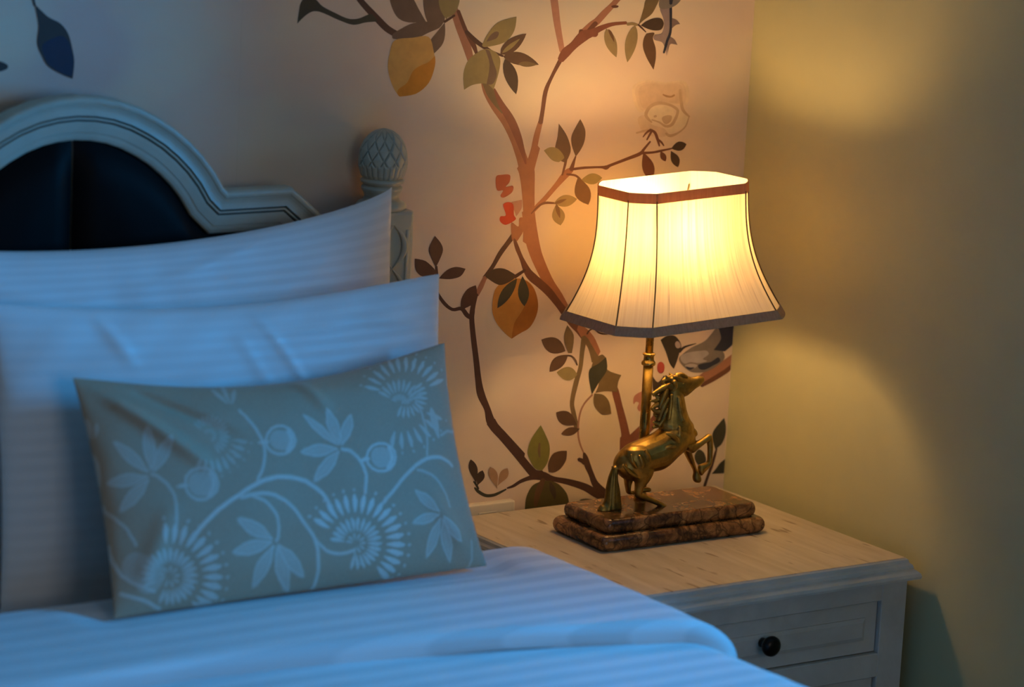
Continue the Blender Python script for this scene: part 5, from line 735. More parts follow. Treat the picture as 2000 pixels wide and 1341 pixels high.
(-5568,14568),(-5552,14612),(-5543,14663),(-5606,14664),(-5661,14659),(-5712,14649),(-5757,14634),(-5796,14612),(-5827,14584),(-5851,14548),(-5866,14503)])]),('painted_leaf',[('olive',[(-5966,14575),
(-5991,14630),(-6024,14667),(-6061,14695),(-6102,14715),(-6146,14726),(-6193,14731),(-6243,14730),(-6295,14724),(-6350,14710),(-6320,14666),(-6287,14630),(-6252,14599),(-6214,14574),
(-6173,14555),(-6128,14544),(-6080,14542),(-6027,14549)])]),('painted_leaf',[('darkl',[(-6093,14892),(-6030,14896),(-5977,14908),(-5932,14925),(-5895,14948),(-5867,14977),(-5847,15012),
(-5836,15053),(-5833,15100),(-5840,15153),(-5903,15148),(-5956,15136),(-6002,15119),(-6039,15096),(-6067,15067),(-6086,15032),(-6097,14991),(-6100,14945)])]),('painted_leaf',[('olive',[(-6147,15023),
(-6167,15072),(-6192,15113),(-6221,15147),(-6255,15175),(-6295,15195),(-6339,15209),(-6388,15215),(-6441,15216),(-6500,15208),(-6481,15159),(-6457,15119),(-6427,15084),(-6393,15057),
(-6354,15036),(-6310,15023),(-6261,15016),(-6207,15015)])]),('painted_leaf',[('brown',[(-6182,15194),(-6137,15227),(-6105,15262),(-6082,15297),(-6070,15333),(-6069,15369),(-6079,15406),
(-6100,15444),(-6131,15482),(-6174,15520),(-6219,15486),(-6251,15452),(-6273,15417),(-6285,15381),(-6286,15345),(-6276,15308),(-6255,15270),(-6225,15232)])]),('painted_leaf',[('darkl',[(-7566,14385),
(-7612,14389),(-7652,14387),(-7687,14381),(-7718,14369),(-7745,14353),(-7766,14330),(-7783,14303),(-7795,14271),(-7802,14233),(-7757,14229),(-7717,14231),(-7681,14237),(-7650,14249),
(-7624,14266),(-7603,14288),(-7586,14315),(-7573,14347)])]),('painted_leaf',[('brown',[(-7757,14569),(-7706,14571),(-7662,14579),(-7624,14591),(-7592,14608),(-7566,14631),(-7546,14659),
(-7533,14692),(-7525,14730),(-7524,14773),(-7575,14771),(-7618,14763),(-7657,14751),(-7689,14733),(-7715,14711),(-7734,14683),(-7748,14650),(-7756,14612)])]),('painted_leaf',[('darkg',[(-7932,14764),
(-7926,14807),(-7929,14845),(-7938,14878),(-7954,14908),(-7977,14932),(-8007,14952),(-8043,14967),(-8086,14978),(-8136,14984),(-8142,14941),(-8139,14903),(-8130,14870),(-8114,14841),
(-8091,14816),(-8062,14797),(-8025,14781),(-7982,14770)])]),('painted_leaf',[('olivet',[(-3962,14644),(-3977,14687),(-3997,14723),(-4022,14753),(-4051,14777),(-4084,14794),(-4123,14805),
(-4166,14809),(-4212,14808),(-4265,14800),(-4250,14757),(-4229,14721),(-4205,14691),(-4176,14667),(-4143,14650),(-4104,14639),(-4061,14634),(-4014,14635)])]),('painted_leaf',[('brown',[(-3954,14701),
(-3897,14693),(-3847,14693),(-3802,14699),(-3763,14711),(-3730,14730),(-3703,14756),(-3682,14788),(-3666,14826),(-3658,14872),(-3715,14880),(-3766,14880),(-3811,14874),(-3850,14862),
(-3882,14843),(-3909,14817),(-3930,14785),(-3945,14747)])]),('painted_leaf',[('olive2',[(-3906,14979),(-3862,15012),(-3831,15045),(-3809,15079),(-3797,15113),(-3797,15148),(-3807,15184),
(-3827,15221),(-3856,15258),(-3898,15296),(-3941,15263),(-3972,15230),(-3994,15196),(-4006,15162),(-4007,15127),(-3997,15091),(-3977,15054),(-3947,15017)])]),('painted_leaf',[('brown',[(-2279,14401),
(-2281,14446),(-2291,14484),(-2306,14518),(-2328,14547),(-2357,14570),(-2393,14587),(-2434,14600),(-2482,14608),(-2538,14610),(-2536,14565),(-2526,14527),(-2511,14493),(-2489,14465),
(-2460,14441),(-2425,14424),(-2383,14411),(-2335,14403)])]),('painted_leaf',[('olivet',[(-2181,14567),(-2128,14549),(-2080,14541),(-2037,14539),(-1999,14544),(-1966,14556),(-1938,14577),
(-1914,14605),(-1895,14639),(-1882,14682),(-1936,14699),(-1983,14707),(-2026,14709),(-2065,14704),(-2098,14692),(-2126,14671),(-2149,14644),(-2168,14610)])]),('painted_leaf',[('darkl',[(-2151,14655),
(-2118,14692),(-2097,14729),(-2085,14765),(-2082,14800),(-2090,14833),(-2108,14866),(-2136,14898),(-2173,14929),(-2222,14959),(-2254,14921),(-2275,14885),(-2287,14849),(-2290,14814),
(-2282,14780),(-2264,14748),(-2236,14716),(-2199,14685)])]),('painted_leaf',[('birdk',[(-12773,14622),(-12744,14577),(-12703,14513),(-12660,14442),(-12625,14376),(-12600,14309),(-12579,14239),
(-12562,14176),(-12550,14131),(-12528,14123),(-12513,14139),(-12526,14183),(-12544,14246),(-12567,14318),(-12595,14386),(-12634,14454),(-12680,14525),(-12724,14588),(-12754,14631),(-12767,14632)]),
('birdk',[(-12538,14160),(-12528,14150),(-12503,14128),(-12472,14099),(-12441,14072),(-12413,14048),(-12384,14022),(-12352,13996),(-12317,13972),(-12274,13949),(-12227,13929),(-12179,13907),
(-12137,13882),(-12102,13852),(-12070,13819),(-12041,13783),(-12016,13743),(-11995,13699),(-11979,13651),(-11964,13601),(-11951,13551),(-11938,13501),(-11925,13450),(-11915,13398),(-11910,13344),
(-11912,13277),(-11920,13201),(-11928,13139),(-11932,13113),(-11948,13119),(-11989,13133),(-12041,13153),(-12092,13175),(-12144,13199),(-12200,13226),(-12254,13256),(-12300,13288),(-12335,13322),
(-12362,13359),(-12385,13398),(-12407,13439),(-12431,13480),(-12454,13523),(-12473,13568),(-12485,13618),(-12485,13674),(-12477,13734),(-12469,13797),(-12469,13864),(-12483,13948),(-12507,14046),
(-12528,14126)]),('navy2',[(-12403,13592),(-12378,13618),(-12340,13640),(-12296,13659),(-12255,13675),(-12217,13690),(-12178,13703),(-12140,13710),(-12106,13708),(-12074,13696),(-12045,13676),
(-12018,13646),(-11994,13607),(-11971,13551),(-11950,13482),(-11934,13409),(-11924,13344),(-11924,13281),(-11932,13216),(-11942,13166),(-11946,13146),(-11963,13151),(-12005,13163),(-12058,13180),
(-12107,13200),(-12153,13224),(-12202,13252),(-12248,13282),(-12287,13312),(-12316,13343),(-12339,13375),(-12357,13409),(-12372,13443),(-12388,13480),(-12402,13520),(-12409,13559)])]),
('painted_leaf',[('birdk',[(-13407,13494),(-13372,13497),(-13297,13473),(-13210,13440),(-13139,13414),(-13089,13400),(-13046,13388),(-13009,13377),(-12978,13366),(-12952,13353),(-12932,13340),
(-12918,13328),(-12912,13315),(-12913,13301),(-12919,13286),(-12935,13273),(-12962,13262),(-13007,13249),(-13065,13234),(-13129,13229),(-13189,13244),(-13256,13296),(-13329,13373),(-13387,13449)])])]
layer = 0
for name, polys in MURAL:
    vs = []; fs = []; mi = []; mats = []
    for col, pts in polys:
        layer += 1
        y = -.00006-layer*.000004
        base = len(vs)
        P = [Vector((p[0]/1e4, 0, p[1]/1e4)) for p in pts]
        vs += [(p.x, y, p.z) for p in P]
        if col not in mats: mats.append(col)
        for tri in tessellate_polygon([[Vector((p.x, p.z, 0)) for p in P]]):
            a, b, c = [P[i] for i in tri]
            if (b.x-a.x)*(c.z-a.z)-(b.z-a.z)*(c.x-a.x) < 0: tri = tri[::-1]
            fs.append(tuple(base+i for i in tri)); mi.append(mats.index(col))
    me = bpy.data.meshes.new(name); me.from_pydata(vs, [], fs); me.update()
    for m_ in mats: me.materials.append(PM[m_])
    me.polygons.foreach_set('material_index', mi)
    o = bpy.data.objects.new(name, me); COL.objects.link(o); o.parent = wall_back

# ------------------------------------------------------------------ bed
BX, BW = -1.22, .565
bed = thing('bed', 'white painted bed with arched headboard and black leather panel', 'bed', (BX, -.06, 0))
def L(p): return (p[0]-BX, p[1]+.06, p[2])
# headboard moulding: one profile swept along the arched outline (outer edge path, right half mirrored)
half = [(.0, 1.298), (.032, 1.296), (.064, 1.290), (.096, 1.279), (.126, 1.264), (.152, 1.248), (.176, 1.229), (.198, 1.208), (.218, 1.184), (.232, 1.162), (.2385, 1.156), (.344, 1.156), (.375, 1.131), (.41, 1.100), (.45, 1.07), (.50, 1.05)]
full = [(-a, b) for a, b in half[:0:-1]]+half
path = []
for i, (a, b) in enumerate(full):
    p0 = Vector(full[max(i-1, 0)]); p1 = Vector((a, b)); p2 = Vector(full[min(i+1, len(full)-1)])
    d1 = (p1-p0).normalized() if i else (p2-p1).normalized(); d2_ = (p2-p1).normalized() if i < len(full)-1 else d1
    n1 = Vector((d1.y, -d1.x)); n2 = Vector((d2_.y, -d2_.x)); nn = (n1+n2); nn = nn/max(nn.dot(n1), .35)
    path.append((Vector((a, 0, b)), Vector((nn.x, 0, nn.y)), Vector((0, -1, 0))))
# (distance from outer edge, height out from the wall plane of the headboard)
prof = [(0, -.012), (0, .006), (.0012, .0105), (.0035, .0138), (.0065, .0148), (.0095, .0140), (.0115, .0122), (.0150, .0108), (.0190, .0104), (.0230, .0108), (.0268, .0116), (.0276, .0060),
 (.0290, .0058), (.0297, .0108), (.0322, .0106), (.0329, .0052), (.0346, .0050), (.0354, .0098), (.0400, .0094), (.0460, .0084), (.0500, .0076), (.0506, .0066), (.0560, .0058), (.0600, .0042),
 (.062, .002), (.062, -.012)]
hb = bmesh.new(); sweep(hb, path, prof)
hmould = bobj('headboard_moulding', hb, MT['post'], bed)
# dark cut lines between the mouldings
for q in (.0283, .0338):
    gb = bmesh.new(); sweep(gb, path, [(q-.0007, .0046), (q+.0007, .0046), (q+.0007, .0064), (q-.0007, .0064)])
    bobj('carved_line', gb, MT['groove'], bed)
# padded leather panel in two halves with a seam
inner = []
for (p, s, o) in path: inner.append((p+s*.0605))
pl_top = [(v.x, v.z) for v in inner]
for side in (-1, 1):
    N = 30; R_ = 40
    xs = np.linspace(.0012, .50, N+1)
    tz = np.interp(xs, [v[0] for v in pl_top if v[0] >= -.001], [v[1] for v in pl_top if v[0] >= -.001])
    V = np.zeros((R_+1, N+1, 3))
    for j in range(R_+1):
        u = j/R_
        z = .62+(tz-.62)*u
        dist = np.minimum(np.minimum((tz-z)/.05, (xs)/.012), 1)
        dist2 = np.clip(np.minimum(np.minimum((tz-z)/.16, xs/.12), (.5-xs)/.1), 0, 1)
        V[j, :, 0] = side*xs; V[j, :, 2] = z
        V[j, :, 1] = .004-.012*np.sin(dist*PI/2)-.010*np.sin(dist2*PI/2)
    if side < 0: V = V[:, ::-1]
    v, f = meshgrid(V); me = from_arrays('leather_panel', v, f[:, ::-1] if False else f)
    obj('leather_panel', me, MT['leather'], bed, smooth=True)
back = boxobj('headboard_back', (-.50, .50, .006, .018, .35, 1.04), MT['leather'], bed)
# posts with pine-cone finials
FIN = (-0.7078, -0.043)
def post(sx):
    cx = sx*(FIN[0]-BX); cy = FIN[1]+.06
    w = .0365
    bm = bmesh.new(); box(bm, cx-w, cx+w, cy-w, cy+w, 0, 1.113, .006, 3)
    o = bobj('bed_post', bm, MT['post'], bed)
    # recessed carved front: raised border, leaf carving
    cb = bmesh.new(); yf = cy-w
    for s in (-1, 1):
        for k, (z0, z1) in enumerate(((1.092, 1.03), (1.026, .96), (.956, .89))):
            pts = []
            for i in range(9):
                u = i/8
                pts.append((cx+s*(.0015+.017*math.sin(PI*u)**.8), yf-.001-.0025*math.sin(PI*u), z0+(z1-z0)*u, .0012+.0035*math.sin(PI*u)))
            tube(cb, pts, 2, 8)
    for s in (-1, 1): box(cb, cx+s*.0245-.003, cx+s*.0245+.003, yf-.003, yf+.002, .80, 1.085, .001, 1)
    bobj('post_carving', cb, MT['post'], bed, smooth=True)
    lb = bmesh.new()
    lathe(lb, [(.0365, 1.112), (.0375, 1.117), (.034, 1.122), (.0270, 1.125), (.0255, 1.131), (.0275, 1.136), (.0305, 1.141), (.0300, 1.1445), (.0268, 1.1465), (.0262, 1.148), (.0315, 1.151), (.0325, 1.1545), (.029, 1.157), (.026, 1.158)], cx, cy)
    bobj('turned_neck', lb, MT['post'], bed, smooth=True)
    # cone: overlapping scales in real relief
    nu, nv = 264, 150
    U, Vv = np.meshgrid(np.linspace(0, 2*PI, nu+1), np.linspace(0, 1, nv+1))
    zb, zt = 1.1560, 1.2300
    R = .0362*np.interp(Vv, [0, .08, .25, .42, .6, .75, .87, .95, 1], [.76, .90, 1.0, 1.0, .94, .81, .61, .39, .05])
    # diagonal lattice
    a = (U/(2*PI)*12+Vv*2.55) % 1; b = (U/(2*PI)*12-Vv*2.55) % 1
    ea = np.minimum(a, 1-a); eb = np.minimum(b, 1-b); e = np.minimum(ea, eb)
    lat = np.clip(e/.13, 0, 1)+.35*np.clip(1-Vv, 0, 1)*(np.minimum(a, b)-.5)*0
    mask = np.clip((Vv-.26)/.05, 0, 1)
    low = np.abs(np.sin(U*12))**.5
    rel = mask*(lat-1)*.0026+(1-mask)*(low-1)*.0020
    R = R+rel
    P = np.stack([cx+R*np.cos(U), cy+R*np.sin(U), zb+(zt-zb)*Vv], -1)
    v, f = meshgrid(P); me = from_arrays('finial', v, f)
    obj('finial', me, MT['post'], bed, smooth=True)
post(1); post(-1)
for s in (-1, 1):
    boxobj('side_rail', (s*.535-.016, s*.535+.016, -2.02, .0, .22, .40), MT['post'], bed, .004)
    boxobj('leg', (s*.53-.03, s*.53+.03, -2.06, -2.0, 0, .40), MT['post'], bed, .004)
boxobj('foot_rail', (-.50, .50, -2.05, -2.02, .20, .40), MT['post'], bed, .004)
boxobj('bed_base', (-.515, .515, -2.01, -.02, .28, .36), MT['baseb'], bed)

mb = bmesh.new(); box(mb, BX-.552, BX+.572, -2.02, -.082, .405, .598, .03, 4)
mattress = bobj('mattress', mb, MT['sheet'], smooth=True); tag(mattress, 'white sheeted mattress of the bed, mostly hidden under pillows and duvet', 'mattress')
mattress['category'] = 'mattress'

# ------------------------------------------------------------------ pillows
def sines(u, v, seed, n=7, f=3.0):
    rs = np.random.RandomState(seed)
    o = np.zeros_like(u)
    for i in range(n):
        a = rs.uniform(0, 2*math.pi); k = f*rs.uniform(.5, 2.2)
        o += np.sin(k*(u*math.cos(a)+v*math.sin(a))*math.pi + rs.uniform(0, 6.28))/(1+.4*i)
    return o/n**.5

def ridge(u, v, a, b, w):
    # soft fold along the segment a-b
    ax, ay = a; bx, by = b
    dx, dy = bx-ax, by-ay; L = dx*dx+dy*dy
    t = np.clip(((u-ax)*dx+(v-ay)*dy)/L, 0, 1)
    d = np.hypot(u-ax-t*dx, v-ay-t*dy)
    return np.exp(-(d/w)**2)*np.sin(np.pi*np.clip(t*.9+.05, 0, 1))**.7

def pillow_points(p, S, T, side):
    """p: dict(W,H,th,sag_top,sag_bot,sag_l,sag_r,origin,right,up,fwd,...) ; S,T in [-1,1]"""
    W, H, th = p['W'], p['H'], p['th']
    aS, aT = np.abs(S), np.abs(T)
    sagz = np.where(T > 0, p['sag_top'], p['sag_bot'])
    sagx = np.where(S > 0, p['sag_r'], p['sag_l'])
    x = W/2*S - np.sign(S)*sagx*(1-T*T)*aS**3
    z = H/2*T - np.sign(T)*sagz*(1-S*S)**p.get('sag_pow', 1.0)*aT**3
    e = np.clip((1-aS**p.get('ex', 2.6))*(1-aT**p.get('ex', 2.6)), 0, 1)
    h = th*e**.55
    wr = sines(S*W*2.2, T*H*2.6, p['seed'])*p['wr']*np.clip(e*6, 0, 1)
    for a, b, w, amp in p.get('folds', []):
        wr = wr + amp*ridge(S, T, a, b, w)*np.clip(e*5, 0, 1)
    d = side*(h) + (wr if side > 0 else -.3*wr)
    c = np.array(p['origin'], float); r = np.array(p['right'], float); u = np.array(p['up'], float); f = np.array(p['fwd'], float)
    return c + x[..., None]*r + z[..., None]*u + d[..., None]*f

def frame_from(BL, BR, TL, TR):
    BL, BR, TL, TR = [np.array(v, float) for v in (BL, BR, TL, TR)]
    c = (BL+BR+TL+TR)/4
    r = (BR+TR-BL-TL)/2; W = np.linalg.norm(r); r = r/W
    u = (TL+TR-BL-BR)/2; H = np.linalg.norm(u); u = u-r*np.dot(u, r); u = u/np.linalg.norm(u)
    f = np.cross(r, u)          # points to the viewer side (-y) for r=+x, u=+z
    return dict(origin=c, right=r, up=u, fwd=f, W=W, H=H)

PIL = {
 'back': dict(frame_from((-1.66, -.165, .615), (-.735, -.165, .615), (-1.66, -.118, 1.157), (-.742, -.118, 1.157)),
              th=.045, sag_top=.062, sag_bot=.012, sag_l=.012, sag_r=.006, seed=3, wr=.0012, sag_pow=.75,
              folds=[((.75, .75), (.25, .2), .05, .003), ((.5, .9), (.05, .6), .04, .003), ((-.7, .85), (-.2, .6), .05, .003)]),
 'mid': dict(frame_from((-1.42, -.272, .615), (-.705, -.272, .615), (-1.42, -.214, 1.052), (-.729, -.218, 1.044)),
              th=.041, sag_top=.024, sag_bot=.010, sag_l=.012, sag_r=.006, seed=8, wr=.0015, sag_pow=1.3,
              folds=[((.10, .92), (.36, .2), .022, .0035), ((.0, .8), (.16, .3), .03, .002), ((-.58, .97), (-.45, .6), .035, .004), ((.45, .80), (.9, .72), .035, .004), ((.05, .76), (.55, .74), .03, .003)]),
 'cushion': dict(frame_from((-1.3415, -0.44, 0.6786), (-0.7621, -0.435, 0.6741), (-1.3406, -0.31, 0.9626), (-0.7589, -0.308, 0.9706)),
              th=.036, sag_top=.034, sag_bot=.001, sag_l=.010, sag_r=.014, seed=5, wr=.0014, sag_pow=1.2,
              folds=[((-.93, .9), (-.45, .1), .05, .009), ((-.78, .95), (-.3, .35), .045, -.006), ((.1, .95), (.22, .5), .04, .005), ((.9, -.9), (.72, -.3), .06, .006), ((-.9, -.85), (-.7, -.2), .06, .005)]),
}

def build_pillow(name, p, mat, label, cat, nx, ny, pattern=None, group=None):
    S_, T_ = np.meshgrid(np.linspace(-1, 1, nx), np.linspace(-1, 1, ny))
    # denser near the edges
    Sx = np.sin(S_*PI/2)*.35+S_*.65; Tx = np.sin(T_*PI/2)*.35+T_*.65
    F_ = pillow_points(p, Sx, Tx, 1)
    k = 2 if pattern is None else 4
    Bk = pillow_points(p, Sx[::k, ::k], Tx[::k, ::k], -1)
    v1, f1 = meshgrid(F_); v2, f2 = meshgrid(Bk)
    v = np.concatenate([v1, v2]); f = np.concatenate([f1, f2[:, ::-1]+len(v1)])
    org = np.array(p['origin']); base = org.copy()
    v = v-base
    me = from_arrays(name, v, f)
    if pattern is not None:
        x = (Sx*p['W']/2).ravel(); y = (Tx*p['H']/2).ravel(); I = np.zeros(len(v1))
        for inten, pts in pattern:
            A = np.array(pts, float); px, py, pr = A[:, 0]/1e4, A[:, 1]/1e4, A[:, 2]/1e5
            m = pr.max()+.003
            sel = np.where((x > px.min()-m) & (x < px.max()+m) & (y > py.min()-m) & (y < py.max()+m))[0]
            if len(sel) == 0: continue
            X, Y = x[sel], y[sel]; best = np.full(len(sel), 9.)
            for i in range(len(px)-1):
                dx, dy = px[i+1]-px[i], py[i+1]-py[i]; L2 = dx*dx+dy*dy+1e-12
                t_ = np.clip(((X-px[i])*dx+(Y-py[i])*dy)/L2, 0, 1)
                best = np.minimum(best, np.hypot(X-px[i]-t_*dx, Y-py[i]-t_*dy)-(pr[i]+(pr[i+1]-pr[i])*t_))
            I[sel] = np.maximum(I[sel], inten*np.clip(.5-best/.0016, 0, 1))
        att = me.attributes.new('embroidery', 'FLOAT', 'POINT')
        att.data.foreach_set('value', np.concatenate([I, np.zeros(len(v2))]).astype(np.float32))
    uvl = me.uv_layers.new(name='UVMap')
    uu = np.concatenate([Sx.ravel(), Sx[::k, ::k].ravel()])*p['W']/2; vv = np.concatenate([Tx.ravel(), Tx[::k, ::k].ravel()])*p['H']/2
    li = np.empty(len(me.loops), np.int32); me.loops.foreach_get('vertex_index', li)
    uvl.data.foreach_set('uv', np.stack([uu[li], vv[li]], -1).astype(np.float32).ravel())
    o = obj(name, me, mat, smooth=True); o.location = base
    return tag(o, label, cat, group)
build_pillow('pillow', PIL['back'], MT['pillow_a'], 'white pillow with woven stripes leaning on the headboard, rearmost and tallest', 'pillow', 150, 110, None, 'white bed pillows')
build_pillow('pillow', PIL['mid'], MT['pillow_b'], 'plain white pillow between the striped pillow and the flowered cushion', 'pillow', 160, 110, None, 'white bed pillows')
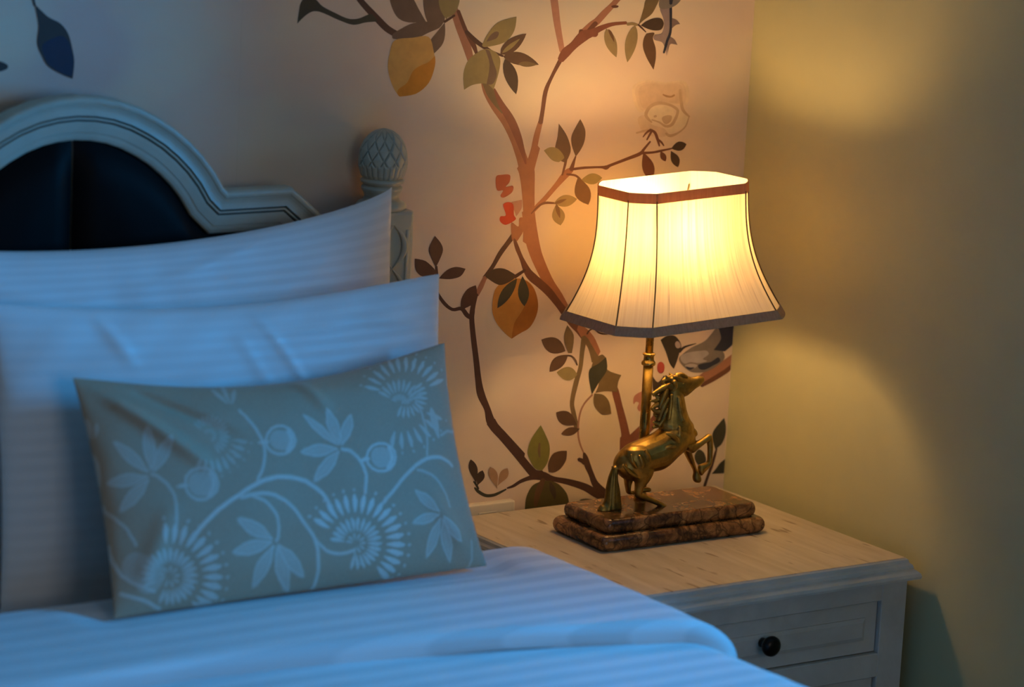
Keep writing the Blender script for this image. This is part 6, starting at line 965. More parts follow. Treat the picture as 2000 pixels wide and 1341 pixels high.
CUSHION_PATTERN = [(0.85,[(-1684,-669,279),(-1626,-612,279),(-1524,-533,279),(-1422,-465,279),(-1321,-397,279),(-1205,-340,279),(-1089,-283,279),(-972,-238,279),(-856,-181,279),(-740,-136,279),
(-639,-102,279),(-552,-79,279),(-450,-68,279),(-363,-57,279),(-261,-68,279),(-174,-79,279),(-87,-102,279),(-15,-125,279),(73,-159,279),(145,-215,279),(218,-272,279),(290,-340,279),(334,-408,279),
(363,-487,279),(392,-544,279)]),(0.75,[(-943,-272,248),(-856,-261,248),(-740,-249,248),(-624,-249,248),(-537,-261,248),(-435,-295,248),(-363,-340,248),(-290,-385,248),(-232,-442,248),
(-174,-510,248),(-131,-578,248),(-87,-669,248),(-44,-737,248),(0,-805,248),(44,-873,248),(73,-941,248),(87,-1009,248),(102,-1077,248),(102,-1156,248),(102,-1224,248),(102,-1292,248),
(102,-1360,248),(87,-1440,248),(73,-1530,248),(58,-1576,248)]),(0.75,[(87,-952,201),(116,-998,201),(174,-1054,201),(232,-1111,201),(305,-1145,201),(377,-1168,201),(450,-1179,201),(523,-1179,201),
(610,-1168,201),(668,-1156,201)]),(0.7,[(-827,-238,201),(-769,-272,201),(-697,-306,201),(-610,-351,201),(-552,-408,201),(-508,-476,201),(-464,-544,201),(-450,-601,201),(-450,-669,201),
(-450,-726,201),(-464,-794,201),(-479,-862,201),(-508,-896,201)]),(0.7,[(-668,-91,201),(-639,-34,201),(-581,34,201),(-537,113,201),(-508,181,201),(-479,261,201),(-464,329,201),(-464,408,201),
(-479,487,201),(-508,567,201),(-537,646,201),(-581,726,201),(-624,794,201),(-653,862,201),(-697,918,201),(-711,964,201)]),(0.55,[(-1959,-521,201),(-1945,-442,201),(-1930,-329,201),(-1916,-227,201),
(-1916,-147,201),(-1930,-91,201),(-1959,-34,201),(-1988,34,201),(-2046,91,201),(-2090,136,201),(-2119,159,201),(-2148,170,201),(-2177,181,201)]),(0.8,[(972,-408,248),(987,-340,248),(1016,-249,248),
(1030,-170,248),(1016,-102,248),(1001,-34,248),(972,23,248),(943,79,248),(900,125,248),(856,170,248),(813,193,248),(755,204,248),(726,215,248)]),(0.8,[(1248,-567,248),(1321,-510,248),
(1422,-442,248),(1524,-363,248),(1611,-295,248),(1713,-227,248),(1814,-170,248),(1916,-113,248),(2032,-68,248),(2148,-34,248),(2250,-23,248),(2351,-23,248),(2438,-34,248),(2525,-68,248),
(2613,-113,248),(2656,-159,248)]),(0.5,[(1930,-181,186),(2003,-193,186),(2090,-227,186),(2177,-261,186),(2250,-317,186),(2308,-385,186),(2351,-465,186),(2395,-556,186),(2409,-658,186),
(2409,-726,186)]),(0.5,[(2163,0,186),(2177,68,186),(2206,170,186),(2221,283,186),(2235,385,186),(2221,487,186),(2221,578,186),(2206,669,186),(2163,737,186),(2148,794,186)]),(0.6,[(-2903,-147,186),
(-2903,-193,186),(-2859,-249,186),(-2801,-306,186),(-2758,-363,186),(-2700,-419,186),(-2642,-487,186),(-2613,-567,186),(-2569,-646,186),(-2554,-703,186)]),(0.7,[(-2903,-669,217),(-2903,-760,217),
(-2874,-884,217),(-2830,-986,217),(-2787,-1066,217),(-2729,-1111,217),(-2671,-1168,217),(-2569,-1224,217),(-2438,-1292,217),(-2351,-1326,217)]),(0.7,[(-2816,-1292,217),(-2743,-1326,217),
(-2627,-1372,217),(-2511,-1417,217),(-2424,-1462,217),(-2337,-1519,217),(-2264,-1553,217)]),(0.5,[(668,-1168,155),(682,-1202,155),(697,-1247,155),(697,-1281,155)]),(0.33,[(-2177,238,201),
(-2148,442,644),(-2134,624,805),(-2134,771,483),(-2134,828,201)]),(0.6,[(-2177,238,108),(-2134,317,108),(-2090,419,108),(-2061,521,108),(-2061,624,108),(-2105,737,108),(-2134,816,108)]),
(0.6,[(-2177,238,108),(-2192,317,108),(-2221,431,108),(-2221,533,108),(-2206,624,108),(-2163,737,108),(-2134,816,108)]),(0.48,[(-2177,227,77),(-2134,692,77)]),(0.33,[(-2235,227,201),
(-2366,374,644),(-2482,510,805),(-2569,624,483),(-2613,669,201)]),(0.6,[(-2235,227,108),(-2264,306,108),(-2308,408,108),(-2366,487,108),(-2424,556,108),(-2525,624,108),(-2613,658,108)]),
(0.6,[(-2235,227,108),(-2308,261,108),(-2409,329,108),(-2482,397,108),(-2540,476,108),(-2584,578,108),(-2613,658,108)]),(0.48,[(-2221,215,77),(-2525,567,77)]),(0.33,[(-2250,159,201),
(-2453,159,644),(-2627,147,805),(-2758,147,483),(-2801,147,201)]),(0.6,[(-2250,159,108),(-2337,181,108),(-2438,215,108),(-2525,227,108),(-2627,215,108),(-2729,181,108),(-2801,147,108)]),
(0.6,[(-2250,159,108),(-2337,125,108),(-2438,91,108),(-2525,79,108),(-2627,79,108),(-2729,113,108),(-2801,147,108)]),(0.48,[(-2250,159,77),(-2685,147,77)]),(0.33,[(-2250,113,201),(-2409,-11,644),
(-2554,-113,805),(-2671,-204,483),(-2714,-238,201)]),(0.6,[(-2250,113,108),(-2322,91,108),(-2438,45,108),(-2525,0,108),(-2598,-68,108),(-2671,-159,108),(-2700,-227,108)]),(0.6,[(-2250,113,108),
(-2293,45,108),(-2351,-45,108),(-2438,-113,108),(-2511,-170,108),(-2627,-204,108),(-2700,-227,108)]),(0.48,[(-2235,125,77),(-2613,-159,77)]),(0.33,[(-2134,227,201),(-2017,374,644),(-1916,510,805),
(-1858,612,483),(-1829,658,201)]),(0.6,[(-2134,227,108),(-2061,261,108),(-1974,329,108),(-1901,397,108),(-1858,476,108),(-1843,567,108),(-1843,646,108)]),(0.6,[(-2134,227,108),(-2119,295,108),
(-2076,397,108),(-2032,476,108),(-1974,544,108),(-1901,612,108),(-1843,646,108)]),(0.48,[(-2134,215,77),(-1887,556,77)]),(0.44,[(-581,-862,225),(-755,-748,718),(-885,-658,898),(-1001,-578,539),
(-1045,-556,225)]),(0.8,[(-581,-862,108),(-624,-794,108),(-682,-703,108),(-755,-646,108),(-842,-601,108),(-958,-567,108),(-1045,-556,108)]),(0.8,[(-581,-862,108),(-668,-839,108),(-784,-816,108),
(-871,-771,108),(-943,-714,108),(-1001,-624,108),(-1045,-556,108)]),(0.64,[(-566,-862,77),(-943,-624,77)]),(0.44,[(-595,-907,225),(-798,-930,718),(-972,-952,898),(-1118,-975,539),(-1176,-975,225)]),
(0.8,[(-595,-907,108),(-682,-884,108),(-798,-862,108),(-900,-862,108),(-1001,-884,108),(-1103,-930,108),(-1176,-975,108)]),(0.8,[(-595,-907,108),(-668,-952,108),(-769,-998,108),(-871,-1020,108),
(-972,-1032,108),(-1089,-998,108),(-1176,-975,108)]),(0.64,[(-581,-907,77),(-1045,-964,77)]),(0.44,[(-566,-964,225),(-697,-1134,718),(-798,-1281,898),(-856,-1406,539),(-885,-1451,225)]),
(0.8,[(-566,-964,108),(-653,-1020,108),(-755,-1088,108),(-827,-1156,108),(-871,-1247,108),(-885,-1360,108),(-885,-1440,108)]),(0.8,[(-566,-964,108),(-595,-1054,108),(-624,-1156,108),
(-668,-1247,108),(-726,-1326,108),(-813,-1394,108),(-885,-1440,108)]),(0.64,[(-566,-952,77),(-827,-1338,77)]),(0.44,[(-508,-986,225),(-479,-1190,718),(-435,-1360,898),(-377,-1508,539),
(-334,-1564,225)]),(0.8,[(-508,-986,108),(-537,-1066,108),(-552,-1179,108),(-552,-1281,108),(-508,-1372,108),(-421,-1485,108),(-334,-1564,108)]),(0.8,[(-508,-986,108),(-464,-1054,108),
(-406,-1168,108),(-363,-1270,108),(-348,-1360,108),(-348,-1474,108),(-334,-1564,108)]),(0.64,[(-508,-964,77),(-406,-1440,77)]),(0.44,[(-479,-964,225),(-363,-1122,718),(-261,-1258,898),
(-174,-1360,539),(-131,-1406,225)]),(0.8,[(-479,-964,108),(-464,-1043,108),(-435,-1134,108),(-392,-1224,108),(-319,-1292,108),(-218,-1360,108),(-131,-1406,108)]),(0.8,[(-479,-964,108),
(-406,-1009,108),(-305,-1066,108),(-247,-1145,108),(-189,-1224,108),(-160,-1326,108),(-131,-1406,108)]),(0.64,[(-479,-952,77),(-218,-1304,77)]),(0.47,[(653,295,132),(508,453,421),(377,601,526),
(276,726,316),(232,771,132)]),(0.85,[(653,295,108),(610,374,108),(552,465,108),(493,556,108),(406,635,108),(319,714,108),(232,771,108)]),(0.85,[(653,295,108),(581,340,108),(479,408,108),
(406,487,108),(334,567,108),(276,680,108),(232,771,108)]),(0.68,[(668,283,77),(319,658,77)]),(0.47,[(697,295,194),(668,476,619),(653,635,774),(624,771,464),(610,828,194)]),(0.85,[(697,295,108),
(726,374,108),(740,465,108),(740,556,108),(726,646,108),(668,748,108),(624,816,108)]),(0.85,[(697,295,108),(653,363,108),(610,442,108),(581,521,108),(566,612,108),(595,726,108),(624,816,108)]),
(0.68,[(697,283,77),(639,692,77)]),(0.47,[(740,283,178),(827,419,570),(885,544,712),(943,646,427),(972,692,178)]),(0.85,[(740,283,108),(798,329,108),(871,385,108),(914,453,108),(958,521,108),
(972,612,108),(972,692,108)]),(0.85,[(740,283,108),(740,351,108),(755,431,108),(784,499,108),(827,567,108),(900,635,108),(972,692,108)]),(0.68,[(740,272,77),(914,590,77)]),(0.47,[(639,227,201),
(435,238,644),(276,238,805),(145,238,483),(87,238,201)]),(0.85,[(639,227,108),(566,261,108),(464,295,108),(377,317,108),(276,306,108),(174,272,108),(87,238,108)]),(0.85,[(639,227,108),
(552,204,108),(450,170,108),(348,159,108),(261,170,108),(160,204,108),(87,238,108)]),(0.68,[(653,227,77),(203,238,77)]),(0.47,[(653,181,201),(493,57,644),(348,-45,805),(247,-136,483),
(203,-170,201)]),(0.85,[(653,181,108),(566,159,108),(450,113,108),(377,57,108),(305,0,108),(247,-91,108),(218,-170,108)]),(0.85,[(653,181,108),(610,113,108),(552,23,108),(479,-45,108),
(406,-102,108),(305,-136,108),(218,-170,108)]),(0.68,[(653,193,77),(305,-91,77)]),(0.41,[(2163,-771,163),(2046,-658,520),(1945,-567,650),(1858,-487,390),(1829,-453,163)]),(0.75,[(2163,-771,108),
(2134,-714,108),(2105,-635,108),(2061,-578,108),(2003,-521,108),(1901,-487,108),(1829,-465,108)]),(0.75,[(2163,-771,108),(2090,-748,108),(2003,-703,108),(1945,-658,108),(1887,-601,108),
(1858,-521,108),(1829,-465,108)]),(0.6,[(2163,-782,77),(1901,-533,77)]),(0.41,[(2148,-828,163),(1988,-839,520),(1858,-862,650),(1727,-884,390),(1684,-896,163)]),(0.75,[(2148,-828,108),
(2090,-805,108),(2003,-794,108),(1916,-794,108),(1829,-816,108),(1756,-850,108),(1698,-884,108)]),(0.75,[(2148,-828,108),(2090,-850,108),(2017,-896,108),(1945,-907,108),(1858,-918,108),
(1771,-907,108),(1698,-884,108)]),(0.6,[(2163,-816,77),(1785,-873,77)]),(0.41,[(2163,-884,163),(2061,-1054,520),(1974,-1202,650),(1901,-1315,390),(1872,-1372,163)]),(0.75,[(2163,-884,108),
(2105,-941,108),(2017,-1009,108),(1959,-1088,108),(1916,-1179,108),(1887,-1281,108),(1887,-1360,108)]),(0.75,[(2163,-884,108),(2148,-964,108),(2134,-1054,108),(2090,-1145,108),(2046,-1224,108),
(1959,-1304,108),(1887,-1360,108)]),(0.6,[(2177,-873,77),(1945,-1258,77)]),(0.41,[(2206,-896,163),(2235,-1100,520),(2250,-1270,650),(2250,-1417,390),(2264,-1474,163)]),(0.75,[(2206,-896,108),
(2192,-975,108),(2163,-1077,108),(2163,-1179,108),(2177,-1270,108),(2221,-1383,108),(2264,-1462,108)]),(0.75,[(2206,-896,108),(2250,-975,108),(2279,-1077,108),(2308,-1168,108),(2322,-1270,108),
(2293,-1383,108),(2264,-1462,108)]),(0.6,[(2206,-884,77),(2250,-1338,77)]),(0.41,[(2235,-862,163),(2322,-986,520),(2395,-1088,650),(2453,-1179,390),(2496,-1213,163)]),(0.75,[(2235,-862,108),
(2235,-918,108),(2264,-998,108),(2293,-1066,108),(2337,-1122,108),(2409,-1179,108),(2482,-1213,108)]),(0.75,[(2235,-862,108),(2293,-896,108),(2366,-952,108),(2424,-1009,108),(2467,-1066,108),
(2482,-1145,108),(2482,-1213,108)]),(0.6,[(2235,-850,77),(2424,-1134,77)]),(0.65,[(-1248,-57,170),(-1292,-147,170),(-1379,-204,170),(-1480,-238,170),(-1597,-227,170),(-1684,-170,170),
(-1727,-91,170),(-1727,0,170),(-1698,91,170),(-1611,159,170),(-1509,181,170),(-1422,170,170),(-1321,125,170),(-1263,45,170),(-1248,-57,170)]),(0.36,[(-1524,-23,1605),(-1466,-34,1605)]),
(0.65,[(-1350,91,341),(-1321,57,341),(-1306,0,341),(-1306,-45,341),(-1335,-102,341),(-1379,-159,341),(-1408,-193,341)]),(0.65,[(-1858,-23,77),(-1800,-23,248),(-1756,-23,310),(-1713,-23,186),
(-1684,-23,77)]),(0.75,[(29,408,170),(-15,329,170),(-102,261,170),(-189,238,170),(-290,249,170),(-377,295,170),(-421,363,170),(-421,453,170),(-377,544,170),(-305,612,170),(-218,646,170),
(-116,635,170),(-29,578,170),(15,499,170),(29,408,170)]),(0.41,[(-218,442,1427),(-174,431,1427)]),(0.75,[(-58,544,341),(-44,510,341),(-29,465,341),(-29,419,341),(-58,363,341),(-87,317,341),
(-116,283,341)]),(0.75,[(-537,431,77),(-479,431,248),(-435,431,310),(-392,431,186),(-377,431,77)]),(0.9,[(1582,23,170),(1538,-57,170),(1451,-125,170),(1350,-147,170),(1234,-136,170),
(1147,-91,170),(1089,-23,170),(1089,68,170),(1132,147,170),(1219,215,170),(1321,238,170),(1437,227,170),(1524,181,170),(1582,113,170),(1582,23,170)]),(0.5,[(1306,45,1427),(1364,45,1427)]),
(0.9,[(1495,159,341),(1509,125,341),(1524,79,341),(1524,23,341),(1495,-23,341),(1451,-68,341),(1422,-102,341)]),(0.9,[(958,34,77),(1016,34,248),(1074,45,310),(1118,45,186),(1132,45,77)]),
(0.95,[(305,-816,100),(232,-771,320),(174,-726,399),(116,-692,240),(102,-680,100)]),(0.66,[(44,-635,186),(29,-635,186)]),(0.95,[(377,-748,100),(305,-692,320),(261,-646,399),(218,-601,240),
(203,-578,100)]),(0.66,[(160,-533,186),(160,-533,186)]),(0.95,[(450,-703,100),(406,-635,320),(377,-578,399),(348,-521,240),(334,-510,100)]),(0.66,[(305,-453,186),(305,-442,186)]),(0.95,[(552,-669,100),
(523,-590,320),(508,-533,399),(493,-476,240),(479,-453,100)]),(0.66,[(464,-385,186),(464,-385,186)]),(0.95,[(653,-646,100),(639,-567,320),(639,-499,399),(639,-442,240),(639,-419,100)]),
(0.66,[(624,-363,186),(624,-351,186)]),(0.95,[(755,-646,100),(769,-567,320),(784,-499,399),(784,-442,240),(798,-419,100)]),(0.66,[(798,-351,186),(798,-351,186)]),(0.95,[(856,-669,100),
(885,-590,320),(914,-521,399),(943,-465,240),(943,-442,100)]),(0.66,[(972,-385,186),(972,-374,186)]),(0.95,[(943,-703,100),(1001,-624,320),(1045,-567,399),(1074,-521,240),(1089,-499,100)]),
(0.66,[(1132,-442,186),(1147,-431,186)]),(0.95,[(1030,-748,100),(1103,-692,320),(1161,-635,399),(1205,-590,240),(1219,-578,100)]),(0.66,[(1277,-521,186),(1292,-510,186)]),(0.95,[(1103,-805,100),
(1176,-760,320),(1248,-714,399),(1306,-680,240),(1335,-669,100)]),(0.66,[(1393,-624,186),(1408,-624,186)]),(0.95,[(1161,-884,100),(1248,-850,320),(1321,-816,399),(1379,-794,240),(1408,-782,100)]),
(0.66,[(1480,-748,186),(1495,-748,186)]),(0.95,[(1205,-964,100),(1292,-941,320),(1364,-930,399),(1437,-907,240),(1466,-907,100)]),(0.66,[(1553,-884,186),(1553,-884,186)]),(0.95,[(1219,-1043,100),
(1321,-1043,320),(1408,-1043,399),(1466,-1032,240),(1495,-1032,100)]),(0.66,[(1582,-1032,186),(1597,-1032,186)]),(0.95,[(1219,-1134,100),(1321,-1145,320),(1408,-1156,399),(1480,-1168,240),
(1509,-1168,100)]),(0.66,[(1582,-1179,186),(1597,-1179,186)]),(0.95,[(1205,-1213,100),(1292,-1236,320),(1379,-1270,399),(1451,-1281,240),(1466,-1292,100)]),(0.66,[(1553,-1315,186),(1568,-1315,186)]),
(0.95,[(1161,-1292,100),(1248,-1338,320),(1321,-1372,399),(1393,-1394,240),(1408,-1406,100)]),(0.66,[(1495,-1440,186),(1495,-1451,186)]),(0.95,[(1103,-1360,100),(1190,-1417,320),(1248,-1451,399),
(1321,-1496,240),(1335,-1508,100)]),(0.66,[(1422,-1553,186),(1422,-1553,186)]),(0.95,[(1045,-1417,100),(1103,-1474,320),(1176,-1530,399),(1248,-1576,240),(1277,-1587,100)]),(0.66,[(1321,-1587,186),
(1335,-1587,186)]),(0.81,[(523,-1020,71),(450,-998,226),(392,-986,283),(334,-975,170),(319,-964,71)]),(0.81,[(537,-975,71),(464,-952,226),(421,-918,283),(377,-896,170),(363,-896,71)]),
(0.81,[(566,-941,71),(508,-907,226),(464,-862,283),(435,-839,170),(421,-828,71)]),(0.81,[(595,-918,71),(566,-873,226),(537,-828,283),(508,-794,170),(493,-771,71)]),(0.81,[(653,-907,71),
(624,-850,226),(610,-794,283),(595,-760,170),(595,-737,71)]),(0.81,[(697,-896,71),(697,-839,226),(697,-782,283),(682,-748,170),(682,-726,71)]),(0.81,[(755,-907,71),(755,-839,226),(769,-794,283),
(784,-748,170),(784,-737,71)]),(0.81,[(798,-918,71),(827,-862,226),(856,-816,283),(871,-782,170),(885,-760,71)]),(0.81,[(842,-941,71),(885,-896,226),(929,-850,283),(958,-828,170),(972,-805,71)]),
(0.81,[(871,-975,71),(929,-941,226),(987,-907,283),(1030,-884,170),(1045,-873,71)]),(0.81,[(900,-1009,71),(972,-986,226),(1030,-964,283),(1074,-952,170),(1089,-952,71)]),(0.81,[(914,-1043,71),
(987,-1043,226),(1045,-1032,283),(1103,-1032,170),(1118,-1032,71)]),(0.81,[(914,-1088,71),(987,-1100,226),(1060,-1111,283),(1103,-1111,170),(1132,-1111,71)]),(0.81,[(914,-1134,71),(972,-1156,226),
(1045,-1179,283),(1089,-1190,170),(1103,-1190,71)]),(0.81,[(885,-1168,71),(943,-1202,226),(1001,-1236,283),(1045,-1258,170),(1060,-1270,71)]),(0.81,[(856,-1202,71),(900,-1247,226),(943,-1281,283),
(987,-1315,170),(1001,-1326,71)]),(0.81,[(813,-1224,71),(856,-1281,226),(885,-1326,283),(914,-1360,170),(914,-1372,71)]),(0.81,[(769,-1236,71),(784,-1292,226),(798,-1338,283),(827,-1383,170),
(827,-1406,71)]),(0.81,[(711,-1236,71),(711,-1292,226),(726,-1349,283),(726,-1394,170),(726,-1406,71)]),(0.81,[(668,-1236,71),(653,-1292,226),(639,-1338,283),(624,-1372,170),(624,-1394,71)]),
(0.66,[(653,-1054,42),(624,-1043,133),(595,-1032,166),(566,-1032,100),(566,-1032,42)]),(0.66,[(668,-1032,42),(653,-1009,133),(624,-986,166),(610,-975,100),(610,-964,42)]),(0.66,[(711,-1020,42),
(697,-986,133),(697,-964,166),(697,-941,100),(697,-941,42)]),(0.66,[(740,-1020,42),(755,-998,133),(769,-975,166),(784,-964,100),(784,-952,42)]),(0.66,[(769,-1043,42),(798,-1032,133),
(827,-1020,166),(842,-1009,100),(856,-1009,42)]),(0.66,[(784,-1077,42),(813,-1077,133),(842,-1077,166),(856,-1077,100),(871,-1077,42)]),(0.66,[(769,-1100,42),(798,-1122,133),(813,-1134,166),
(827,-1145,100),(842,-1156,42)]),(0.66,[(740,-1122,42),(740,-1145,133),(755,-1168,166),(769,-1190,100),(769,-1190,42)]),(0.66,[(697,-1122,42),(697,-1145,133),(682,-1168,166),(682,-1190,100),
(682,-1190,42)]),(0.75,[(-2148,-726,109),(-2148,-646,349),(-2134,-567,437),(-2134,-510,262),(-2134,-487,109)]),(0.52,[(-2134,-419,204),(-2134,-408,204)]),(0.75,[(-2032,-737,109),(-2003,-658,349),
(-1988,-590,437),(-1974,-533,262),(-1974,-510,109)]),(0.52,[(-1959,-442,204),(-1945,-431,204)]),(0.75,[(-1930,-771,109),(-1887,-692,349),(-1858,-635,437),(-1829,-578,262),(-1814,-556,109)]),
(0.52,[(-1785,-499,204),(-1771,-487,204)]),(0.75,[(-1843,-816,109),(-1785,-760,349),(-1727,-703,437),(-1698,-658,262),(-1669,-635,109)]),(0.52,[(-1626,-578,204),(-1626,-578,204)]),(0.75,[(-1771,-884,109),
(-1698,-828,349),(-1626,-782,437),(-1582,-748,262),(-1568,-737,109)]),(0.52,[(-1495,-692,204),(-1495,-680,204)]),(0.75,[(-1713,-964,109),(-1626,-930,349),(-1553,-896,437),(-1495,-862,262),
(-1480,-850,109)]),(0.52,[(-1408,-816,204),(-1393,-816,204)]),(0.75,[(-1669,-1054,109),(-1582,-1032,349),(-1509,-1009,437),(-1437,-998,262),(-1408,-986,109)]),(0.52,[(-1335,-964,204),
(-1335,-964,204)]),(0.75,[(-1640,-1145,109),(-1553,-1134,349),(-1466,-1134,437),(-1408,-1134,262),(-1379,-1122,109)]),(0.52,[(-1306,-1122,204),(-1292,-1122,204)]),(0.75,[(-1626,-1236,109),
(-1538,-1247,349),(-1466,-1258,437),(-1393,-1270,262),(-1364,-1270,109)]),(0.52,[(-1292,-1281,204),(-1277,-1281,204)]),(0.75,[(-1640,-1326,109),(-1553,-1349,349),(-1466,-1372,437),(-1408,-1394,262),
(-1379,-1406,109)]),(0.52,[(-1292,-1428,204),(-1292,-1428,204)]),(0.75,[(-1669,-1406,109),(-1582,-1451,349),(-1509,-1485,437),(-1437,-1519,262),(-1408,-1530,109)]),(0.52,[(-1335,-1564,204),
(-1321,-1564,204)]),(0.75,[(-1727,-1474,109),(-1640,-1530,349),(-1553,-1576,437),(-1495,-1587,262),(-1466,-1587,109)]),(0.52,[(-1408,-1587,204),(-1408,-1587,204)]),(0.75,[(-1785,-1530,109),
(-1698,-1587,349),(-1655,-1587,437),(-1611,-1587,262),(-1597,-1587,109)]),(0.52,[(-1553,-1587,204),(-1553,-1587,204)]),(0.64,[(-2322,-1202,77),(-2395,-1213,247),(-2453,-1224,309),(-2496,-1236,186),
(-2511,-1236,77)]),(0.64,[(-2337,-1156,77),(-2409,-1156,247),(-2467,-1156,309),(-2525,-1156,186),(-2540,-1156,77)]),(0.64,[(-2337,-1122,77),(-2409,-1100,247),(-2467,-1088,309),(-2511,-1077,186),
(-2540,-1066,77)]),(0.64,[(-2322,-1077,77),(-2395,-1043,247),(-2453,-1020,309),(-2482,-998,186),(-2511,-986,77)]),(0.64,[(-2293,-1043,77),(-2366,-998,247),(-2409,-964,309),(-2438,-930,186),
(-2453,-918,77)]),(0.64,[(-2264,-1009,77),(-2308,-964,247),(-2351,-918,309),(-2380,-873,186),(-2380,-862,77)]),(0.64,[(-2206,-998,77),(-2250,-941,247),(-2264,-884,309),(-2293,-839,186),
(-2293,-828,77)]),(0.64,[(-2163,-986,77),(-2177,-930,247),(-2177,-873,309),(-2192,-828,186),(-2192,-805,77)]),(0.64,[(-2105,-986,77),(-2105,-930,247),(-2090,-873,309),(-2090,-828,186),
(-2076,-816,77)]),(0.64,[(-2061,-1009,77),(-2032,-941,247),(-2017,-896,309),(-1988,-850,186),(-1988,-839,77)]),(0.64,[(-2017,-1032,77),(-1974,-975,247),(-1945,-941,309),(-1916,-896,186),
(-1901,-884,77)]),(0.64,[(-1974,-1054,77),(-1930,-1020,247),(-1887,-986,309),(-1843,-964,186),(-1829,-952,77)]),(0.64,[(-1945,-1100,77),(-1887,-1077,247),(-1829,-1054,309),(-1785,-1032,186),
(-1771,-1032,77)]),(0.64,[(-1930,-1145,77),(-1872,-1134,247),(-1814,-1122,309),(-1756,-1111,186),(-1742,-1111,77)]),(0.64,[(-1930,-1179,77),(-1858,-1190,247),(-1800,-1190,309),(-1742,-1202,186),
(-1727,-1202,77)]),(0.64,[(-1930,-1224,77),(-1858,-1247,247),(-1800,-1270,309),(-1756,-1281,186),(-1727,-1292,77)]),(0.64,[(-1945,-1270,77),(-1887,-1304,247),(-1829,-1326,309),(-1785,-1360,186),
(-1771,-1360,77)]),(0.64,[(-1974,-1304,77),(-1916,-1349,247),(-1872,-1383,309),(-1829,-1417,186),(-1814,-1428,77)]),(0.64,[(-2017,-1326,77),(-1974,-1383,247),(-1930,-1428,309),(-1901,-1462,186),
(-1887,-1485,77)]),(0.64,[(-2061,-1338,77),(-2032,-1406,247),(-2003,-1451,309),(-1988,-1496,186),(-1974,-1508,77)]),(0.64,[(-2105,-1349,77),(-2090,-1406,247),(-2090,-1462,309),(-2076,-1508,186),
(-2076,-1519,77)]),(0.64,[(-2148,-1338,77),(-2163,-1394,247),(-2163,-1451,309),(-2163,-1496,186),(-2177,-1508,77)]),(0.64,[(-2206,-1326,77),(-2221,-1383,247),(-2250,-1428,309),(-2264,-1462,186),
(-2264,-1485,77)]),(0.52,[(-2192,-1179,45),(-2221,-1179,146),(-2250,-1190,182),(-2264,-1190,109),(-2279,-1190,45)]),(0.52,[(-2192,-1145,45),(-2221,-1134,146),(-2250,-1122,182),(-2264,-1111,109),
(-2279,-1100,45)]),(0.52,[(-2163,-1111,45),(-2177,-1088,146),(-2192,-1066,182),(-2206,-1054,109),(-2206,-1043,45)]),(0.52,[(-2119,-1111,45),(-2119,-1088,146),(-2105,-1066,182),(-2105,-1043,109),
(-2105,-1032,45)]),(0.52,[(-2090,-1134,45),(-2061,-1111,146),(-2046,-1100,182),(-2017,-1088,109),(-2017,-1088,45)]),(0.52,[(-2061,-1168,45),(-2032,-1168,146),(-2003,-1168,182),(-1988,-1168,109),
(-1974,-1168,45)]),(0.52,[(-2076,-1202,45),(-2046,-1224,146),(-2032,-1236,182),(-2003,-1247,109),(-2003,-1258,45)]),(0.52,[(-2105,-1224,45),(-2105,-1247,146),(-2090,-1270,182),(-2090,-1292,109),
(-2076,-1304,45)]),(0.52,[(-2148,-1213,45),(-2163,-1236,146),(-2177,-1258,182),(-2177,-1281,109),(-2192,-1281,45)]),(0.7,[(1538,1043,86),(1466,1077,275),(1393,1111,344),(1350,1134,206),
(1321,1145,86)]),(0.49,[(1277,1179,160),(1263,1179,160)]),(0.7,[(1597,1134,86),(1538,1190,275),(1495,1236,344),(1451,1281,206),(1437,1292,86)]),(0.49,[(1393,1349,160),(1393,1360,160)]),
(0.7,[(1684,1213,86),(1640,1281,275),(1611,1349,344),(1582,1406,206),(1582,1428,86)]),(0.49,[(1553,1508,160),(1553,1508,160)]),(0.7,[(1785,1270,86),(1756,1349,275),(1742,1428,344),(1742,1496,206),
(1742,1530,86)]),(0.49,[(1756,1587,160),(1756,1587,160)]),(0.7,[(1887,1304,86),(1887,1394,275),(1887,1474,344),(1901,1553,206),(1930,1587,86)]),(0.49,[(1916,1587,160),(1916,1587,160)]),
(0.7,[(1988,1315,86),(2003,1406,275),(2017,1485,344),(2046,1553,206),(2061,1576,86)]),(0.49,[(2090,1587,160),(2090,1587,160)]),(0.7,[(2090,1292,86),(2134,1383,275),(2148,1451,344),(2177,1519,206),
(2192,1542,86)]),(0.49,[(2250,1587,160),(2250,1587,160)]),(0.7,[(2192,1270,86),(2250,1338,275),(2279,1406,344),(2322,1451,206),(2322,1474,86)]),(0.49,[(2366,1530,160),(2380,1542,160)]),
(0.7,[(2293,1213,86),(2351,1281,275),(2409,1326,344),(2438,1372,206),(2467,1383,86)]),(0.49,[(2511,1440,160),(2511,1440,160)]),(0.7,[(2366,1156,86),(2438,1202,275),(2511,1247,344),(2569,1270,206),
(2584,1292,86)]),(0.49,[(2642,1326,160),(2656,1326,160)]),(0.7,[(2424,1077,86),(2511,1111,275),(2598,1145,344),(2656,1168,206),(2685,1179,86)]),(0.49,[(2772,1202,160),(2772,1213,160)]),
(0.7,[(2467,998,86),(2569,1020,275),(2656,1043,344),(2729,1054,206),(2772,1066,86)]),(0.49,[(2903,1088,160),(2903,1088,160)]),(0.59,[(2148,964,61),(2206,998,195),(2264,1020,243),(2308,1043,146),
(2322,1054,61)]),(0.59,[(2163,930,61),(2235,941,195),(2293,964,243),(2351,975,146),(2366,975,61)]),(0.59,[(2177,884,61),(2250,896,195),(2308,896,243),(2366,896,146),(2380,896,61)]),(0.59,[(2163,850,61),
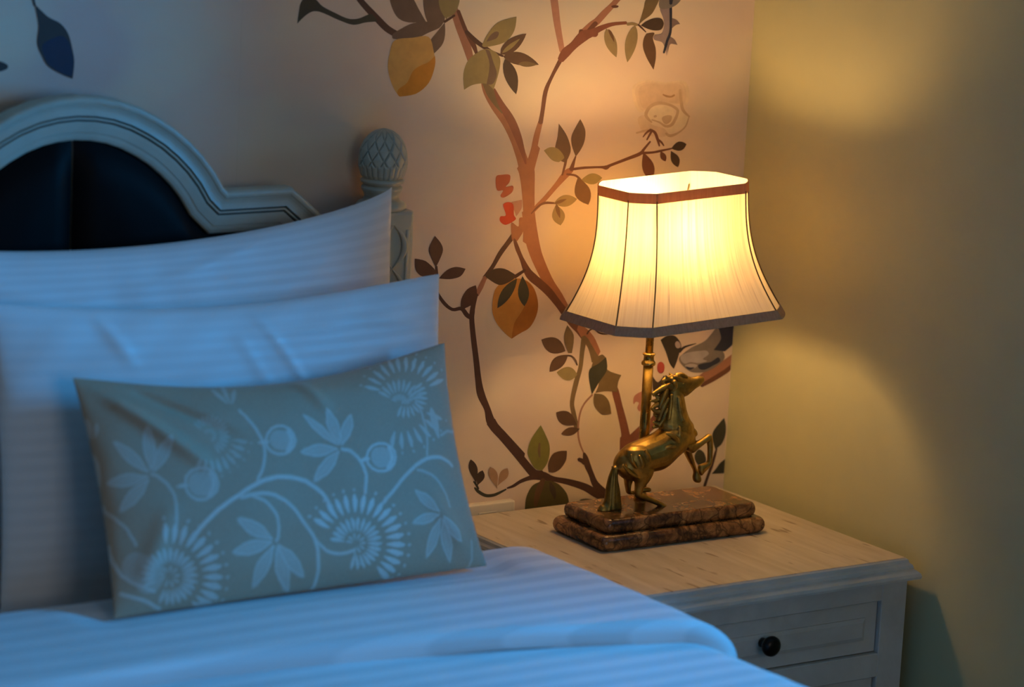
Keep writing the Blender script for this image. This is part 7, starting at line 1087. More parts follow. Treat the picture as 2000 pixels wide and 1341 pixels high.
(2235,839,195),(2293,828,243),(2351,816,146),(2380,816,61)]),(0.59,[(2148,805,61),(2206,782,195),(2264,760,243),(2308,748,146),(2337,737,61)]),(0.59,[(2119,771,61),(2163,737,195),(2206,703,243),
(2250,680,146),(2264,669,61)]),(0.59,[(2076,748,61),(2105,703,195),(2134,669,243),(2163,635,146),(2177,624,61)]),(0.59,[(2017,726,61),(2046,680,195),(2046,635,243),(2061,601,146),(2076,590,61)]),
(0.59,[(1974,726,61),(1974,669,195),(1959,624,243),(1959,578,146),(1959,567,61)]),(0.59,[(1916,726,61),(1901,669,195),(1872,624,243),(1858,590,146),(1858,567,61)]),(0.59,[(1872,737,61),
(1829,692,195),(1800,646,243),(1771,612,146),(1756,601,61)]),(0.49,[(2017,907,36),(2046,918,115),(2076,930,143),(2090,941,86),(2105,952,36)]),(0.49,[(2032,896,36),(2061,896,115),(2090,907,143),
(2119,907,86),(2119,907,36)]),(0.49,[(2032,873,36),(2061,873,115),(2090,873,143),(2119,873,86),(2119,873,36)]),(0.49,[(2032,862,36),(2061,850,115),(2076,839,143),(2105,839,86),(2105,828,36)]),
(0.49,[(2017,850,36),(2032,828,115),(2061,816,143),(2076,805,86),(2076,794,36)]),(0.49,[(2003,839,36),(2017,816,115),(2017,794,143),(2032,782,86),(2032,771,36)]),(0.49,[(1974,828,36),
(1988,805,115),(1988,782,143),(1988,771,86),(1988,760,36)]),(0.49,[(1959,828,36),(1945,805,115),(1945,782,143),(1945,771,86),(1945,760,36)]),(0.49,[(1945,839,36),(1916,816,115),(1901,794,143),
(1901,782,86),(1887,771,36)]),(0.6,[(2322,601,93),(2409,567,297),(2496,533,372),(2569,510,223),(2598,499,93)]),(0.42,[(2700,476,173),(2700,476,173)]),(0.6,[(2235,510,93),(2308,465,297),
(2366,419,372),(2424,385,223),(2453,374,93)]),(0.42,[(2525,340,173),(2540,329,173)]),(0.6,[(2119,442,93),(2177,385,297),(2221,329,372),(2264,283,223),(2293,272,93)]),(0.42,[(2337,215,173),
(2351,215,173)]),(0.6,[(2003,397,93),(2032,317,297),(2061,261,372),(2090,215,223),(2105,193,93)]),(0.42,[(2134,136,173),(2134,125,173)]),(0.6,[(1872,363,93),(1887,283,297),(1901,227,372),
(1901,170,223),(1916,147,93)]),(0.42,[(1916,91,173),(1930,79,173)]),(0.6,[(1756,351,93),(1742,283,297),(1727,215,372),(1727,159,223),(1727,136,93)]),(0.42,[(1713,79,173),(1713,68,173)]),
(0.6,[(1640,374,93),(1597,295,297),(1568,238,372),(1553,181,223),(1538,159,93)]),(0.42,[(1509,102,173),(1509,91,173)]),(0.51,[(1684,896,66),(1626,941,211),(1582,975,263),(1538,998,158),
(1524,1020,66)]),(0.51,[(1713,930,66),(1684,986,211),(1640,1032,263),(1611,1077,158),(1611,1088,66)]),(0.51,[(1771,952,66),(1742,1020,211),(1727,1077,263),(1713,1122,158),(1698,1145,66)]),
(0.51,[(1814,964,66),(1814,1032,211),(1814,1100,263),(1814,1145,158),(1814,1168,66)]),(0.51,[(1872,975,66),(1887,1043,211),(1901,1100,263),(1916,1145,158),(1916,1168,66)]),(0.51,[(1930,964,66),
(1959,1020,211),(1988,1077,263),(2003,1122,158),(2017,1145,66)]),(0.51,[(1974,941,66),(2017,998,211),(2061,1043,263),(2090,1077,158),(2119,1100,66)]),(0.51,[(2017,907,66),(2076,952,211),
(2119,986,263),(2177,1020,158),(2192,1032,66)]),(0.51,[(2046,873,66),(2119,896,211),(2177,930,263),(2221,941,158),(2250,952,66)]),(0.51,[(2061,828,66),(2134,839,211),(2206,850,263),(2264,862,158),
(2279,873,66)]),(0.42,[(1785,816,39),(1771,839,124),(1742,850,155),(1727,862,93),(1713,873,39)]),(0.42,[(1800,828,39),(1785,850,124),(1771,873,155),(1756,896,93),(1756,896,39)]),(0.42,[(1829,839,39),
(1814,862,124),(1800,896,155),(1800,907,93),(1800,918,39)]),(0.42,[(1843,839,39),(1843,873,124),(1843,896,155),(1843,918,93),(1843,930,39)]),(0.42,[(1858,839,39),(1872,873,124),(1872,896,155),
(1887,918,93),(1887,930,39)]),(0.42,[(1872,839,39),(1901,862,124),(1916,884,155),(1930,907,93),(1930,907,39)]),(0.42,[(1887,828,39),(1916,850,124),(1945,862,155),(1959,884,93),(1974,884,39)]),
(0.42,[(1901,816,39),(1930,828,124),(1959,839,155),(1988,850,93),(1988,850,39)]),(0.42,[(1916,805,39),(1945,805,124),(1974,816,155),(2003,816,93),(2003,816,39)]),(0.38,[(-885,510,79),
(-813,499,253),(-769,476,316),(-726,465,190),(-697,465,79)]),(0.27,[(-653,442,147),(-639,442,147)]),(0.38,[(-929,442,79),(-871,408,253),(-813,385,316),(-784,363,190),(-769,351,79)]),
(0.27,[(-711,329,147),(-711,317,147)]),(0.38,[(-987,374,79),(-929,340,253),(-900,295,316),(-856,272,190),(-842,261,79)]),(0.27,[(-813,227,147),(-798,215,147)]),(0.38,[(-1045,329,79),
(-1016,272,253),(-987,238,316),(-958,193,190),(-943,181,79)]),(0.27,[(-914,136,147),(-914,136,147)]),(0.38,[(-1118,295,79),(-1103,238,253),(-1089,181,316),(-1074,147,190),(-1060,125,79)]),
(0.27,[(-1045,79,147),(-1045,79,147)]),(0.38,[(-1205,272,79),(-1205,204,253),(-1205,159,316),(-1190,113,190),(-1190,91,79)]),(0.27,[(-1176,45,147),(-1176,34,147)]),(0.38,[(-1306,261,79),
(-1306,193,253),(-1306,147,316),(-1306,102,190),(-1306,91,79)]),(0.27,[(-1306,34,147),(-1306,34,147)]),(0.38,[(-1393,272,79),(-1408,204,253),(-1422,159,316),(-1422,113,190),(-1422,102,79)]),
(0.27,[(-1437,57,147),(-1451,45,147)]),(0.38,[(-1466,295,79),(-1495,238,253),(-1509,193,316),(-1538,159,190),(-1538,147,79)]),(0.27,[(-1568,102,147),(-1568,91,147)]),(0.32,[(-1335,714,56),
(-1364,760,179),(-1379,794,224),(-1408,816,134),(-1408,839,56)]),(0.32,[(-1292,748,56),(-1306,794,179),(-1321,839,224),(-1321,873,134),(-1335,884,56)]),(0.32,[(-1248,760,56),(-1248,816,179),
(-1263,862,224),(-1263,896,134),(-1277,918,56)]),(0.32,[(-1205,771,56),(-1205,828,179),(-1205,873,224),(-1205,907,134),(-1205,918,56)]),(0.32,[(-1176,760,56),(-1161,816,179),(-1147,862,224),
(-1147,896,134),(-1132,918,56)]),(0.32,[(-1132,748,56),(-1118,794,179),(-1103,839,224),(-1074,873,134),(-1074,884,56)]),(0.32,[(-1103,726,56),(-1074,771,179),(-1045,805,224),(-1030,828,134),
(-1016,839,56)]),(0.32,[(-1089,703,56),(-1045,726,179),(-1016,748,224),(-987,771,134),(-972,782,56)]),(0.32,[(-1074,669,56),(-1030,680,179),(-987,703,224),(-958,714,134),(-943,714,56)]),
(0.32,[(-1074,635,56),(-1016,635,179),(-972,635,224),(-943,646,134),(-929,646,56)]),(0.32,[(-1089,590,56),(-1030,578,179),(-987,578,224),(-943,567,134),(-929,567,56)]),(0.32,[(-1103,556,56),
(-1060,533,179),(-1016,521,224),(-987,499,134),(-972,499,56)]),(0.32,[(-1132,521,56),(-1089,487,179),(-1060,465,224),(-1030,442,134),(-1016,431,56)]),(0.32,[(-1161,499,56),(-1132,453,179),
(-1103,431,224),(-1089,397,134),(-1074,385,56)]),(0.32,[(-1190,476,56),(-1176,431,179),(-1161,397,224),(-1147,363,134),(-1147,351,56)]),(0.27,[(-1263,646,33),(-1277,658,105),(-1292,680,132),
(-1306,692,79),(-1306,692,33)]),(0.27,[(-1248,658,33),(-1248,680,105),(-1248,703,132),(-1263,714,79),(-1263,726,33)]),(0.27,[(-1234,658,33),(-1219,680,105),(-1205,703,132),(-1205,726,79),
(-1205,726,33)]),(0.27,[(-1205,658,33),(-1190,669,105),(-1176,692,132),(-1161,703,79),(-1147,714,33)]),(0.27,[(-1190,635,33),(-1176,646,105),(-1147,669,132),(-1132,680,79),(-1118,680,33)]),
(0.27,[(-1190,624,33),(-1161,624,105),(-1147,624,132),(-1118,635,79),(-1118,635,33)]),(0.27,[(-1190,601,33),(-1176,590,105),(-1147,590,132),(-1132,578,79),(-1132,578,33)]),(0.27,[(-1205,578,33),
(-1190,567,105),(-1176,556,132),(-1161,544,79),(-1161,533,33)]),(0.27,[(-1219,567,33),(-1219,544,105),(-1205,533,132),(-1205,521,79),(-1205,510,33)]),(0.3,[(-2598,-975,1800),(-2424,-1122,2200)]),
(0.55,[(2453,249,194),(2438,385,619),(2438,510,774),(2424,612,464),(2424,658,194)]),(0.5,[(2511,272,186),(2554,283,186),(2613,306,186),(2685,329,186),(2758,317,186),(2903,317,186),(2888,295,186)]),
(0.4,[(2714,-1224,155),(2700,-1292,155),(2671,-1394,155),(2656,-1474,155),(2613,-1530,155),(2584,-1587,155),(2554,-1587,155)]),(0.5,[(-2903,125,116),(-2903,272,372),(-2903,397,464),(-2903,510,279),
(-2903,544,116)]),(0.5,[(-2888,771,101),(-2888,862,322),(-2888,941,403),(-2888,998,242),(-2888,1020,101)]),(0.4,[(-2845,760,85),(-2816,828,273),(-2801,873,341),(-2787,918,204),(-2772,941,85)]),
(0.5,[(-856,1111,101),(-900,1213,322),(-943,1315,403),(-972,1417,242),(-987,1451,101)]),(0.5,[(-813,1111,85),(-827,1258,273),(-813,1428,341),(-769,1576,204),(-769,1576,85)]),(0.45,[(-784,1100,85),
(-740,1202,273),(-711,1292,341),(-668,1383,204),(-653,1428,85)])]
build_pillow('cushion', PIL['cushion'], MT['cushion'], 'taupe oblong cushion with white embroidered flowers and vines, in front of the white pillows', 'cushion', 420, 280, CUSHION_PATTERN)

# ------------------------------------------------------------------ duvet: body and turned-back flap
DX1 = -.591                      # outer right side of the hanging duvet
def duv_profile(ztop, xr, rad, zlow, n=46):
    """cross-section from the middle of the bed over the right edge and down"""
    pts = []
    xs = np.linspace(BX, xr-rad, n)
    for x in xs: pts.append((x, ztop))
    for k in range(1, 13):
        a = PI/2*k/12; pts.append((xr-rad+rad*math.sin(a), ztop-rad*.75*(1-math.cos(a))))
    for z in np.linspace(ztop-rad*.75, zlow, 16)[1:]: pts.append((xr+.006*math.sin((ztop-z)*14), z))
    return np.array(pts)
def duvet_sheet(name, yfun, ys, ztop, thick, rad, zlow, mat, parent, seed, xr, head_drop=.0, hem_r=0.0, hem_round=.0, amp=.004):
    pr = duv_profile(ztop, xr, rad, zlow)
    prL = pr.copy(); prL[:, 0] = 2*BX-prL[:, 0]
    pr = np.concatenate([prL[:0:-1], pr])
    # arc length across
    s = np.concatenate([[0], np.cumsum(np.hypot(*np.diff(pr, axis=0).T))])
    nrm = np.gradient(pr, axis=0); nrm = np.stack([-nrm[:, 1], nrm[:, 0]], -1); nrm /= np.linalg.norm(nrm, axis=1)[:, None]
    rows = [(u, 0.0) for u in ys]
    if hem_r: rows += [(1.0, a) for a in np.linspace(0, 2.5, 16)[1:]]
    n, m = len(rows), len(pr)
    V = np.zeros((n, m, 3)); UV = np.zeros((n, m, 2))
    for j, (u, th) in enumerate(rows):
        yy = yfun(pr[:, 0], u)
        off = sines(s*2.0, yy*2.2, seed, 8, 1.6)*amp+sines(s*5, yy*9, seed+1, 6, 2)*amp*.25
        e1 = np.sin(np.clip((HEAD_Y-yy)/head_drop, 0, 1)*PI/2)
        off = off*e1-thick*(1-e1)*np.clip(nrm[:, 1], 0, 1)**2
        if hem_r: off = off-.010*np.exp(-((yy+.435)/.045)**2)*np.clip((-.715-pr[:, 0])/.03, 0, 1)*np.clip((pr[:, 0]+1.40)/.05, 0, 1)*np.clip(nrm[:, 1], 0, 1)
        rr = hem_r*(1+.18*np.sin(s*11+seed)) if hem_r else 0.0
        off = off-rr*(1-math.cos(th)); yy = yy-rr*math.sin(th)
        V[j, :, 0] = pr[:, 0]+nrm[:, 0]*off; V[j, :, 1] = yy; V[j, :, 2] = pr[:, 1]+nrm[:, 1]*off
        UV[j, :, 0] = s; UV[j, :, 1] = yy
    # underside: same sheet moved inwards
    U = V.copy()
    for j in range(n):
        U[j, :, 0] -= nrm[:, 0]*.004; U[j, :, 2] -= nrm[:, 1]*.004
    v1, f1 = meshgrid(V)
    ext = np.concatenate([v1, U.reshape(-1, 3)])
    f2 = f1[:, ::-1]+len(v1)
    idx = np.arange(n*m).reshape(n, m); N1 = len(v1)
    def strip(a): return np.stack([a[:-1], a[1:], a[1:]+N1, a[:-1]+N1], -1)
    loop = [strip(idx[0])[:, ::-1], strip(idx[-1]), strip(idx[:, 0]), strip(idx[:, -1])[:, ::-1]]
    f = np.concatenate([f1, f2]+loop)
    me = from_arrays(name, ext, f)
    uvl = me.uv_layers.new(name='UVMap'); uv = np.concatenate([UV.reshape(-1, 2)]*2)
    li = np.empty(len(me.loops), np.int32); me.loops.foreach_get('vertex_index', li)
    uvl.data.foreach_set('uv', uv[li].astype(np.float32).ravel())
    return obj(name, me, mat, parent, smooth=True)
duvet = thing('duvet', 'white striped duvet with turned-back flap spread over the bed', 'duvet')
HEAD_Y = -.315
duvet_sheet('duvet_body', lambda x, u: HEAD_Y-.02+u*(-2.06-HEAD_Y)+0*x, np.linspace(0, 1, 120),   .650, .044, .085, .22, MT['duvet'], duvet, 11, DX1, head_drop=.08, amp=.003)
def flap_y(x, u):
    d = np.clip(-.644-x, -.05, .9)
    hem = -.765+.33*d-.20*d*d+.006*np.sin(x*9)
    return HEAD_Y+(hem-HEAD_Y)*u
duvet_sheet('turned_back_flap', flap_y, np.linspace(0, 1, 80), .680, .074, .092, .24, MT['duvet'], duvet, 21, DX1+.006, head_drop=.06, hem_r=.0170, amp=.003)


# ------------------------------------------------------------------ nightstand
NX0, NX1, NY0, NY1 = -.557, -.034, -.489, -.020
ns = thing('nightstand', 'white distressed nightstand with a pale wooden top in the corner by the bed', 'nightstand', ((NX0+NX1)/2, (NY0+NY1)/2, 0))
def nb(name, b, mat, bev=0, parent=ns, seg=2):
    x, y = ns.location.x, ns.location.y
    return boxobj(name, (b[0]-x, b[1]-x, b[2]-y, b[3]-y, b[4], b[5]), mat, parent, bev, seg=seg)
nb('tabletop', (NX0, NX1, NY0, NY1, .606, .62), MT['wood'], .0012)
# cornice moulding around front and sides
cp = [(-.03, .0125), (.0, .0125), (.0025, .0105), (.0035, .006), (.0075, .003), (.009, -.001), (.0085, -.003), (.012, -.005), (.0165, -.009), (.0185, -.0135), (.0175, -.0175), (.013, -.0185), (.004, -.0185), (.0, -.0235), (-.006, -.025), (-.03, -.025)]
cb = bmesh.new(); cxn, cyn = ns.location.x, ns.location.y
corn = [(NX0, NY1), (NX0, NY0), (NX1, NY0), (NX1, NY1)]; dirs = [(-1, 0), (-1, -1), (1, -1), (1, 0)]
sweep(cb, [((x-cxn, y-cyn, .6065), (dx, dy, 0), (0, 0, 1)) for (x, y), (dx, dy) in zip(corn, dirs)], cp)
bobj('cornice', cb, MT['nightpaint'], ns)
BX0, BX1, BY0, BY1 = -.566, -.0235, -.485, -.03
ft = .018  # face frame thickness
nb('side_panel', (BX1-.018, BX1, BY0+ft, BY1, .03, .582), MT['nightpaint'])
nb('side_panel', (BX0, BX0+.018, BY0+ft, BY1, .03, .582), MT['nightpaint'])
nb('back_panel', (BX0+.018, BX1-.018, BY1-.012, BY1, .03, .582), MT['nightpaint'])
nb('bottom_panel', (BX0+.018, BX1-.018, BY0+ft, BY1-.012, .06, .075), MT['nightpaint'])
SW = .0485
# drawer openings (z0, z1)
OPEN = [(.474, .556), (.318, .437), (.130, .290)]
frame_bm = bmesh.new()
def fb(x0, x1, z0, z1): box(frame_bm, x0-cxn, x1-cxn, BY0-cyn, BY0+ft-cyn, z0, z1, .0012, 1)
fb(BX0, BX0+SW, .0, .582); fb(BX1-SW, BX1, .0, .582)
prev = .582
for z0, z1 in OPEN+[(.0, .085)]:
    fb(BX0+SW, BX1-SW, z1, prev); prev = z0
bobj('face_frame', frame_bm, MT['nightpaint'], ns)
for z0, z1 in OPEN:
    x0, x1 = BX0+SW+.0018, BX1-SW-.0018
    db = bmesh.new()
    yb = BY0+.0075
    box(db, x0-cxn, x1-cxn, yb-cyn, yb+.016-cyn, z0+.0018, z1-.0018, .001, 1)
    dr = bobj('drawer', db, MT['nightpaint'], ns)
    h = z1-z0
    # bevelled raised field
    fbm = bmesh.new()
    fx0, fx1, fz0, fz1 = x0+.024, x1-.024, z0+h*.27, z1-h*.30
    q = .006
    ring0 = [(fx0, fz0), (fx1, fz0), (fx1, fz1), (fx0, fz1)]; ring1 = [(fx0+q, fz0+q), (fx1-q, fz0+q), (fx1-q, fz1-q), (fx0+q, fz1-q)]
    A_ = [fbm.verts.new((x-cxn, yb+.001-cyn, z)) for x, z in ring0]; A2 = [fbm.verts.new((x-cxn, yb-.0022-cyn, z)) for x, z in ring0]; B_ = [fbm.verts.new((x-cxn, yb-.0045-cyn, z)) for x, z in ring1]
    for R0, R1 in ((A_, A2), (A2, B_)):
        for k in range(4): fbm.faces.new((R0[k], R0[(k+1) % 4], R1[(k+1) % 4], R1[k]))
    fbm.faces.new(B_)
    bobj('raised_field', fbm, MT['nightpaint'], dr)
    kb = bmesh.new(); kz = (z0+z1)/2+.0045; kx = -.2960
    lathe(kb, [(.0075, 0), (.0070, .006), (.0065, .010), (.009, .0135), (.0135, .017), (.0155, .022), (.0148, .027), (.011, .0305), (.005, .032), (.001, .0322)], n=32)
    bmesh.ops.rotate(kb, verts=kb.verts, cent=(0, 0, 0), matrix=Matrix.Rotation(PI/2, 3, 'X'))
    bmesh.ops.translate(kb, verts=kb.verts, vec=(kx-cxn, yb-.003-cyn, kz))
    bobj('knob', kb, MT['knob'], dr, smooth=True)

# ------------------------------------------------------------------ white wall box at the mural wall, left of the lamp
sx0, sx1, sz0, sz1 = -.5365, -.4205, .565, .6345
sw = thing('switch_plate', 'ivory plastic switch plate on the mural wall behind the nightstand', 'switch', (sx0, 0, sz0))
boxobj('plate', (0, sx1-sx0, -.0145, -.0003, 0, sz1-sz0), MT['plastic'], sw, .003, seg=3)
boxobj('rocker_frame', (.048, .0815, -.0158, -.0140, .033, .056), MT['plastic'], sw, .0005)
boxobj('rocker', (.0500, .0795, -.0170, -.0150, .035, .054), MT['slot'], sw, .0006)

# ------------------------------------------------------------------ table lamp
LX, LY, LZ = -.293, -.216, .6202
lamp = thing('table_lamp', 'lit table lamp with pleated cream shade and rearing brass horse on a brown marble base', 'lamp', (LX, LY, LZ), -.023)
def slab(name, hx, hy, z0, z1, r):
    bm = bmesh.new(); n = 8
    rings = []
    for k in range(n+1):
        a = -PI/2+PI*k/n
        rr = r*(1-math.cos(a))
        z = (z0+z1)/2+(z1-z0)/2*math.sin(a)
        ring = []
        cr = .010
        for cxs, cys, a0 in ((1, -1, -PI/2), (1, 1, 0), (-1, 1, PI/2), (-1, -1, PI)):
            for j in range(5):
                th = a0+PI/2*j/4
                ring.append(bm.verts.new((cxs*(hx-cr-rr)+cr*math.cos(th), cys*(hy-cr-rr)+cr*math.sin(th), z)))
        rings.append(ring)
    m = len(rings[0])
    for a, b in zip(rings, rings[1:]):
        for k in range(m): bm.faces.new((a[k], a[(k+1) % m], b[(k+1) % m], b[k]))
    bm.faces.new(rings[0][::-1]); bm.faces.new(rings[-1])
    o = bobj(name, bm, MT['marble'], lamp)
    o.data.polygons.foreach_set('use_smooth', [p.normal.z < .95 for p in o.data.polygons])
    return o
slab('base_plinth', .1525, .071, .0, .0245, .0085)
slab('base_upper_slab', .1405, .0605, .0245, .0463, .0062)
BZ = .0463
PXo, PYo = -.3095-LX, -.186-LY
pb = bmesh.new()
lathe(pb, [(.0105, BZ-.001), (.0105, BZ+.004), (.0086, BZ+.006), (.0082, BZ+.02), (.0080, .15), (.0076, .2545)], PXo, PYo, 28)
bobj('pole', pb, MT['pole'], lamp, smooth=True)
pb = bmesh.new()
lathe(pb, [(.0078, .2535), (.0106, .2550), (.0110, .2575), (.0104, .2595), (.0082, .2620), (.0076, .2665), (.0080, .2690), (.0096, .2705), (.0096, .2725), (.0075, .2735), (.0058, .2740)], PXo, PYo, 28)
bobj('collar', pb, MT['collar'], lamp, smooth=True)
pb = bmesh.new()
lathe(pb, [(.0060, .2738), (.0060, .373), (.0095, .375), (.0118, .380), (.0118, .418), (.0110, .4198)], PXo, PYo, 24)
bobj('socket_tube', pb, MT['pole'], lamp, smooth=True)
bx_, by_, bz_ = PXo+.006, PYo, .447
pb = bmesh.new()
lathe(pb, [(.0125, 0.4200), (.0135, 0.4220), (.0140, 0.4300), (.0190, 0.4420), (.0255, 0.4520), (.0268, 0.4550), (.0262, 0.4565)], bx_, by_, 28)
bobj('bulb_neck', pb, MT['bulb_low'], lamp, smooth=True)
pb = bmesh.new()
lathe(pb, [(.0260, 0.4566), (.0278, 0.4600), (.0288, 0.4660), (.0280, 0.4740), (.0252, 0.4820), (.0200, 0.4890), (.0120, 0.4935), (.0005, 0.4950)], bx_, by_, 28)
bobj('bulb', pb, MT['bulb'], lamp, smooth=True)
# shade (sub-assembly, slightly askew): rings fitted to the octagon with short corner panels
SH = {'xc': -0.2724, 'yc': -0.19, 'zb': 0.9498, 'H': 0.203, 'a1': 0.1545, 'b1': 0.1115, 'c1': 0.0371, 'd1': 0.042, 'a2': 0.1081, 'b2': 0.0702, 'c2': 0.0278, 'd2': 0.0315, 'psi': 0, 'tx': 0.0236, 'ty': -0.05}
def shade_ring(u, grow=0.0, n_side=14, n_ch=6):
    """corner list and ring points at height fraction u, local lamp coordinates"""
    a = SH['a1']+(SH['a2']-SH['a1'])*u; b = SH['b1']+(SH['b2']-SH['b1'])*u
    c = SH['c1']+(SH['c2']-SH['c1'])*u; d = SH['d1']+(SH['d2']-SH['d1'])*u
    k = .0135*math.sin(PI*u)**1.0*(1.15-.3*u)
    a += grow-k; b += grow-k
    cs = [(-a, b-d), (-a, -b+d), (-a+c, -b), (a-c, -b), (a, -b+d), (a, b-d), (a-c, b), (-a+c, b)]
    pts = []; seam = []
    for i in range(8):
        x0, y0 = cs[i]; x1, y1 = cs[(i+1) % 8]; m = n_side if i % 2 == 0 else n_ch
        seam.append(len(pts))
        for j in range(m):
            s = j/m; bul = 0.0
            if i % 2 == 1:
                bul = .0022*math.sin(PI*s)
            nx_, ny_ = (y0-y1), (x1-x0); Ln = math.hypot(nx_, ny_)
            pts.append((x0+(x1-x0)*s+nx_/Ln*-bul*-1*(-1), y0+(y1-y0)*s+ny_/Ln*-bul*-1*(-1)))
    return pts, seam
def sh_xyz(x, y, u, dz=0.0):
    z = SH['H']*u+dz
    X = x+SH['ty']*z; Y = y+SH['tx']*z; Z = z-SH['ty']*x-SH['tx']*y
    return (SH['xc']-LX+X, SH['yc']-LY+Y, SH['zb']-LZ+Z)
NU = 26
rows = []
for j in range(NU+1):
    u = j/NU; pts, seam = shade_ring(u); rows.append([sh_xyz(x, y, u) for x, y in pts])
Vg = np.array(rows); Vg = np.concatenate([Vg, Vg[:, :1]], 1)
v, f = meshgrid(Vg)
fme = from_arrays('lamp_shade', v, f)
p0, _s = shade_ring(.25); p0 = p0+p0[:1]
arc = np.concatenate([[0], np.cumsum([math.hypot(b[0]-a[0], b[1]-a[1]) for a, b in zip(p0, p0[1:])])])
UVs = np.stack([np.tile(arc, NU+1), np.repeat(np.linspace(0, SH['H'], NU+1), len(arc))], -1)
uvl = fme.uv_layers.new(name='UVMap'); li = np.empty(len(fme.loops), np.int32); fme.loops.foreach_get('vertex_index', li)
uvl.data.foreach_set('uv', UVs[li].astype(np.float32).ravel())
fab = obj('lamp_shade', fme, MT['shade'], lamp, smooth=True)
fab['label'] = 'cream silk shade fabric, glowing'
def trim(name, u0, u1, grow, mat):
    bm = bmesh.new(); rings = []
    for u, gr in ((u0, grow), (u1, grow), (u1, grow-.0008), (u0, grow-.0008)):
        pts, _ = shade_ring(u, gr); rings.append([bm.verts.new(sh_xyz(x, y, u)) for x, y in pts])
    for a, b in ((0, 1), (1, 2), (2, 3), (3, 0)):
        m = len(rings[0])
        for k in range(m): bm.faces.new((rings[a][k], rings[a][(k+1) % m], rings[b][(k+1) % m], rings[b][k]))
    return bobj(name, bm, mat, fab)
trim('top_trim', .925, 1.0, .0015, MT['trim_top'])
trim('bottom_trim', -.004, .062, .0022, MT['trim_bot'])
for i in range(8):
    pts = []
    for j in range(13):
        u = .03+.91*j/12; P_, seam = shade_ring(u, .0009); x, y = P_[seam[i]]; pts.append((*sh_xyz(x, y, u), .0011))
    bm = bmesh.new(); tube(bm, pts, 2, 6); bobj('seam_piping', bm, MT['piping'], fab, smooth=True)
# wire carrier holding the shade from the socket
wb = bmesh.new()
hub = (PXo, PYo, .398)
for i in (0, 2, 4, 6):
    P_, seam = shade_ring(.90, -.002); x, y = P_[seam[i]]; e = sh_xyz(x, y, .90)
    mid = ((hub[0]+e[0])/2, (hub[1]+e[1])/2, min(hub[2], e[2])-.004)
    tube(wb, [(*hub, .0011), (*mid, .0011), (*e, .0011)], 3, 6)
bobj('wire_carrier', wb, MT['pole'], lamp, smooth=True)

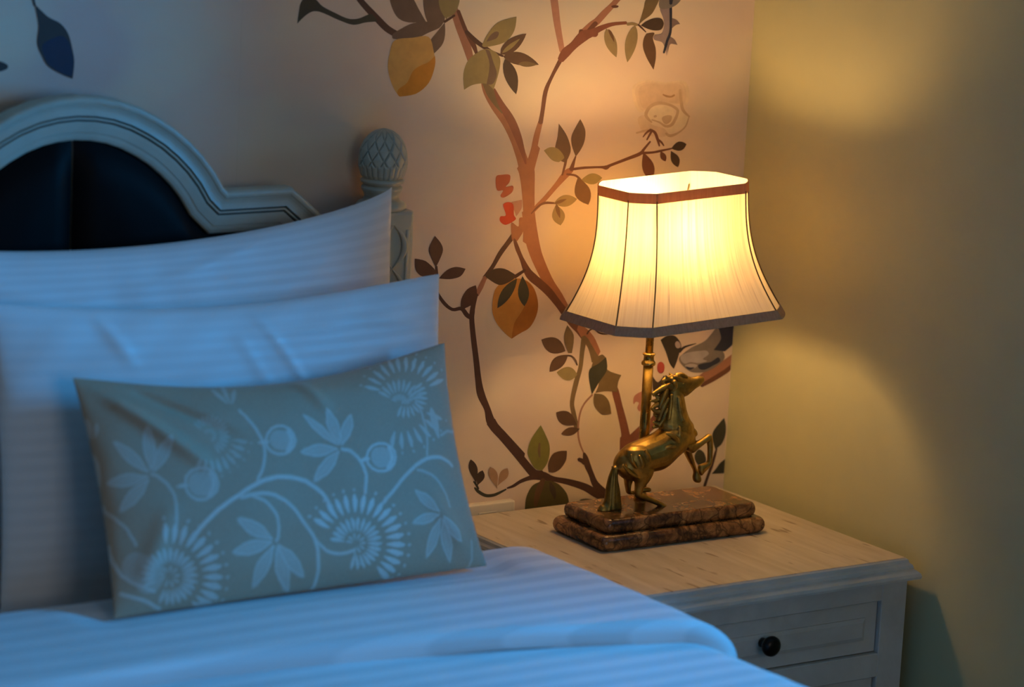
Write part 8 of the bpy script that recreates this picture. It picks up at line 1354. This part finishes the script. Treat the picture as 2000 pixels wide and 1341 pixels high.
# horse: lofted limbs fused into one continuous cast body
HORSE = {'T':{'trunk':[(-38501,0,6340,154,-364,700),(-37363,0,6318,611,-1880,1900),(-35492,0,6916,705,-2781,2450),(-33376,0,7696,652,-2620,2550),(-30773,0,8251,818,-2802,2650),(-28953,0,9419,1203,-2372,2650),
(-27906,0,10148,1770,-2179,2500),(-26721,0,10610,2319,-1919,2150),(-25321,0,10914,990,-1076,1300)],'neck':[(-27475,0,10636,2999,-780,2000),(-27672,0,12176,3063,-394,1800),(-27915,0,13052,2556,-248,1550),
(-28050,0,14343,2036,-243,1300),(-28166,0,15868,1672,-207,1150),(-28302,0,17203,1370,-368,1050),(-28826,0,18474,921,-234,900)],'head':[(-29717,0,18360,202,-933,850),(-28483,0,18208,541,-1585,1020),
(-27181,0,18117,708,-1766,1020),(-26087,0,18197,523,-1430,880),(-24995,0,18344,324,-949,720),(-23943,0,18589,169,-790,640),(-23428,0,18717,114,-571,480)],'hind_near':[(-35166,-800,8512,2372,32,1600),
(-35072,-1000,6755,2647,-91,1550),(-34550,-1200,5333,2109,57,1250),(-34363,-1200,4273,1310,40,1000),(-34728,-1200,3287,777,18,750),(-34935,-1200,2341,569,-73,620),(-34617,-1200,2053,532,378,560),
(-33066,-1200,1351,186,437,460),(-31046,-1200,464,116,402,460),(-30192,-1200,-150,167,438,600),(-29322,-1200,-642,433,257,680),(-28505,-1200,-1035,299,118,600)],'hind_far':[(-35433,1000,5188,1556,-744,1200),
(-35052,1400,3918,725,-284,850),(-35003,1400,2563,360,-78,650),(-34596,1400,1827,361,184,550),(-33150,1400,1821,55,369,460),(-32143,1400,2062,50,370,580),(-31283,1400,1974,123,354,600)],'fore_near':[(-26671,-1000,9027,1013,-1218,1200),
(-25807,-1300,8700,535,-918,950),(-24701,-1400,8924,147,-602,700),(-23293,-1400,9593,149,-489,580),(-22276,-1400,10071,181,-495,560),(-22256,-1400,9659,-421,-282,540),(-22087,-1400,8401,-469,5,450),
(-22031,-1400,7085,-424,31,430),(-22046,-1400,6072,-400,166,500),(-22460,-1400,5662,-501,396,520),(-23420,-1400,5200,-541,614,620),(-23648,-1400,4821,-438,585,580)],'fore_far':[(-24986,1000,8369,799,-287,900),
(-24392,1200,7310,599,18,800),(-23642,1200,5924,473,63,620),(-22999,1200,4728,288,99,520),(-22590,1200,3985,344,67,500),(-22399,1200,3341,647,87,600),(-22236,1200,2756,704,-8,680)],'tail':[(-38540,0,6249,415,-291,550),
(-38789,0,4953,710,-322,700),(-38777,0,3489,1059,-313,880),(-38697,0,2016,1305,-294,980),(-38677,0,925,1520,-271,1050),(-38983,0,295,1926,-315,1150),(-39245,0,-179,2048,-297,1050)]},'locks':[[(-29022,-220,19621,340),
(-30146,-204,19428,460),(-30752,-187,19098,360),(-30632,-171,18576,260)],[(-29981,-671,18665,340),(-31055,-621,18180,460),(-31909,-571,17828,360),(-32801,-520,17404,260)],[(-29970,-95,18166,340),
(-31197,-88,17740,460),(-31745,-81,17465,360),(-32281,-74,17039,260)],[(-29983,-221,17063,340),(-30884,-208,16948,460),(-31301,-195,16510,360),(-32071,-181,16197,260),(-32863,-168,16206,160)],[(-30171,-238,16328,340),
(-31061,-220,16118,460),(-31198,-202,16597,360),(-31773,-184,16793,260)],[(-30321,-337,15796,340),(-31552,-311,15615,460),(-32204,-286,15384,360),(-32661,-261,15004,260)],[(-30487,-475,15086,340),
(-31343,-439,14587,460),(-32123,-404,14648,360),(-32592,-368,15153,260)],[(-30209,-19,14396,340),(-30731,-17,13686,460),(-31424,-16,13747,360),(-31910,-15,14130,260)],[(-30540,-370,13746,460),
(-31163,-333,13227,360),(-31727,-296,13458,260)],[(-30743,-406,13016,460),(-31493,-366,12697,360),(-32169,-325,12938,260)],[(-30632,-17,12353,460),(-31427,-15,12235,360),(-31941,-13,12055,260)],[(-28585,-535,19839,460),
(-27628,-482,19938,360),(-26626,-428,19468,260)],[(-29187,-733,19742,340),(-28195,-678,19366,460),(-27194,-623,18895,360),(-26444,-568,18727,260)],[(-29475,-543,19349,460),(-28491,-489,19068,360),
(-27484,-435,18502,260)],[(-29260,-900,19030,460),(-28902,-810,18228,360),(-29253,-720,17673,260)],[(-30550,-900,17820,340),(-30903,-832,17083,460),(-31243,-765,16157,360),(-31468,-697,15220,260)],[(-30220,-900,16474,340),
(-30791,-832,15567,460),(-31117,-765,14450,360),(-31559,-697,13342,260)],[(-29889,-900,15126,340),(-30475,-832,14408,460),(-30802,-765,13289,360),(-31381,-697,12477,260)]],'ears':[[(-29813,-400,19159,350),
(-30266,-500,19593,300),(-30674,-600,20061,120)],[(-28541,400,19452,350),(-28903,500,19744,300),(-29174,600,20066,120)]],'folds':[[(-37435,-2300,8790,200),(-37253,-2450,7868,350),(-36386,-2300,6808,200)],[(-35898,-2400,8477,200),
(-35396,-2450,7311,400),(-35252,-2200,6296,200)],[(-38658,-2100,7360,200),(-37438,-2100,6112,350),(-35935,-2000,5186,200)],[(-34821,-2400,9314,200),(-33983,-2200,7681,400),(-32800,-1800,6529,200)],[(-31216,-2400,11614,200),
(-29824,-2450,10930,400),(-28498,-2200,9615,300),(-27616,-1900,8610,200)],[(-31124,-2500,9363,100),(-29987,-2500,9539,300),(-28338,-2200,9031,200)],[(-28387,-1800,12166,200),(-28496,-2050,11096,400),
(-27788,-2000,9882,300)],[(-27611,-1700,10557,200),(-25412,-1300,10073,300)],[(-29722,-1100,17040,300),(-29967,-1300,15219,350),(-30265,-1550,13603,300)],[(-28379,-1050,16537,300),(-28159,-1250,14672,350),
(-27657,-1500,13169,300)]]}
hy = -.222-LY
def hs(s): return (np.array((s[0]/1e5-LX, hy+s[1]/1e5, BZ+s[2]/1e5)), np.array((s[3]/1e5, 0, s[4]/1e5)), np.array((0, s[5]/1e5, 0)))
def hp(p): return (p[0]/1e5-LX, hy+p[1]/1e5, BZ+p[2]/1e5, p[3]/1e5)
hbm = bmesh.new()
for k in ('trunk', 'neck', 'head', 'hind_near', 'hind_far', 'fore_near', 'fore_far'):
    loft(hbm, [hs(s) for s in HORSE['T'][k]], 4, 20)
for e_ in HORSE['ears']: tube(hbm, [hp(p) for p in e_], 3, 8)
for e_ in HORSE['folds']: tube(hbm, [hp(p) for p in e_], 3, 8)
def fuse(name, bm, voxel, smooth_it, mat, parent, drop=None):
    bmesh.ops.recalc_face_normals(bm, faces=bm.faces)
    me = bpy.data.meshes.new('tmp'); bm.to_mesh(me); bm.free()
    o = bpy.data.objects.new('tmp', me); COL.objects.link(o)
    r = o.modifiers.new('r', 'REMESH'); r.mode = 'VOXEL'; r.voxel_size = voxel
    s = o.modifiers.new('s', 'SMOOTH'); s.iterations = smooth_it; s.factor = .5
    dg = bpy.context.evaluated_depsgraph_get(); dg.update()
    m2 = bpy.data.meshes.new_from_object(o.evaluated_get(dg)); m2.name = name
    bpy.data.objects.remove(o); bpy.data.meshes.remove(me)
    return obj(name, m2, mat, parent, smooth=True)
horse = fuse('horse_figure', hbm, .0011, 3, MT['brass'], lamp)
horse['label'] = 'aged brass horse rearing on its hind legs'
tb = bmesh.new(); loft(tb, [hs(s) for s in HORSE['T']['tail']], 5, 40)
# combed strands in the tail
for vtx in tb.verts:
    a = math.atan2(vtx.co.y-hy, vtx.co.x-(-.385-LX))
    k = 1+.10*math.sin(a*13+vtx.co.z*60)
    vtx.co.y = hy+(vtx.co.y-hy)*k
    if vtx.co.z < BZ: vtx.co.z = BZ
bobj('tail', tb, MT['brass_tail'], horse, smooth=True)
mbm = bmesh.new()
for l_ in HORSE['locks']: tube(mbm, [hp(p) for p in l_], 5, 10)
fuse('mane', mbm, .0008, 1, MT['brass'], horse)
eb = bmesh.new()
EYE = (-0.2761, 0.1861)
bmesh.ops.create_uvsphere(eb, u_segments=12, v_segments=8, radius=.0020, matrix=Matrix.Translation((EYE[0]-LX, hy-.0085, BZ+EYE[1])))
bobj('eye', eb, MT['brass_tail'], horse, smooth=True)
